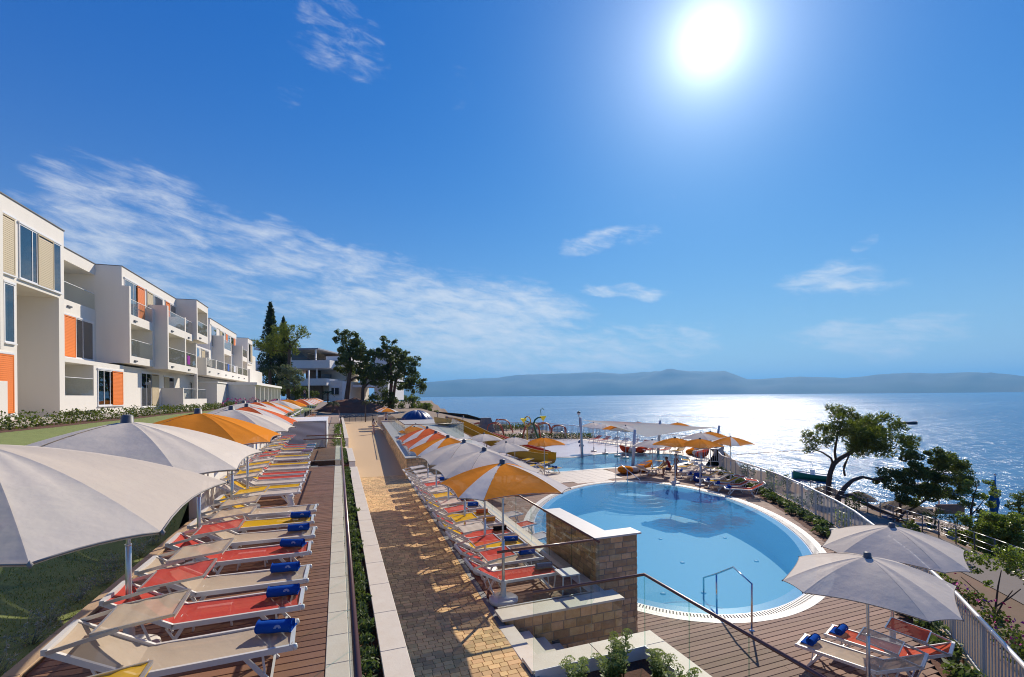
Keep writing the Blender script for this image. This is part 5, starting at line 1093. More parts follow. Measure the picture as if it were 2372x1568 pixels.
# pines, cypresses and palms at the end of the path
tree('pine_tree', 'light green umbrella pine with bare trunk beside the cypress', 'j', 92, [[(580, 1010, 20), (578, 800, 19), (588, 600, 18), (592, 440, 16), (600, 350, 12)], [(592, 440, 9), (650, 330, 7), (720, 270, 4)], [(592, 470, 9), (480, 440, 7), (340, 420, 4)], [(600, 350, 8), (540, 240, 6)]],
     [(450, 195, 50), (550, 175, 55), (640, 195, 60), (715, 190, 45), (760, 250, 55), (790, 245, 30), (520, 260, 70), (610, 280, 65), (420, 290, 70), (430, 380, 80), (330, 380, 70), (290, 400, 50), (360, 440, 60), (500, 400, 70), (570, 360, 60), (640, 400, 55), (660, 350, 40), (560, 430, 50), (640, 440, 40), (200, 340, 35), (230, 370, 30)], pinel, barkm, .45, 2.6, pine=True)
def cypress(k, x, ytop, ybot, hw, f, label):
    base = cf(k, x, ybot, f); t = thing('cypress', base, label, 'tree', 'cypresses'); sc = CRP[k][2] / 4 / FPX * f; cr = MB(); H_ = (ybot - ytop) * sc; Wd = hw * sc
    for i in range(46):
        s_ = i / 45; w = Wd * (sin(pi * min(1, (1 - s_) * .62 + .02)) ** .8) * (1 - .15 * s_) * rnd(.85, 1.1)
        for _ in range(3):
            a = rnd(0, 2 * pi); leaves(cr, (cos(a) * w * .45, sin(a) * w * .45, H_ * s_), (w * .62, w * .62, H_ * .045), 34, .34, elong=2.2)
    MB().tube([(0, 0, -1), (0, 0, H_ * .9)], [.3, .05], 6).build('trunk', barkm, t); cr.build('crown', cypg, t)
cypress('j', 385, -75, 900, 150, 97, 'tall dark cypress standing above the light green pine'); cypress('j', 530, 85, 900, 100, 99, 'shorter cypress just right of the tall one')
tree('pine_tree', 'dark tree with leaning trunk on the red earth mound', 'j', 97, [[(1235, 1110, 30), (1250, 950, 28), (1270, 800, 24), (1285, 650, 20), (1280, 480, 14), (1230, 330, 8)], [(1275, 780, 14), (1350, 740, 12), (1430, 730, 8), (1500, 760, 5)], [(1285, 620, 12), (1350, 480, 8)]],
     [(1150, 225, 35), (1190, 260, 50), (1240, 250, 50), (1330, 260, 48), (1160, 310, 45), (1240, 330, 70), (1330, 330, 75), (1400, 370, 60), (1180, 420, 50), (1270, 430, 85), (1370, 450, 85), (1450, 430, 60), (1210, 520, 70), (1310, 540, 85), (1420, 540, 85), (1500, 470, 60), (1170, 610, 55), (1250, 630, 75), (1350, 640, 85), (1460, 640, 80), (1530, 560, 65), (1150, 660, 40), (1570, 480, 50)], oakg, barkm, .4, 2.6)
tree('pine_tree', 'second dark tree with thin forked trunk behind the rope fence', 'j', 96, [[(1415, 1140, 20), (1425, 1000, 19), (1430, 870, 18), (1460, 770, 14), (1520, 700, 9)], [(1430, 870, 12), (1500, 800, 10), (1600, 760, 6)]], [(1480, 720, 65), (1400, 720, 55), (1560, 680, 70), (1430, 790, 45), (1540, 780, 60), (1590, 620, 60)], oakg, barkm, .4, 2.3)
tree('pine_tree', 'broad dark pine with reddish twin trunks by the sea', 'j', 100, [[(1735, 1100, 22), (1745, 950, 21), (1755, 800, 18), (1750, 600, 13), (1690, 400, 7)], [(1765, 1100, 18), (1780, 950, 17), (1800, 800, 14), (1860, 650, 9), (1950, 560, 5)], [(1750, 760, 9), (1650, 680, 7)], [(1800, 800, 9), (1950, 800, 8), (2080, 840, 4)]],
     [(1670, 300, 42), (1690, 360, 55), (1790, 340, 35), (1660, 430, 60), (1760, 420, 65), (1840, 430, 55), (1920, 450, 40), (1690, 520, 75), (1790, 530, 85), (1890, 530, 75), (1960, 560, 60), (2040, 520, 40), (2045, 590, 45), (1640, 620, 75), (1740, 640, 90), (1850, 640, 90), (1950, 650, 80), (2040, 680, 60), (1610, 720, 70), (1700, 740, 85), (1800, 760, 85), (1920, 750, 85), (2030, 770, 65), (2100, 790, 45), (1980, 840, 70), (2080, 870, 55), (2120, 840, 40), (1890, 830, 60), (1640, 810, 60), (1820, 850, 45), (2000, 900, 35)], oakg, barkr, .4, 2.5)
tree('shrub', 'dark undergrowth below the broad pine', 'j', 99, [[(1600, 1090, 8), (1600, 1000, 5)]], [(1580, 960, 60), (1660, 900, 60), (1660, 1000, 70), (1760, 980, 70), (1560, 1050, 55), (1680, 1060, 55), (1790, 1040, 50), (1500, 1010, 45)], oakg, barkm, .35, 2.0, 'shrub')
tree('shrub', 'pale silvery bush beside the bare pine trunk', 'j', 90, [[(650, 900, 8), (650, 800, 5)]], [(560, 640, 50), (620, 680, 65), (690, 700, 55), (560, 720, 60), (640, 780, 70), (710, 740, 40), (560, 820, 60), (640, 850, 55)], olive, barkm, .3, 2.2, 'shrub')
tree('shrub', 'dark green bushes in front of the stone wall of the restaurant', 'j', 94, [[(680, 1000, 8), (680, 900, 5)]], [(640, 900, 60), (720, 880, 55), (800, 900, 60), (860, 930, 45), (700, 950, 50), (530, 900, 60), (500, 830, 50)], hedgeg, barkm, .3, 2.2, 'shrub')
tree('shrub', 'rounded green trees on the shore beyond the blue dome', 'j', 150, [[(1960, 1160, 8), (1960, 1060, 5)]], [(1910, 970, 50), (1960, 1000, 60), (2030, 1000, 55), (1900, 1060, 50), (1980, 1080, 70), (2060, 1080, 60), (2140, 1040, 60), (2190, 1060, 40), (2130, 1110, 60), (2190, 1130, 40), (2260, 1150, 35)], pineg, barkm, .5, 2.2)
def palm(k, x, y, f, r, trunk_to, label, n=26):
    c = cf(k, x, y, f); sc = CRP[k][2] / 4 / FPX * f; b0 = cf(k, x, trunk_to, f); t = thing('palm_tree', b0, label, 'tree', 'palms'); R = r * sc; c = c - b0; cr = MB()
    for i in range(n):
        a = 2 * pi * i * .382; up = rnd(.1, 1.15); d = Vector((cos(a), sin(a), 0)); last = None
        pts = [c + d * R * s_ * cos(up * .7) + Vector((0, 0, R * (sin(up) * s_ - .75 * s_ * s_))) for s_ in [j / 8 for j in range(9)]]
        for j in range(1, 9):
            p, q = pts[j - 1], pts[j]; side = d.cross(Vector((0, 0, 1)))
            for s_ in (-1, 1):
                for h_ in (0, .5):
                    o = p.lerp(q, h_); L = R * .26 * sin(pi * (j + .4) / 9.6); cr.add([o, o + (q - p) * .22, o + side * s_ * L + (q - p) * .8 - Vector((0, 0, L * .35))], [(0, 1, 2)])
        cr.tube(pts, .02, 4)
    MB().tube([(0, 0, -.5), c], [R * .11, R * .09], 8).build('trunk', barkm, t); cr.build('crown', palmg, t)
palm('j', 370, 650, 88, 175, 840, 'large feathery palm beside the annex', 34); palm('j', 1030, 915, 86, 75, 1000, 'small fan palm in front of the restaurant'); palm('j', 1090, 1035, 78, 80, 1100, 'fan palm beside the far parasols'); palm('j', 1458, 1025, 74, 55, 1225, 'slim palm standing at the rope fence')
# mound, rope fence, gate block
md = MB(); c0 = cf('j', 1300, 1120, 95); vs = []
for j in range(9):
    for i in range(28):
        a = 2 * pi * i / 28; r = (1 - j / 8); R = Vector((cos(a), sin(a))) * r; h_ = 2.9 * (1 - r * r) * (1 + .25 * n2(R.x * 2, R.y * 2)); vs.append((c0.x + R.x * 8 + .4 * n2(a, j), c0.y + R.y * 6, c0.z - .5 + h_ + .35 * n2(R.x * 6, R.y * 6)))
md.add(vs, [(j * 28 + i, j * 28 + (i + 1) % 28, (j + 1) * 28 + (i + 1) % 28, (j + 1) * 28 + i) for j in range(8) for i in range(28)], 0, False); md.build('earth_mound', redearth, kind='structure')
MB().add([(-10, 80, -.02), (7, 80, -.02), (14, 100, 1.0), (-10, 100, 1.6)], [(0, 1, 2, 3)]).build('end_slope', M('dry_ground', (.36, .27, .19), .95, .7, .6, (.22, .15, .1), .4, 5), kind='structure')
rf = thing('rope_fence', (0, 0, 0), 'low wire mesh fence closing off the end of the path', 'fence')
for i in range(9):
    x = -1 + .9 * i; MB().box(x - .03, 80.2, 0, x + .03, 80.26, 1.1).build('post', greyp, rf)
    if i < 8: MB().tube([(x, 80.23, 1.0), (x + .45, 80.23, .85), (x + .9, 80.23, 1.0)], .02, 5).build('rope', lime, rf); MB().add([(x, 80.24, .1), (x + .9, 80.24, .1), (x + .9, 80.24, .95), (x, 80.24, .95)], [(0, 1, 2, 3)]).build('mesh_panel', glassy('wire_mesh', (.55, .55, .55), 1.1), rf)
MB().cbox(5.0, 64.9, 0, 5.75, 67.3, 1.35, .03).build('gate_pillar', lime, label='squat pale stone pillar behind the woman on the path', cat='pillar')
# stairs with white rail near the mound
# hedge, pink bushes
hd = thing('hedge', (-10.4, 36, 2.9), 'low flowering hedge running along the foot of the apartment building', 'hedge'); b = MB(); fb = MB()
for i in range(150):
    y = -22 + .32 * i; R = rnd(.26, .42); c = (rnd(-.2, .2), y, .22 + rnd(0, .2)); leaves(b, c, (R, R, R), 60, .10)
    if i % 3 == 0: leaves(fb, (c[0] + .2, y, .5), (.35, .3, .25), 7, .06)
b.build('foliage', hedgeg, hd); fb.build('blossom', whitef, hd)
def shrub(name, loc, r, n, s, fol, label, cat='shrub', group=None, flowers=None, fn=40, lumps=5):
    t = thing(name, loc, label, cat, group); b = MB(); r = Vector(r)
    for i in range(lumps): o = rv(); leaves(b, (o.x * r.x * .5, o.y * r.y * .5, r.z * (.8 + .5 * o.z)), r * rnd(.45, .7), n // lumps, s)
    b.build('foliage', fol, t)
    MB().tube([(0, 0, -.1), (0, 0, r.z * .8)], [.03, .015], 5).build('stem', barkm, t)
    if flowers:
        f_ = MB(); leaves(f_, (0, 0, r.z), r * 1.02, fn, s * 1.1, hollow=.8); f_.build('blossom', flowers, t)
    return t
for i, (x, y) in enumerate(((-9.3, 50), (-9.0, 54), (-8.6, 58), (-4.3, 35.5), (-4.5, 38.0), (-4.4, 41.5), (-4.6, 45), (-4.8, 50))): shrub('oleander_bush', (x, y, 2.5 if i < 3 else 2.1), (.8, .8, .75 if i < 3 else .85), 420, .13, hedgeg, 'pink flowering oleander, %s of those behind the parasols' % ORD[i], group='pink flowering bushes', flowers=pinkf, fn=150)
for i, (x, y, z) in enumerate([(-7.6, 62, 2.6), (-7.4, 66, 2.6), (-7.2, 70, 2.6)]): shrub('oleander_bush', (x, y, z), (.9, .9, .6), 320, .15, hedgeg, 'pink bush at the foot of the annex columns, %s from the corner' % ORD[i], group='pink flowering bushes', flowers=pinkf, fn=90)
# junipers in the planter beside the handrail
JM = []
for v in range(4):
    b = MB()
    for i in range(7): o = rv(); leaves(b, (o.x * .09, o.y * .1, .07 + .05 * abs(o.z)), (.085, .09, .06), 26, .045, elong=1.9)
    JM.append(b.mesh('juniper', junip))
y = 4.35; i = 0
while y < 20.2:
    o = put('juniper', JM[i % 4], None, (.27 + rnd(-.05, .06), y, .99), rnd(0, 6.28), label='small dark green juniper in the planter beside the brown handrail', cat='shrub', group='small junipers along the planter'); s_ = rnd(.85, 1.2); o.scale = (s_, s_, s_ * rnd(.9, 1.3)); y += rnd(.26, .36); i += 1
NJ = i
for i in range(18): o = put('juniper', JM[i % 4], None, (.27, 22.5 + .31 * i, .99), rnd(0, 6.28), label='small dark green juniper in the short planter beyond the side steps', cat='shrub', group='small junipers beyond the side steps')
dp = MB()
for x in (.2, .36): dp.tube([(x + .03 * n2(q * .8, x), 1.6 + q * .5, .995) for q in range(38)], .011, 5)
dp.build('irrigation_hose', M('brown_hose', (.22, .12, .09), .6), label='thin brown irrigation hoses lying in the juniper planter', cat='hose')
for i, (x, y) in enumerate(((.25, 29.2), (.25, 30.6), (.25, 33), (.28, 38.5), (.28, 41), (.28, 44), (.28, 48))): shrub('planter_bush', (x - .25, y, .95), (.45, .7, .42), 420, .09, [hedgeg, broad][i % 2], 'green bush in the far planter, %s beyond the side steps' % ORD[i], group='bushes in the far planter')
# silvery scrub by the lawn kerb, grass
for i in range(12):
    y = 5.2 + .64 * i; t = thing('silver_shrub', (-3.42 + rnd(-.12, .05), y, 1.1), 'dry silvery shrub by the lawn kerb, %s from the camera' % ORD[i], 'shrub', 'silvery shrubs by the lawn kerb'); b = MB()
    for _ in range(20):
        a, r = rnd(0, 6.28), rnd(.05, .30); e = Vector((cos(a) * r, sin(a) * r, rnd(.12, .36))); m0 = e * .5 + rv() * .05; b.tube([(0, 0, 0), m0, e], [.004, .003, .0015], 3)
        for q in range(3): p = m0.lerp(e, rnd(0, 1)); b.tube([p, p + rv() * .09], [.0025, .001], 3); leaves(b, p, .04, 2, .03)
    b.build('twigs', silver, t)
gb = MB()
for _ in range(26000):
    x, y = rnd(-8.2, -3.25), rnd(4.2, 13.5); z = bank_z(x, y); h_ = rnd(.02, .05); a = rnd(0, 6.28); d = Vector((cos(a), sin(a), 0)) * .006; l = Vector((rnd(-.02, .02), rnd(-.02, .02), h_)); p = Vector((x, y, z - .003)); gb.add([p - d, p + d, p + l], [(0, 1, 2)])
gb.build('lawn_grass', leafm('grass_blades', (.13, .17, .035), (.26, .28, .07), .4), label='short mown grass beside the raised deck', cat='grass', kind='stuff')
# low green planting along the railing
for i in range(34):
    y = 3.2 + .66 * i; a = lerp_tab(y, [(0, 4.5), (2.2, 7.0)] + strip_in) if y < 27 else 25; b_ = fence_x(y); x = a + (b_ - a) * rnd(.35, .6)
    sh_ = put('railing_shrub', JM[i % 4], None, (x, y, ZP - .02), rnd(0, 6.28), label='low dark green shrub in the narrow strip beside the white railing', cat='shrub', group='low shrubs beside the white railing'); sh_.scale = (2.3, 2.6, 2.0)
for i in range(9):
    y = 4.5 + 1.0 * i; x = fence_x(y) + 1.5 + rnd(0, 1.8); shrub('pink_flower_clump', (x, y - .6, ter_z(x, y) + .0), (.55, .55, .35), 240, .10, hedgeg, 'pink flowers on the slope below the railing, %s from the near end' % ORD[i], group='pink flowers on the slope', flowers=pinkf, fn=26)
for i in range(14):
    y = 12 + 1.5 * i; x = fence_x(y) + rnd(2.5, 9); shrub('slope_bush', (x, y, ter_z(x, y)), (rnd(.5, .9), rnd(.5, .9), rnd(.4, .9)), 300, .14, [hedgeg, broad, olive][i % 3], 'bush on the slope beyond the railing, %s from the near end' % ORD[i], group='bushes on the slope beyond the railing')
# sedum in the corner planter
def sedum(x, y, n, h, label, head=1.0):
    t = thing('sedum_plant', (x, y, -.12), label, 'plant', 'sedum plants in the corner planter')
    for i in range(n):
        a, r = rnd(0, 6.28), rnd(.02, .21); e = Vector((cos(a) * r, sin(a) * r, h * rnd(.65, 1.05))); s_ = MB(); s_.tube([(cos(a) * r * .4, sin(a) * r * .4, 0), e * .6, e], [.007, .006, .005], 5)
        for k in range(20):
            p = Vector((0, 0, 0)).lerp(e, .15 + .8 * k / 20); b_ = a + k * 2.4; d = Vector((cos(b_), sin(b_), rnd(.1, .6))).normalized(); q = d.cross(Vector((0, 0, 1))).normalized(); L = rnd(.06, .10); s_.add([p, p + d * L * .5 + q * L * .3, p + d * L, p + d * L * .5 - q * L * .3], [(0, 1, 2, 3)], 0, True)
        s_.build('stem', sedumg, t); hd_ = MB(); R = rnd(.06, .10) * head
        for _ in range(150):
            aa, rr = rnd(0, 6.28), sqrt(rnd(0, 1)) * R; p = e + Vector((cos(aa) * rr, sin(aa) * rr, .03 - .5 * rr * rr / R + rnd(-.008, .008))); q = rv() * .011; s2 = rv() * .011; hd_.add([p - q, p + s2, p + q, p - s2], [(0, 1, 2, 3)])
        hd_.build('flower_head', sedumh, t)
for i, (x, y, n, h) in enumerate([(3.05, 5.75, 10, .55), (3.55, 5.72, 11, .48), (3.80, 5.85, 14, .64), (4.22, 5.55, 14, .46), (3.9, 5.15, 8, .42), (3.35, 5.3, 6, .30), (4.3, 5.1, 7, .45), (2.95, 5.2, 4, .25)]): sedum(x, y, n, h, ['tall sedum at the left corner of the planter', 'leafy sedum left of the tallest one', 'tallest sedum with pale green heads by the glass', 'broad sedum near the glass corner', 'faded sedum in the middle of the planter', 'small sedum by the irrigation hose', 'sedum half cut off at the bottom edge', 'tiny sedum on the bare soil'][i])
# ------------------------------------------------------------------ shade sail
SA = thing('shade_sail', (0, 0, 0), 'large white shade sail stretched over the lagoon pool on four poles', 'shade sail')
S1 = ony(*px('e', 78, 92), 35.9); S2 = ony(*px('e', 860, 292), 30.0); S3 = ony(*px('e', 1010, 128), 34.7); S4 = ony(*px('e', 1690, 178), 32.3)
vs = []; n = 22
for i in range(n + 1):
    for j in range(n + 1):
        a, b_ = i / n, j / n
        e0 = S1.lerp(S2, b_); e1 = S3.lerp(S4, b_); p = e0.lerp(e1, a); cen_ = (S1 + S2 + S3 + S4) / 4
        pull = .16 * (4 * a * (1 - a)) * (abs(2 * b_ - 1) ** 2.2) + .16 * (4 * b_ * (1 - b_)) * (abs(2 * a - 1) ** 2.2)
        q = p.lerp(Vector((cen_.x, cen_.y, p.z)), pull); q.z -= .12 * (16 * a * (1 - a) * b_ * (1 - b_)) ** .8; vs.append(q)
MB().add(vs, [(i * (n + 1) + j, (i + 1) * (n + 1) + j, (i + 1) * (n + 1) + j + 1, i * (n + 1) + j + 1) for i in range(n) for j in range(n)], 0, True).build('canvas', fabric('sail_canvas', (.66, .64, .58), .35), SA)
for (bx, by), tp in (((19.67, 35.87), S1 + Vector((-.1, 0, .25))), ((20.39, 29.5), Vector((20.6, 29.5, 1.4))), ((26.61, 34.65), S3 + Vector((0, 0, .25))), ((30.59, 32.2), S4 + Vector((.2, 0, .15)))):
    MB().tube([(bx, by, ZP - .1), tp], [.12, .10], 12).build('mast', M('mast_grey', (.58, .59, .60), .45) if 'mast_grey' not in bpy.data.materials else bpy.data.materials['mast_grey'], SA)
# ------------------------------------------------------------------ bean bags
bagm = {c: fabric(c + '_beanbag', v, 0, var=.25) for c, v in (('orange', (.72, .22, .02)), ('white', (.62, .60, .56)), ('red', (.55, .07, .03)))}
def beanbag(x, y, c, label, back=0.0, rz=0, s=1.0):
    b = MB(); vs = []; n, m_ = 12, 20
    for i in range(n + 1):
        t = pi * i / n
        for j in range(m_):
            a = 2 * pi * j / m_; r = sin(t) ** .75; X_, Y_, Z_ = .52 * r * cos(a), .5 * r * sin(a), .27 - .27 * cos(t)
            Z_ += back * max(0, X_) * (Z_ / .54) * 1.0; X_ += back * .25 * (Z_ / .54) ** 2; vs.append((X_ * s, Y_ * s, Z_ * s * (1 - .12 * (1 - r) * (Z_ > .4))))
    b.add(vs, [(i * m_ + j, i * m_ + (j + 1) % m_, (i + 1) * m_ + (j + 1) % m_, (i + 1) * m_ + j) for i in range(n) for j in range(m_)], 0, True)
    b.build('beanbag', bagm[c], None, loc=(x, y, ZP), rz=rz, label=label, cat='beanbag', group='beanbag seats by the lagoon')
beanbag(18.0, 26.9, 'orange', 'round orange beanbag left of the white one', 0, 0, 1.0); beanbag(18.78, 27.1, 'white', 'white drum-like beanbag between the two orange ones', 0, 0, .8); beanbag(19.5, 27.15, 'orange', 'orange beanbag with a raised back', .9, 0, 1.0)
beanbag(24.75, 36.75, 'red', 'red beanbag behind the far white one', .7, pi); beanbag(25.05, 36.35, 'white', 'white beanbag between the red ones behind the lagoon', 0, 0, .85); beanbag(25.7, 35.95, 'red', 'big red beanbag beside the far white one', .9, 0, 1.05)
p = cz('e', 1380, 500, ZP); beanbag(p.x, p.y, 'orange', 'orange beanbag by the curved railing', .8, 0); p = cz('e', 1400, 515, ZP); beanbag(p.x + .4, p.y - .2, 'white', 'white beanbag by the curved railing'); p = cz('e', 1500, 530, ZP); beanbag(p.x, p.y, 'red', 'red beanbag half hidden by the curved railing', .7, 0)
# ------------------------------------------------------------------ lamps
blk = M('lamp_black', (.02, .022, .025), .5); globe = M('lamp_globe', (.55, .57, .6), .25)
def lamp(x, y, z, h, label, lean=0):
    t = thing('lamp_post', (x, y, z), label, 'street lamp', 'black lamp posts'); MB().tube([(0, 0, 0), (lean, 0, h)], [.06, .045], 8).build('post', blk, t)
    MB().lathe([(.05, 0), (.17, .05), (.2, .18), (.16, .31), (.05, .37), (.001, .38)], 14, (lean, 0, h)).build('globe', globe, t); MB().lathe([(.2, .19), (.17, .31), (.06, .385), (.001, .40)], 14, (lean, 0, h + .012)).build('lamp_cap', blk, t)
lamp(26.3, 48.2, ZP, 3.0, 'dark lamp post beside the shade sail', -.25); lamp(16.4, 64.2, ZP, 2.1, 'lamp post behind the blue slide'); p = cf('d', 340, 150, 75); lamp(p.x, p.y, -1.0, p.z + 1 + 1.1, 'lamp post right of the blue dome')
MB().tube([cf('j', 815, 975, 80), cf('j', 812, 660, 80)], .13, 8).build('light_mast', whitep, label='tall thin white mast rising behind the far parasols', cat='mast')
# ------------------------------------------------------------------ slides
ym = M('yellow_slide', (.50, .29, .012), .35, .2, 2); om = M('orange_slide', (.62, .17, .02), .35); rm = M('red_slide', (.45, .06, .03), .35)
def slide(pts, mat, label, w=.55, hgt=.62):
    b = MB(); pts = [Vector(p) for p in pts]; secs = []
    for i, p in enumerate(pts):
        d = (pts[min(i + 1, len(pts) - 1)] - pts[max(0, i - 1)]); d.z = 0; d.normalize(); r = Vector((d.y, -d.x, 0)); sec = []
        for a in [(-1.0, hgt), (-1.02, hgt - .03), (-.95, .25), (-.7, .04), (0, -.03), (.7, .04), (.95, .25), (1.02, hgt - .03), (1.0, hgt)]: sec.append(p + r * a[0] * w + Vector((0, 0, a[1])))
        secs.append(sec)
    for k in range(8): b.strip([s_[k] for s_ in secs], [s_[k + 1] for s_ in secs], 0, True)
    for k in (0, 8): b.tube([s_[k] for s_ in secs], .05, 6)
    t = b.build('water_slide', mat, label=label, cat='slide', group='water slides')
    for i in (3, 6, 9):
        if i < len(pts) and pts[i].z > ZP + .5: MB().tube([(pts[i].x, pts[i].y, ZP), pts[i]], .06, 8).build('support', alu, t)
def sp(ctrl, n=6):
    out = []; C_ = [Vector(c) for c in ctrl]; C_ = [C_[0]] + C_ + [C_[-1]]
    for i in range(1, len(C_) - 2):
        for j in range(n):
            t = j / n; p0, p1, p2, p3 = C_[i - 1:i + 3]; out.append(.5 * ((2 * p1) + (p2 - p0) * t + (2 * p0 - 5 * p1 + 4 * p2 - p3) * t * t + (3 * p1 - p0 - 3 * p2 + p3) * t ** 3))
    return out + [C_[-1]]
slide(sp([(10.0, 49, 1.05), (10.6, 45, .95), (11.4, 42, .45), (12.4, 39, -.25), (13.4, 36.2, -.85), (14.2, 34, -1.12), (15.2, 32.4, -1.2)]), ym, 'long yellow water slide running down into the lagoon pool', .6, .75)
slide(sp([(12.6, 42.5, .1), (13.2, 40.5, -.15), (13.8, 39, -.45), (14.9, 36.6, -.85), (15.9, 34.8, -1.15)]), rm, 'red water slide just behind the yellow one', .45, .55)
slide(sp([(13.6, 43, -.1), (14.1, 41.5, -.3), (15.0, 38.6, -.75), (16.2, 36.6, -1.1)]), om, 'orange water slide farthest behind the yellow one', .45, .5)
# ------------------------------------------------------------------ splash pad toys
gpipe = M('green_pipe', (.012, .10, .035), .35); ypl = M('yellow_flower_plastic', (.78, .72, .02), .4)
FT = thing('spray_flower', (17.66, 40.8, ZP), 'tall green bending spray pipe with a yellow flower on top', 'water toy', 'splash pad toys')
def rel(k, x, y, Y, o): return ony(*px(k, x, y), Y) - Vector(o)
O_ = (17.66, 40.8, ZP)
MB().tube([(0, 0, 0), rel('d', 1715, 480, 40.8, O_), rel('d', 1700, 380, 40.8, O_), rel('d', 1665, 280, 40.8, O_), rel('d', 1640, 190, 40.8, O_), rel('d', 1660, 135, 40.8, O_), rel('d', 1700, 105, 40.8, O_), rel('d', 1755, 98, 40.8, O_)], [.11, .10, .10, .10, .09, .08, .07, .06], 10).build('stem', gpipe, FT)
hp = rel('d', 1770, 118, 40.8, O_)
MB().lathe([(.02, -.22), (.12, -.1), (.30, .16), (.36, .24), (.33, .25), (.05, .05)], 8, hp).build('flower', ypl, FT); MB().tube([hp, hp - Vector((0, 0, .55))], .03, 6).build('dropper', M('orange_toy', (.7, .25, .02), .5), FT); MB().tube([hp + Vector((-.2, 0, .3)), hp + Vector((-.25, 0, .85)), hp + Vector((-.05, 0, 1.0)), hp + Vector((.1, 0, .85))], .03, 6).build('hook', gpipe, FT)
FY = thing('spray_flower', (18.16, 44.7, ZP), 'yellow ringed spray post with a yellow flower head', 'water toy', 'splash pad toys'); O_ = (18.16, 44.7, ZP)
MB().tube([(0, 0, 0), rel('d', 1555, 200, 44.7, O_)], .08, 8).build('stem', M('dull_yellow', (.55, .38, .04), .4), FY); c = rel('d', 1557, 155, 44.7, O_); MB().tube([c + Vector((.36 * cos(a), 0, .5 * sin(a))) for a in [2 * pi * i / 20 for i in range(21)]], .06, 6).build('ring', M('ochre_ring', (.6, .36, .05), .4), FY)
c = rel('d', 1505, 145, 44.7, O_); MB().lathe([(.02, -.2), (.12, -.1), (.34, .18), (.38, .24), (.05, .05)], 8, c).build('flower', ypl, FY); MB().tube([c + Vector((.2, 0, 0)), rel('d', 1590, 165, 44.7, O_), rel('d', 1640, 210, 44.7, O_)], .06, 6).build('arm', gpipe, FY)
for i, (x, y) in enumerate(((1553, 495), (1700, 560), (1857, 480), (2290, 490), (2275, 440))):
    p = cz('d', x, y, ZP); MB().lathe([(.26, 0), (.24, .12), (.14, .24), (.001, .28)], 12, (0, 0, 0)).build('spray_dome', M('blue_dome_metal', (.08, .14, .25), .25, metal=.6), None, loc=(p.x, p.y, ZP), label='small blue spray dome on the splash pad, %s from the slides' % ORD[i], cat='spray dome', group='spray domes on the splash pad')
jet = glassy('water_spray', (.9, .93, .96), 1.33, .3, gl=6.0)
def arc(a, b_, h, label):
    m_ = MB(); a, b_ = Vector(a), Vector(b_)
    for q in range(3):
        o = Vector((rnd(-.08, .08), rnd(-.08, .08), 0)); m_.tube([a.lerp(b_, t / 12) + o * (t / 12) + Vector((0, 0, h * 4 * (t / 12) * (1 - t / 12))) for t in range(13)], .016, 4)
    m_.build('water_jet', jet, label=label, cat='water jet', group='water jets on the splash pad')
for i, (x0, x1, h) in enumerate(((1300, 1560, .9), (1520, 1650, .8), (1900, 2110, 1.0), (2050, 2160, 1.0), (2150, 2250, .9), (1620, 1850, .8))):
    a, b_ = cz('d', x0, 400, ZP), cz('d', x1, 405, ZP); arc(a, b_, h, 'thin arching water jet on the splash pad, %s from the slides' % ORD[i])
# ------------------------------------------------------------------ playground
pr = M('orange_red_tube', (.42, .085, .035), .45); net = M('net_grey', (.12, .12, .13), .8)
def arch(pts, f, depth, label, netted=True):
    t = thing('playground_climber', (0, 0, 0), label, 'climbing frame', 'playground frames'); fw = Vector((sin(TH), cos(TH), 0)); L = []
    for s_ in (0, depth):
        P_ = [cf('d', x, y, f) + fw * s_ for x, y in pts]
        P_[0].z = ZP; P_[-1].z = ZP
        MB().tube(sp([tuple(p) for p in P_], 4), .065, 8).build('frame', pr, t); L.append(P_)
    for a, b_ in zip(L[0][1:-1], L[1][1:-1]): MB().tube([a, b_], .05, 6).build('crossbar', pr, t)
    if netted:
        nb = MB()
        for i in range(1, 9):
            k = i / 9
            for side in (0, 1):
                a = L[side][1].lerp(L[side][-2], k); nb.tube([a, (a.x, a.y, ZP + .2)], .02, 4)
        for h_ in range(1, 5):
            for side in (0, 1): a, b_ = L[side][1], L[side][-2]; z = ZP + (min(a.z, b_.z) - ZP) * h_ / 5; nb.tube([(a.x, a.y, z), (b_.x, b_.y, z)], .02, 4)
        nb.build('net', net, t, kind='stuff')
arch([(815, 330), (815, 205), (960, 200), (1095, 340)], 61, 2.0, 'orange-red rope climbing frame left of the grey climbing rock'); arch([(1010, 330), (1030, 205), (1180, 205), (1250, 375)], 57, 2.2, 'orange-red climbing frame with black net behind the grey parasol')
arch([(1105, 200), (1130, 150), (1160, 135), (1290, 155), (1365, 310)], 66, 1.6, 'tall orange-red swing frame behind the climbing nets', True); arch([(1490, 350), (1550, 215), (1700, 215), (1740, 330)], 56, 2.0, 'orange-red net frame behind the green spray flower'); arch([(1600, 370), (1690, 210), (1850, 195), (1885, 300)], 60, 2.0, 'orange-red leaning net frame by the splash pad'); arch([(1890, 330), (1910, 230), (2070, 235), (2075, 330)], 58, 1.2, 'low orange-red bench frame near the green hedge')
rk = MB(); c = cf('d', 1000, 330, 59); vs = [];
for i in range(7):
    for j in range(10): a = 2 * pi * j / 10; r = (1.5 - .14 * i) * (1 + .12 * n2(i, j)); vs.append((r * cos(a), r * .7 * sin(a), .42 * i))
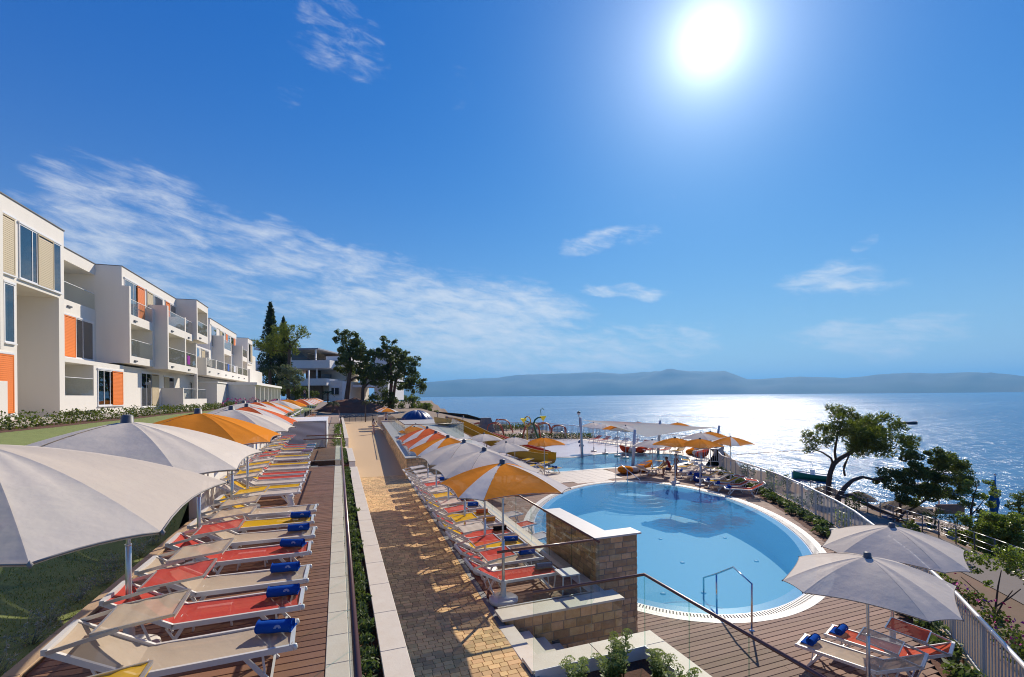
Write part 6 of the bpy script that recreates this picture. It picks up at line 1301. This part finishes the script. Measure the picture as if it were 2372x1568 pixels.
rk.add(vs, [(i * 10 + j, i * 10 + (j + 1) % 10, (i + 1) * 10 + (j + 1) % 10, (i + 1) * 10 + j) for i in range(6) for j in range(10)] + [tuple(range(60, 70))]); rk.build('climbing_rock', M('climbing_rock_grey', (.19, .185, .18), .9, .5, 3, bump=.4), None, loc=(c.x, c.y, ZP), label='grey artificial climbing rock in the playground', cat='climbing rock')
bsl = M('blue_slide', (.02, .10, .36), .35); c = cf('d', 720, 310, 62)
sl_ = thing('playground_slide', (c.x, c.y, ZP), 'small blue playground slide behind the yellow slide', 'slide'); MB().tube([(-.5, 0, 0), (-.5, 0, 2.2)], .07, 6).build('post', bsl, sl_); MB().tube([(-.5, .8, 0), (-.5, .8, 2.2)], .07, 6).build('post', bsl, sl_)
b = MB(); b.strip([(-.5, 0, 1.7), (.2, 0, 1.5), (1.3, 0, .5), (2.0, 0, .25)], [(-.5, .8, 1.7), (.2, .8, 1.5), (1.3, .8, .5), (2.0, .8, .25)]); b.strip([(-.5, 0, 1.7), (.2, 0, 1.5), (1.3, 0, .5), (2.0, 0, .25)], [(-.5, -.02, 2.1), (.2, -.02, 1.85), (1.3, -.02, .85), (2.0, -.02, .5)]); b.build('chute', bsl, sl_)
# hedge behind the splash pad
hd = thing('hedge', (20, 52, ZP), 'low trimmed hedge between splash pad and playground', 'hedge'); b = MB()
for i in range(46):
    s_ = i / 45; leaves(b, (-2.5 + 11.5 * s_, 1.6 - 2.3 * s_ + .8 * sin(s_ * 5), .32), (.45, .4, .36), 60, .16)
b.build('foliage', hedgeg, hd)
hd = thing('hedge', (24, 67, ZP), 'dark hedge line behind the playground in front of the sea', 'hedge'); b = MB()
for i in range(60): leaves(b, (-10 + 15.5 * i / 59, 2 - .1 * i * .3 - (6 if i > 50 else 0) * 0, .5), (.5, .5, .5), 60, .2)
b.build('foliage', pineg, hd)
# blue inflated dome
DM = thing('play_dome', (0, 0, 0), 'big dark blue inflated dome beyond the bar terrace', 'tent'); c = cf('j', 2045, 1290, 62); R_, H_ = 2.25, 2.0
for g in range(14):
    b = MB(); a0, a1 = 2 * pi * g / 14, 2 * pi * (g + 1) / 14; vs = []
    for i in range(9):
        t = pi / 2 * i / 8
        for j in range(6): a = a0 + (a1 - a0) * j / 5; bl = 1 + .025 * sin(pi * j / 5); vs.append((R_ * bl * cos(t) * cos(a), R_ * bl * cos(t) * sin(a), H_ * bl * sin(t)))
    b.add(vs, [(i * 6 + j, i * 6 + j + 1, (i + 1) * 6 + j + 1, (i + 1) * 6 + j) for i in range(8) for j in range(5)], 0, True); b.build('gore', M('dome_blue', (.015, .045, .16), .35) if 'dome_blue' not in bpy.data.materials else bpy.data.materials['dome_blue'], DM)
DM.location = (c.x, c.y, c.z)
MB().lathe([(2.4, -3.2), (2.4, 0), (2.3, .02), (.001, .02)], 24, (0, 0, 0)).build('dome_plinth', creamw, DM)
# bar counter by the wall
bc = thing('bar_counter', (0, 0, 0), 'white bar counter on the terrace above the stone wall', 'counter'); MB().prism([(3.35, 23.9), (4.1, 23.9), (4.55, 32.5), (3.85, 32.5)], 1.03, 1.28).build('counter_top', whitep, bc)
# ------------------------------------------------------------------ beach: thatched parasols, kiosk, loungers
thatch = M('dry_thatch', (.22, .16, .105), .95, .6, 6, (.12, .085, .055), .9, 25)
for i, (x, y) in enumerate(((295, 795), (490, 825), (790, 868), (1050, 912), (1345, 982), (1480, 1010))):
    p = cz(7, x, y, -4.55); t = thing('thatched_parasol', (p.x, p.y, -7.05), 'thatched beach parasol below the railing, %s from the pool row' % ORD[i], 'parasol', 'thatched beach parasols'); b = MB(); n_ = 26
    for ring_ in range(3):
        r0, z0, r1, z1 = [(.05, 2.5, .6, 2.3), (.45, 2.36, 1.0, 2.1), (.85, 2.18, 1.38, 1.88)][ring_]
        for j in range(n_):
            a, a2 = 2 * pi * j / n_, 2 * pi * (j + 1) / n_; w = rnd(.9, 1.06); b.add([(r0 * cos(a), r0 * sin(a), z0), (r0 * cos(a2), r0 * sin(a2), z0), (r1 * w * cos(a2), r1 * w * sin(a2), z1 - rnd(0, .07)), (r1 * w * cos(a), r1 * w * sin(a), z1 - rnd(0, .07))], [(0, 1, 2, 3)])
    b.build('thatch', thatch, t); MB().tube([(0, 0, -.3), (0, 0, 2.45)], .05, 6).build('pole', M('wood_pole', (.28, .16, .08), .8) if 'wood_pole' not in bpy.data.materials else bpy.data.materials['wood_pole'], t)
FAB['blue'] = fabric('blue_mesh_fabric', (.03, .10, .36), .1)
b = MB();
def add_blue():
    k = ('blue', False); m_ = MB()
    for nme, mi in (('frame', 0), ('backrest_frame', 0), ('bed_white', 1), ('back_white', 1)):
        me = LG[nme]; m_.add([v.co[:] for v in me.vertices], [tuple(q.vertices) for q in me.polygons], mi)
    far_me[k] = m_.mesh('sun_lounger', [aluw, FAB['blue']])
add_blue()
for i, (k, x, y) in enumerate((('f', 380, 1010), ('f', 450, 1030), ('f', 560, 1040), ('f', 740, 1090), ('f', 850, 1110), ('f', 1040, 1150))):
    p = cz(k, x, y, -6.95); put('sun_lounger', far_me[('blue', False)], None, (p.x, p.y, -6.98), radians(30), label='blue beach lounger below the trees, %s from the pool side' % ORD[i], cat='sun lounger', group='blue loungers on the beach')
K0 = cf('f', 960, 920, 46); KS = thing('beach_kiosk', (K0.x, K0.y, -7.0), 'raised beach kiosk with colourful banners and white roof behind the trees', 'kiosk', rz=-TH); sc_ = CRP['f'][2] / 4 / FPX * 46
def kb_(x0, y0, x1, y1, d0, d1, nme, m_): MB().box((x0 - 960) * sc_, d0, K0.z + 7 - (y1 - 920) * sc_, (x1 - 960) * sc_, d1, K0.z + 7 - (y0 - 920) * sc_).build(nme, m_, KS)
kb_(720, 680, 1210, 745, 0, .08, 'banner', M('blue_banner', (.03, .16, .42), .5, .8, 2.0, (.25, .4, .5))); kb_(900, 830, 1200, 920, 0, .08, 'banner', M('orange_banner', (.45, .14, .05), .5, .8, 2.0, (.06, .05, .05))); kb_(740, 880, 900, 918, .3, .4, 'banner', M('grey_banner', (.4, .4, .42), .6, .5, 2)); kb_(780, 500, 1160, 530, -.3, 2.5, 'roof', whitep); kb_(720, 920, 1210, 935, .1, 2.5, 'platform', M('kiosk_deck', (.3, .2, .13), .8)); kb_(740, 640, 1000, 680, .5, 2, 'canopy', creamw)
for x in (740, 960, 1190):
    MB().tube([((x - 960) * sc_, .3, -.3), ((x - 960) * sc_, .3, K0.z + 7 + 420 * sc_ * .98)], .05, 6).build('leg', alu, KS)
    for s_ in (-1, 1): MB().tube([((x - 960 + s_ * 50) * sc_, .3, -.3), ((x - 960 - s_ * 20) * sc_, .3, K0.z + 7)], .04, 5).build('brace', alu, KS)
FP = cf(7, 2110, 1125, 33); t = thing('folded_parasol', (FP.x, FP.y, FP.z - 1.5), 'folded blue parasol on a steel pole in front of the sea', 'parasol'); sc_ = CRP[7][2] / 4 / FPX * 33
MB().tube([(0, 0, 0), ((2130 - 2110) * sc_, 0, 1.5 + 335 * sc_)], .05, 8).build('pole', steel, t); MB().lathe([(.001, 0), (.1, .05), (.2, .5), (.24, .9), (.3, 1.2), (.2, 1.7), (.12, 2.4), (.05, 2.75)], 9, (.02, 0, 1.45)).build('canvas', fabric('parasol_blue', (.01, .09, .30), .1), t); MB().lathe([(.001, 0), (.09, .04), (.09, .12), (.001, .16)], 10, ((2130 - 2110) * sc_, 0, 1.5 + 335 * sc_)).build('finial', steel, t)
wr_ = thing('walkway_railing', (0, 0, 0), 'dark wire railing beside the sloping walkway', 'railing'); prev = None
for q in wr[::1]:
    MB().tube([q, (q[0], q[1], q[2] + .95)], .03, 6).build('post', greyp, wr_)
    if prev:
        for h_ in (.3, .6, .95): MB().tube([(prev[0], prev[1], prev[2] + h_), (q[0], q[1], q[2] + h_)], .014, 4).build('wire', alu, wr_)
    prev = q
br = thing('beach_railing', (0, 0, 0), 'thin dark railing along the beach terrace edge', 'railing'); prev = None
for i in range(24):
    y = 8 + 2.6 * i; a = fence_x(y); q = Vector((a + .93 * (shore_x(y) - a), y, -7.05)); MB().tube([q, q + Vector((0, 0, 1.05))], .03, 5).build('post', greyp, br)
    if prev:
        for h_ in (.5, 1.05): MB().tube([prev + Vector((0, 0, h_)), q + Vector((0, 0, h_))], .018, 4).build('rail', greyp, br)
    prev = q
tl, trr = [], []
for y in [2 + 2.0 * i for i in range(36)]:
    a = fence_x(y); w = shore_x(y) - a; tl.append((a + .67 * w, y, -6.99)); trr.append((a + .94 * w, y, -6.99))
MB().strip(tl, trr).build('beach_terrace', M('beach_stone', (.42, .34, .27), .9, .6, .6, (.3, .2, .14), .2, 8), kind='structure')
lw_ = MB()
for a, b_ in zip(tl, tl[1:]): lw_.beam((a[0] - .2, a[1], -6.8), (b_[0] - .2, b_[1], -6.8), .35, .5)
lw_.build('beach_wall', creamw, label='low pale wall at the back of the beach terrace', cat='wall')
# ------------------------------------------------------------------ rocks on the shore
for i, (x, y, s_) in enumerate(((420, 105, 9), (520, 130, 14), (450, 90, 8), (590, 180, 12), (640, 185, 10), (560, 215, 14), (700, 250, 9), (380, 100, 6))):
    p = cz('d', x, y, ZS); b = MB(); vs = []
    for r in range(5):
        for j in range(12): a = 2 * pi * j / 12; R_ = s_ * (1 - r / 4.6) * (1 + .3 * n2(i * 3 + r, j * .9)); vs.append((R_ * cos(a), R_ * .6 * sin(a), -1 + (1.6 + .1 * s_) * (r / 4) ** .6 + .35 * n2(j, r + i)))
    b.add(vs, [(r * 12 + j, r * 12 + (j + 1) % 12, (r + 1) * 12 + (j + 1) % 12, (r + 1) * 12 + j) for r in range(4) for j in range(12)] + [tuple(range(48, 60))]); b.build('shore_rock', rockm, None, loc=(p.x, p.y, ZS), label='dark rock in the sea beyond the playground, %s from the blue dome' % ORD[i], cat='rock', group='dark rocks off the shore')
# ------------------------------------------------------------------ boats
def boat(loc, ang, L, hullc, label, top=True):
    t = thing('motor_boat', loc, label, 'boat', 'boats on the sea', ang); b = MB(); n_ = 12; secs = []
    for i in range(n_ + 1):
        s_ = i / n_; w = L * .17 * (1 - max(0, (s_ - .45) / .55) ** 2.2); z = .75 + .35 * s_ ** 2; x = L * (s_ - .5); secs.append([(x, -w, z), (x, -w * .92, .25), (x, -w * .5, -.15), (x, 0, -.25), (x, w * .5, -.15), (x, w * .92, .25), (x, w, z)])
    for k in range(6): b.strip([s_[k] for s_ in secs], [s_[k + 1] for s_ in secs], 0, True)
    b.add(secs[0], [tuple(range(7))]); b.build('hull', hullc, t)
    d_ = MB(); d_.strip([(s_[0][0], s_[0][1] * .97, s_[0][2] - .06) for s_ in secs], [(s_[6][0], s_[6][1] * .97, s_[6][2] - .06) for s_ in secs]); d_.build('deck', whitep, t)
    MB().tube([(s_[0][0], s_[0][1], s_[0][2] + .02) for s_ in secs] + [(s_[6][0], s_[6][1], s_[6][2] + .02) for s_ in reversed(secs)], .05, 6).build('gunwale', whitep, t)
    if top:
        MB().cbox(-L * .08, -.35, .75, L * .04, .35, 1.55, .08).build('console', whitep, t); MB().tube([(0, 0, 1.5), (-.1, 0, 2.7)], .03, 6).build('mast', alu, t); MB().tube([(-.1, -.4, 2.65), (-.1, .4, 2.65)], .03, 6).build('mast_arm', alu, t)
        for s_ in (-1, 1): MB().tube([(L * .1, s_ * L * .15, .95), (L * .25, s_ * L * .13, 1.5), (L * .42, s_ * L * .05, 1.55)], .025, 6).build('bow_rail', alu, t)
        MB().box(-L * .53, -.22, .2, -L * .48, .22, 1.15).build('outboard', greyp, t)
p = cz(7, 680, 825, ZS); boat((p.x, p.y, ZS + .25), radians(118), 5.4, M('green_hull', (.015, .16, .07), .35), 'small white and green motor boat moored off the beach')
p = cz(7, 590, 815, ZS); boat((p.x, p.y, ZS), radians(110), 2.6, M('grey_dinghy', (.45, .46, .48), .5), 'little grey dinghy beside the green boat', False)
p = cz(7, 1415, 385, ZS); boat((p.x, p.y, ZS + .2), radians(-38), 9, M('dark_hull', (.02, .025, .04), .4), 'dark speedboat trailing a long white wake', False)
wk = MB(); A_ = cz(7, 1395, 386, ZS); Lf, Rt = [], []
for i in range(41):
    s_ = i / 40; q = cz(7, 1395 - 1900 * s_, 386 - 66 * s_ ** .8, ZS); d = (q - A_); w = .8 + 9 * s_ ** .6 + rnd(-.4, .4); Lf.append((q.x, q.y - w * .5, ZS + .05)); Rt.append((q.x, q.y + w * .5 + 3 * s_, ZS + .05))
wk.strip(Lf, Rt); wk.build('boat_wake', M('foam', (.75, .78, .8), .8, .6, .25, (.25, .35, .45), detail=8), label='long white wake trailing behind the dark speedboat', cat='wake', kind='stuff')
by = thing('buoy_line', (0, 0, 0), 'dotted line of small buoys on the water in front of the beach', 'buoy line'); bm_ = MB().lathe([(.001, -.12), (.12, 0), (.001, .12)], 8).mesh('buoy', M('buoy_dark', (.25, .2, .18), .6))
for i in range(70):
    q = cz('e', 1720 + i * 16, 515 - i * 1.1, ZS); put('buoy', bm_, by, (q.x, q.y, ZS + .05))
# ------------------------------------------------------------------ people
skinm = M('skin', (.42, .21, .13), .55); skind = M('tanned_skin', (.30, .14, .085), .55); hairm = M('dark_hair', (.025, .016, .012), .7)
def skinmesh(name, verts, edges, radii, mat, parent, loc=(0, 0, 0), sub=1, root=0):
    me = bpy.data.meshes.new(name); me.from_pydata(verts, edges, []); me.materials.append(mat); o = put(name, me, parent, loc); md_ = o.modifiers.new('skin', 'SKIN'); md_.use_smooth_shade = True
    for v, r in zip(me.skin_vertices[0].data, radii): v.radius = (r, r) if isinstance(r, (int, float)) else r
    me.skin_vertices[0].data[root].use_root = True
    s_ = o.modifiers.new('sub', 'SUBSURF'); s_.levels = sub; s_.render_levels = sub; return o
def person(loc, rz, h, pose, label, skin, clothes, hair='short'):
    """joints for a 1.75 m figure facing +y, scaled to h"""
    t = thing('person', loc, label, 'person', 'people', rz); k = h / 1.75
    J = {'pel': (0, 0, .95), 'wa': (0, .0, 1.10), 'ch': (0, .02, 1.32), 'nk': (0, .0, 1.47), 'hd0': (0, .02, 1.56), 'hd': (0, .03, 1.64), 'hd1': (0, .025, 1.71), 'shL': (-.19, 0, 1.42), 'shR': (.19, 0, 1.42), 'elL': (-.25, -.03, 1.14), 'elR': (.25, -.03, 1.14), 'wrL': (-.27, .06, .89), 'wrR': (.27, .06, .89), 'hpL': (-.09, 0, .90), 'hpR': (.09, 0, .90), 'knL': (-.11, .02, .49), 'knR': (.11, .02, .49), 'anL': (-.11, -.03, .09), 'anR': (.11, -.03, .09), 'toL': (-.13, .13, .03), 'toR': (.13, .13, .03)}
    if pose == 'sit':
        for q in ('pel', 'wa', 'ch', 'nk', 'hd0', 'hd', 'hd1', 'shL', 'shR', 'elL', 'elR', 'wrL', 'wrR', 'hpL', 'hpR'): x, y, z = J[q]; J[q] = (x, y, z - .47)
        J.update({'ch': (0, .10, .85), 'nk': (0, .16, .99), 'hd0': (0, .2, 1.08), 'hd': (0, .22, 1.15), 'hd1': (0, .21, 1.22), 'shL': (-.19, .12, .94), 'shR': (.19, .12, .94), 'knL': (-.15, .42, .48), 'knR': (.15, .42, .48), 'anL': (-.14, .38, .09), 'anR': (.14, .40, .09), 'toL': (-.15, .54, .03), 'toR': (.15, .55, .03), 'elL': (-.2, .36, .70), 'elR': (.2, .34, .66), 'wrL': (-.05, .38, .92), 'wrR': (.1, .48, .56)})
    if pose == 'walk': J.update({'knL': (-.10, .16, .50), 'anL': (-.10, .16, .09), 'toL': (-.11, .32, .04), 'knR': (.10, -.06, .49), 'anR': (.10, -.24, .12), 'toR': (.11, -.10, .03), 'elR': (.23, .1, 1.14), 'wrR': (.18, .3, 1.0)})
    if pose == 'elbow': J.update({'elR': (.33, -.08, 1.18), 'wrR': (.2, .12, 1.02), 'elL': (-.3, -.02, 1.15), 'wrL': (-.27, .12, .92)})
    R = {'pel': (.135, .105), 'wa': (.12, .09), 'ch': (.15, .105), 'nk': .052, 'hd0': (.068, .08), 'hd': (.078, .098), 'hd1': (.06, .075), 'shL': .062, 'shR': .062, 'elL': .043, 'elR': .043, 'wrL': .03, 'wrR': .03, 'hpL': .085, 'hpR': .085, 'knL': .055, 'knR': .055, 'anL': .038, 'anR': .038, 'toL': (.04, .028), 'toR': (.04, .028)}
    names = list(J); V = [tuple(c * k for c in J[q]) for q in names]; RR = [tuple(c * k for c in R[q]) if isinstance(R[q], tuple) else R[q] * k for q in names]
    E_ = [('pel', 'wa'), ('wa', 'ch'), ('ch', 'nk'), ('nk', 'hd0'), ('hd0', 'hd'), ('hd', 'hd1'), ('ch', 'shL'), ('ch', 'shR'), ('shL', 'elL'), ('elL', 'wrL'), ('shR', 'elR'), ('elR', 'wrR'), ('pel', 'hpL'), ('pel', 'hpR'), ('hpL', 'knL'), ('knL', 'anL'), ('anL', 'toL'), ('hpR', 'knR'), ('knR', 'anR'), ('anR', 'toR')]
    ed = [(names.index(a), names.index(b_)) for a, b_ in E_]
    for s_ in 'LR':      # palm, four fingers, thumb
        w = Vector(J['wr' + s_]); e = Vector(J['el' + s_]); d = (w - e).normalized(); side = d.cross(Vector((0, 1, .2))).normalized(); pi_ = len(V)
        V.append(tuple((w + d * .06) * k)); RR.append(.03 * k); ed.append((names.index('wr' + s_), pi_))
        for f_, (o_, l_) in enumerate(((-.03, .085), (-.01, .095), (.01, .09), (.028, .075))): V.append(tuple((w + d * (.075 + l_) + side * o_ + Vector((0, .02, 0))) * k)); RR.append(.009 * k); ed.append((pi_, len(V) - 1))
        V.append(tuple((w + d * .09 + side * -.055 + Vector((0, .03, 0))) * k)); RR.append(.010 * k); ed.append((pi_, len(V) - 1))
    body = skinmesh('body', V, ed, RR, skin, t, root=0)
    def cloth(nme, chain, rs, mat): # list of joint names or (a,b,t)
        Vv = []; Rr = []; Ed = []; idx = {}
        for (q, r) in zip(chain, rs):
            if isinstance(q, tuple): p = Vector(J[q[0]]).lerp(Vector(J[q[1]]), q[2])
            else: p = Vector(J[q])
            Vv.append(tuple(p * k)); Rr.append((r[0] * k, r[1] * k) if isinstance(r, tuple) else r * k)
        return Vv, Rr
    for nme, mat in clothes:
        if nme == 'shorts':
            Vv, Rr = cloth(nme, ['pel', ('pel', 'wa', .4), 'hpL', ('hpL', 'knL', .75), 'hpR', ('hpR', 'knR', .75)], [(.155, .125), (.145, .115), .105, .10, .105, .10], mat); skinmesh('shorts', Vv, [(1, 0), (0, 2), (2, 3), (0, 4), (4, 5)], Rr, mat, t)
        elif nme == 'trousers':
            Vv, Rr = cloth(nme, ['pel', ('pel', 'wa', .4), 'hpL', 'knL', ('knL', 'anL', .9), 'hpR', 'knR', ('knR', 'anR', .9)], [(.15, .12), (.14, .11), .10, .08, .075, .10, .08, .075], mat); skinmesh('trousers', Vv, [(1, 0), (0, 2), (2, 3), (3, 4), (0, 5), (5, 6), (6, 7)], Rr, mat, t)
        elif nme == 'top':
            Vv, Rr = cloth(nme, [('pel', 'wa', .3), 'wa', 'ch', ('ch', 'nk', .6), 'shL', ('shL', 'elL', .4), 'shR', ('shR', 'elR', .4)], [(.15, .115), (.135, .105), (.165, .12), .08, .078, .065, .078, .065], mat); skinmesh('shirt', Vv, [(0, 1), (1, 2), (2, 3), (2, 4), (4, 5), (2, 6), (6, 7)], Rr, mat, t)
    hp_ = Vector(J['hd']) * k; hb_ = MB(); vs = []
    for i in range(6):
        th_ = pi * .62 * i / 5
        for j in range(14): a = 2 * pi * j / 14; vs.append((hp_.x + .093 * k * sin(th_) * cos(a), hp_.y - .018 * k + .108 * k * sin(th_) * sin(a) - (.02 * k if i > 3 and sin(a) > 0 else 0), hp_.z + .03 * k + .10 * k * cos(th_) + (.06 * k if i > 3 and sin(a) > .3 else 0)))
    hb_.add(vs, [(i * 14 + j, i * 14 + (j + 1) % 14, (i + 1) * 14 + (j + 1) % 14, (i + 1) * 14 + j) for i in range(5) for j in range(14)], 0, True)
    if hair == 'long': hb_.tube([hp_ + Vector((0, -.07, .02)) * k, hp_ + Vector((0, -.11, -.15)) * k, hp_ + Vector((0, -.10, -.34)) * k], [.07 * k, .075 * k, .04 * k], 8)
    hb_.build('hair', hairm, t)
    nf = MB(); f0 = hp_ + Vector((0, .098 * k, 0)); nf.add([f0 + Vector((-.012, -.01, -.02)) * k, f0 + Vector((.012, -.01, -.02)) * k, f0 + Vector((0, .018, -.022)) * k, f0 + Vector((0, -.006, .025)) * k], [(0, 1, 2), (0, 2, 3), (1, 3, 2)]); nf.build('nose', skin, t)
    return t
cw_ = fabric('white_cotton', (.66, .60, .56), .05); pk_ = fabric('pale_pink_cotton', (.62, .42, .38), .05); rd_ = fabric('red_cotton', (.45, .04, .04), 0); sw_ = fabric('grey_blue_swim_shorts', (.30, .30, .38), 0, var=.8); nv_ = fabric('navy_cotton', (.03, .05, .14), 0)
p = cz('j', 1552, 1388, 0.0); person((p.x, p.y, 0), radians(-60), 1.66, 'walk', 'dark-haired person in white top and pale pink trousers on the path', skinm, [('trousers', pk_), ('top', cw_)], 'long')
person((19.72, 23.95, ZP), radians(30), 1.58, 'elbow', 'boy in grey swim shorts standing with his back to the camera beyond the pool', skind, [('shorts', sw_)])
person((20.1, 25.0, ZP), radians(60), 1.72, 'sit', 'man in a red shirt sitting on a yellow lounger beyond the pool', skind, [('shorts', nv_), ('top', rd_)])
for i, (x, y) in enumerate(((1690, 1285), (1712, 1288))): p = cz('j', x, y, 0); person((p.x, p.y + i, 0), radians(160 + 40 * i), 1.72, 'stand', ['person in white shirt and dark shorts under the path-end parasols', 'second person in white beside the first under the path-end parasols'][i], skinm, [('top', cw_), ('shorts', nv_)])
p = cz('d', 1470, 372, ZP); person((p.x, p.y, ZP), radians(70), 1.25, 'stand', 'child in white top and blue shorts watching the splash pad', skinm, [('top', cw_), ('shorts', nv_)], 'long')
p = cf('j', 765, 975, 92); person((p.x, p.y, p.z), radians(200), 1.7, 'stand', 'person in a white shirt in front of the bushes far behind', skinm, [('top', cw_), ('trousers', nv_)])
# things lying about
fl = thing('inflatable_swan', (-1.45, 11.95, ZD), 'white and purple inflatable toy lying on the deck between the loungers', 'inflatable'); wpl = M('white_vinyl', (.72, .68, .66), .25); vpl = M('purple_vinyl', (.22, .02, .16), .3)
MB().tube([(.34 * cos(a), .26 * sin(a), .13) for a in [2 * pi * i / 20 for i in range(21)]], .12, 10).build('ring', wpl, fl); MB().tube([(.30, 0, .15), (.42, 0, .34), (.36, 0, .52), (.46, 0, .55)], [.10, .075, .07, .04], 10).build('neck', wpl, fl); MB().tube([(-.1 + .2 * cos(a), .16 * sin(a), .24) for a in [pi * i / 10 for i in range(11)]], .035, 8).build('mane', vpl, fl); MB().tube([(.25, -.2, .05), (.5, -.25, .06)], .06, 8).build('foot', vpl, fl)
bg_ = thing('beach_bag', (20.35, 22.75, ZP), 'blue beach bag standing between two loungers beyond the pool', 'bag'); bgm = fabric('blue_bag', (.03, .08, .42), .05); MB().lathe([(.16, 0), (.24, .05), (.27, .3), (.2, .45), (.24, .5)], 10).build('sack', bgm, bg_); MB().tube([(-.18, 0, .45), (-.12, 0, .68), (.12, 0, .68), (.18, 0, .45)], .015, 6).build('handle', bgm, bg_)
for i, (x, y) in enumerate(((-.75, 23.1), (-.7, 24.4), (-.72, 25.5))): put('folded_towel', MB().cbox(-.2, -.17, 0, .2, .17, .09, .03).mesh('folded_towel', fabric('folded_towel%d' % i, [(.38, .25, .42), (.45, .5, .62), (.03, .25, .5)][i], 0)), None, (x - .55, y, ZD + .37), label=['lilac folded towel on the white lounger past the steps', 'pale blue folded towel on the yellow lounger past the steps', 'bright blue folded towel on the red lounger past the steps'][i], cat='towel')
gr = thing('floor_lamp_drum', (16.75, 11.75, ZP - .02), 'dark drum-shaped garden light beside the railing', 'garden light'); MB().lathe([(.24, 0), (.24, .3), (.22, .34), (.26, .35), (.26, .4), (.001, .42)], 16).build('drum', greyp, gr)
# ------------------------------------------------------------------ haze over the sea
HZ = 20400.0
hz = MB().box(-HZ, -HZ, -60, HZ, HZ, 620).build('haze', None if False else bpy.data.materials.new('sea_haze'), kind='stuff')
hm = bpy.data.materials['sea_haze']; hm.use_nodes = True; nt = hm.node_tree; nt.nodes.clear(); o = N('ShaderNodeOutputMaterial'); v = N('ShaderNodeVolumePrincipled'); v.inputs['Color'].default_value = (.15, .52, 1.0, 1); v.inputs['Density'].default_value = 8.5e-5; v.inputs['Anisotropy'].default_value = .25; LK(v.outputs[0], o.inputs['Volume'])
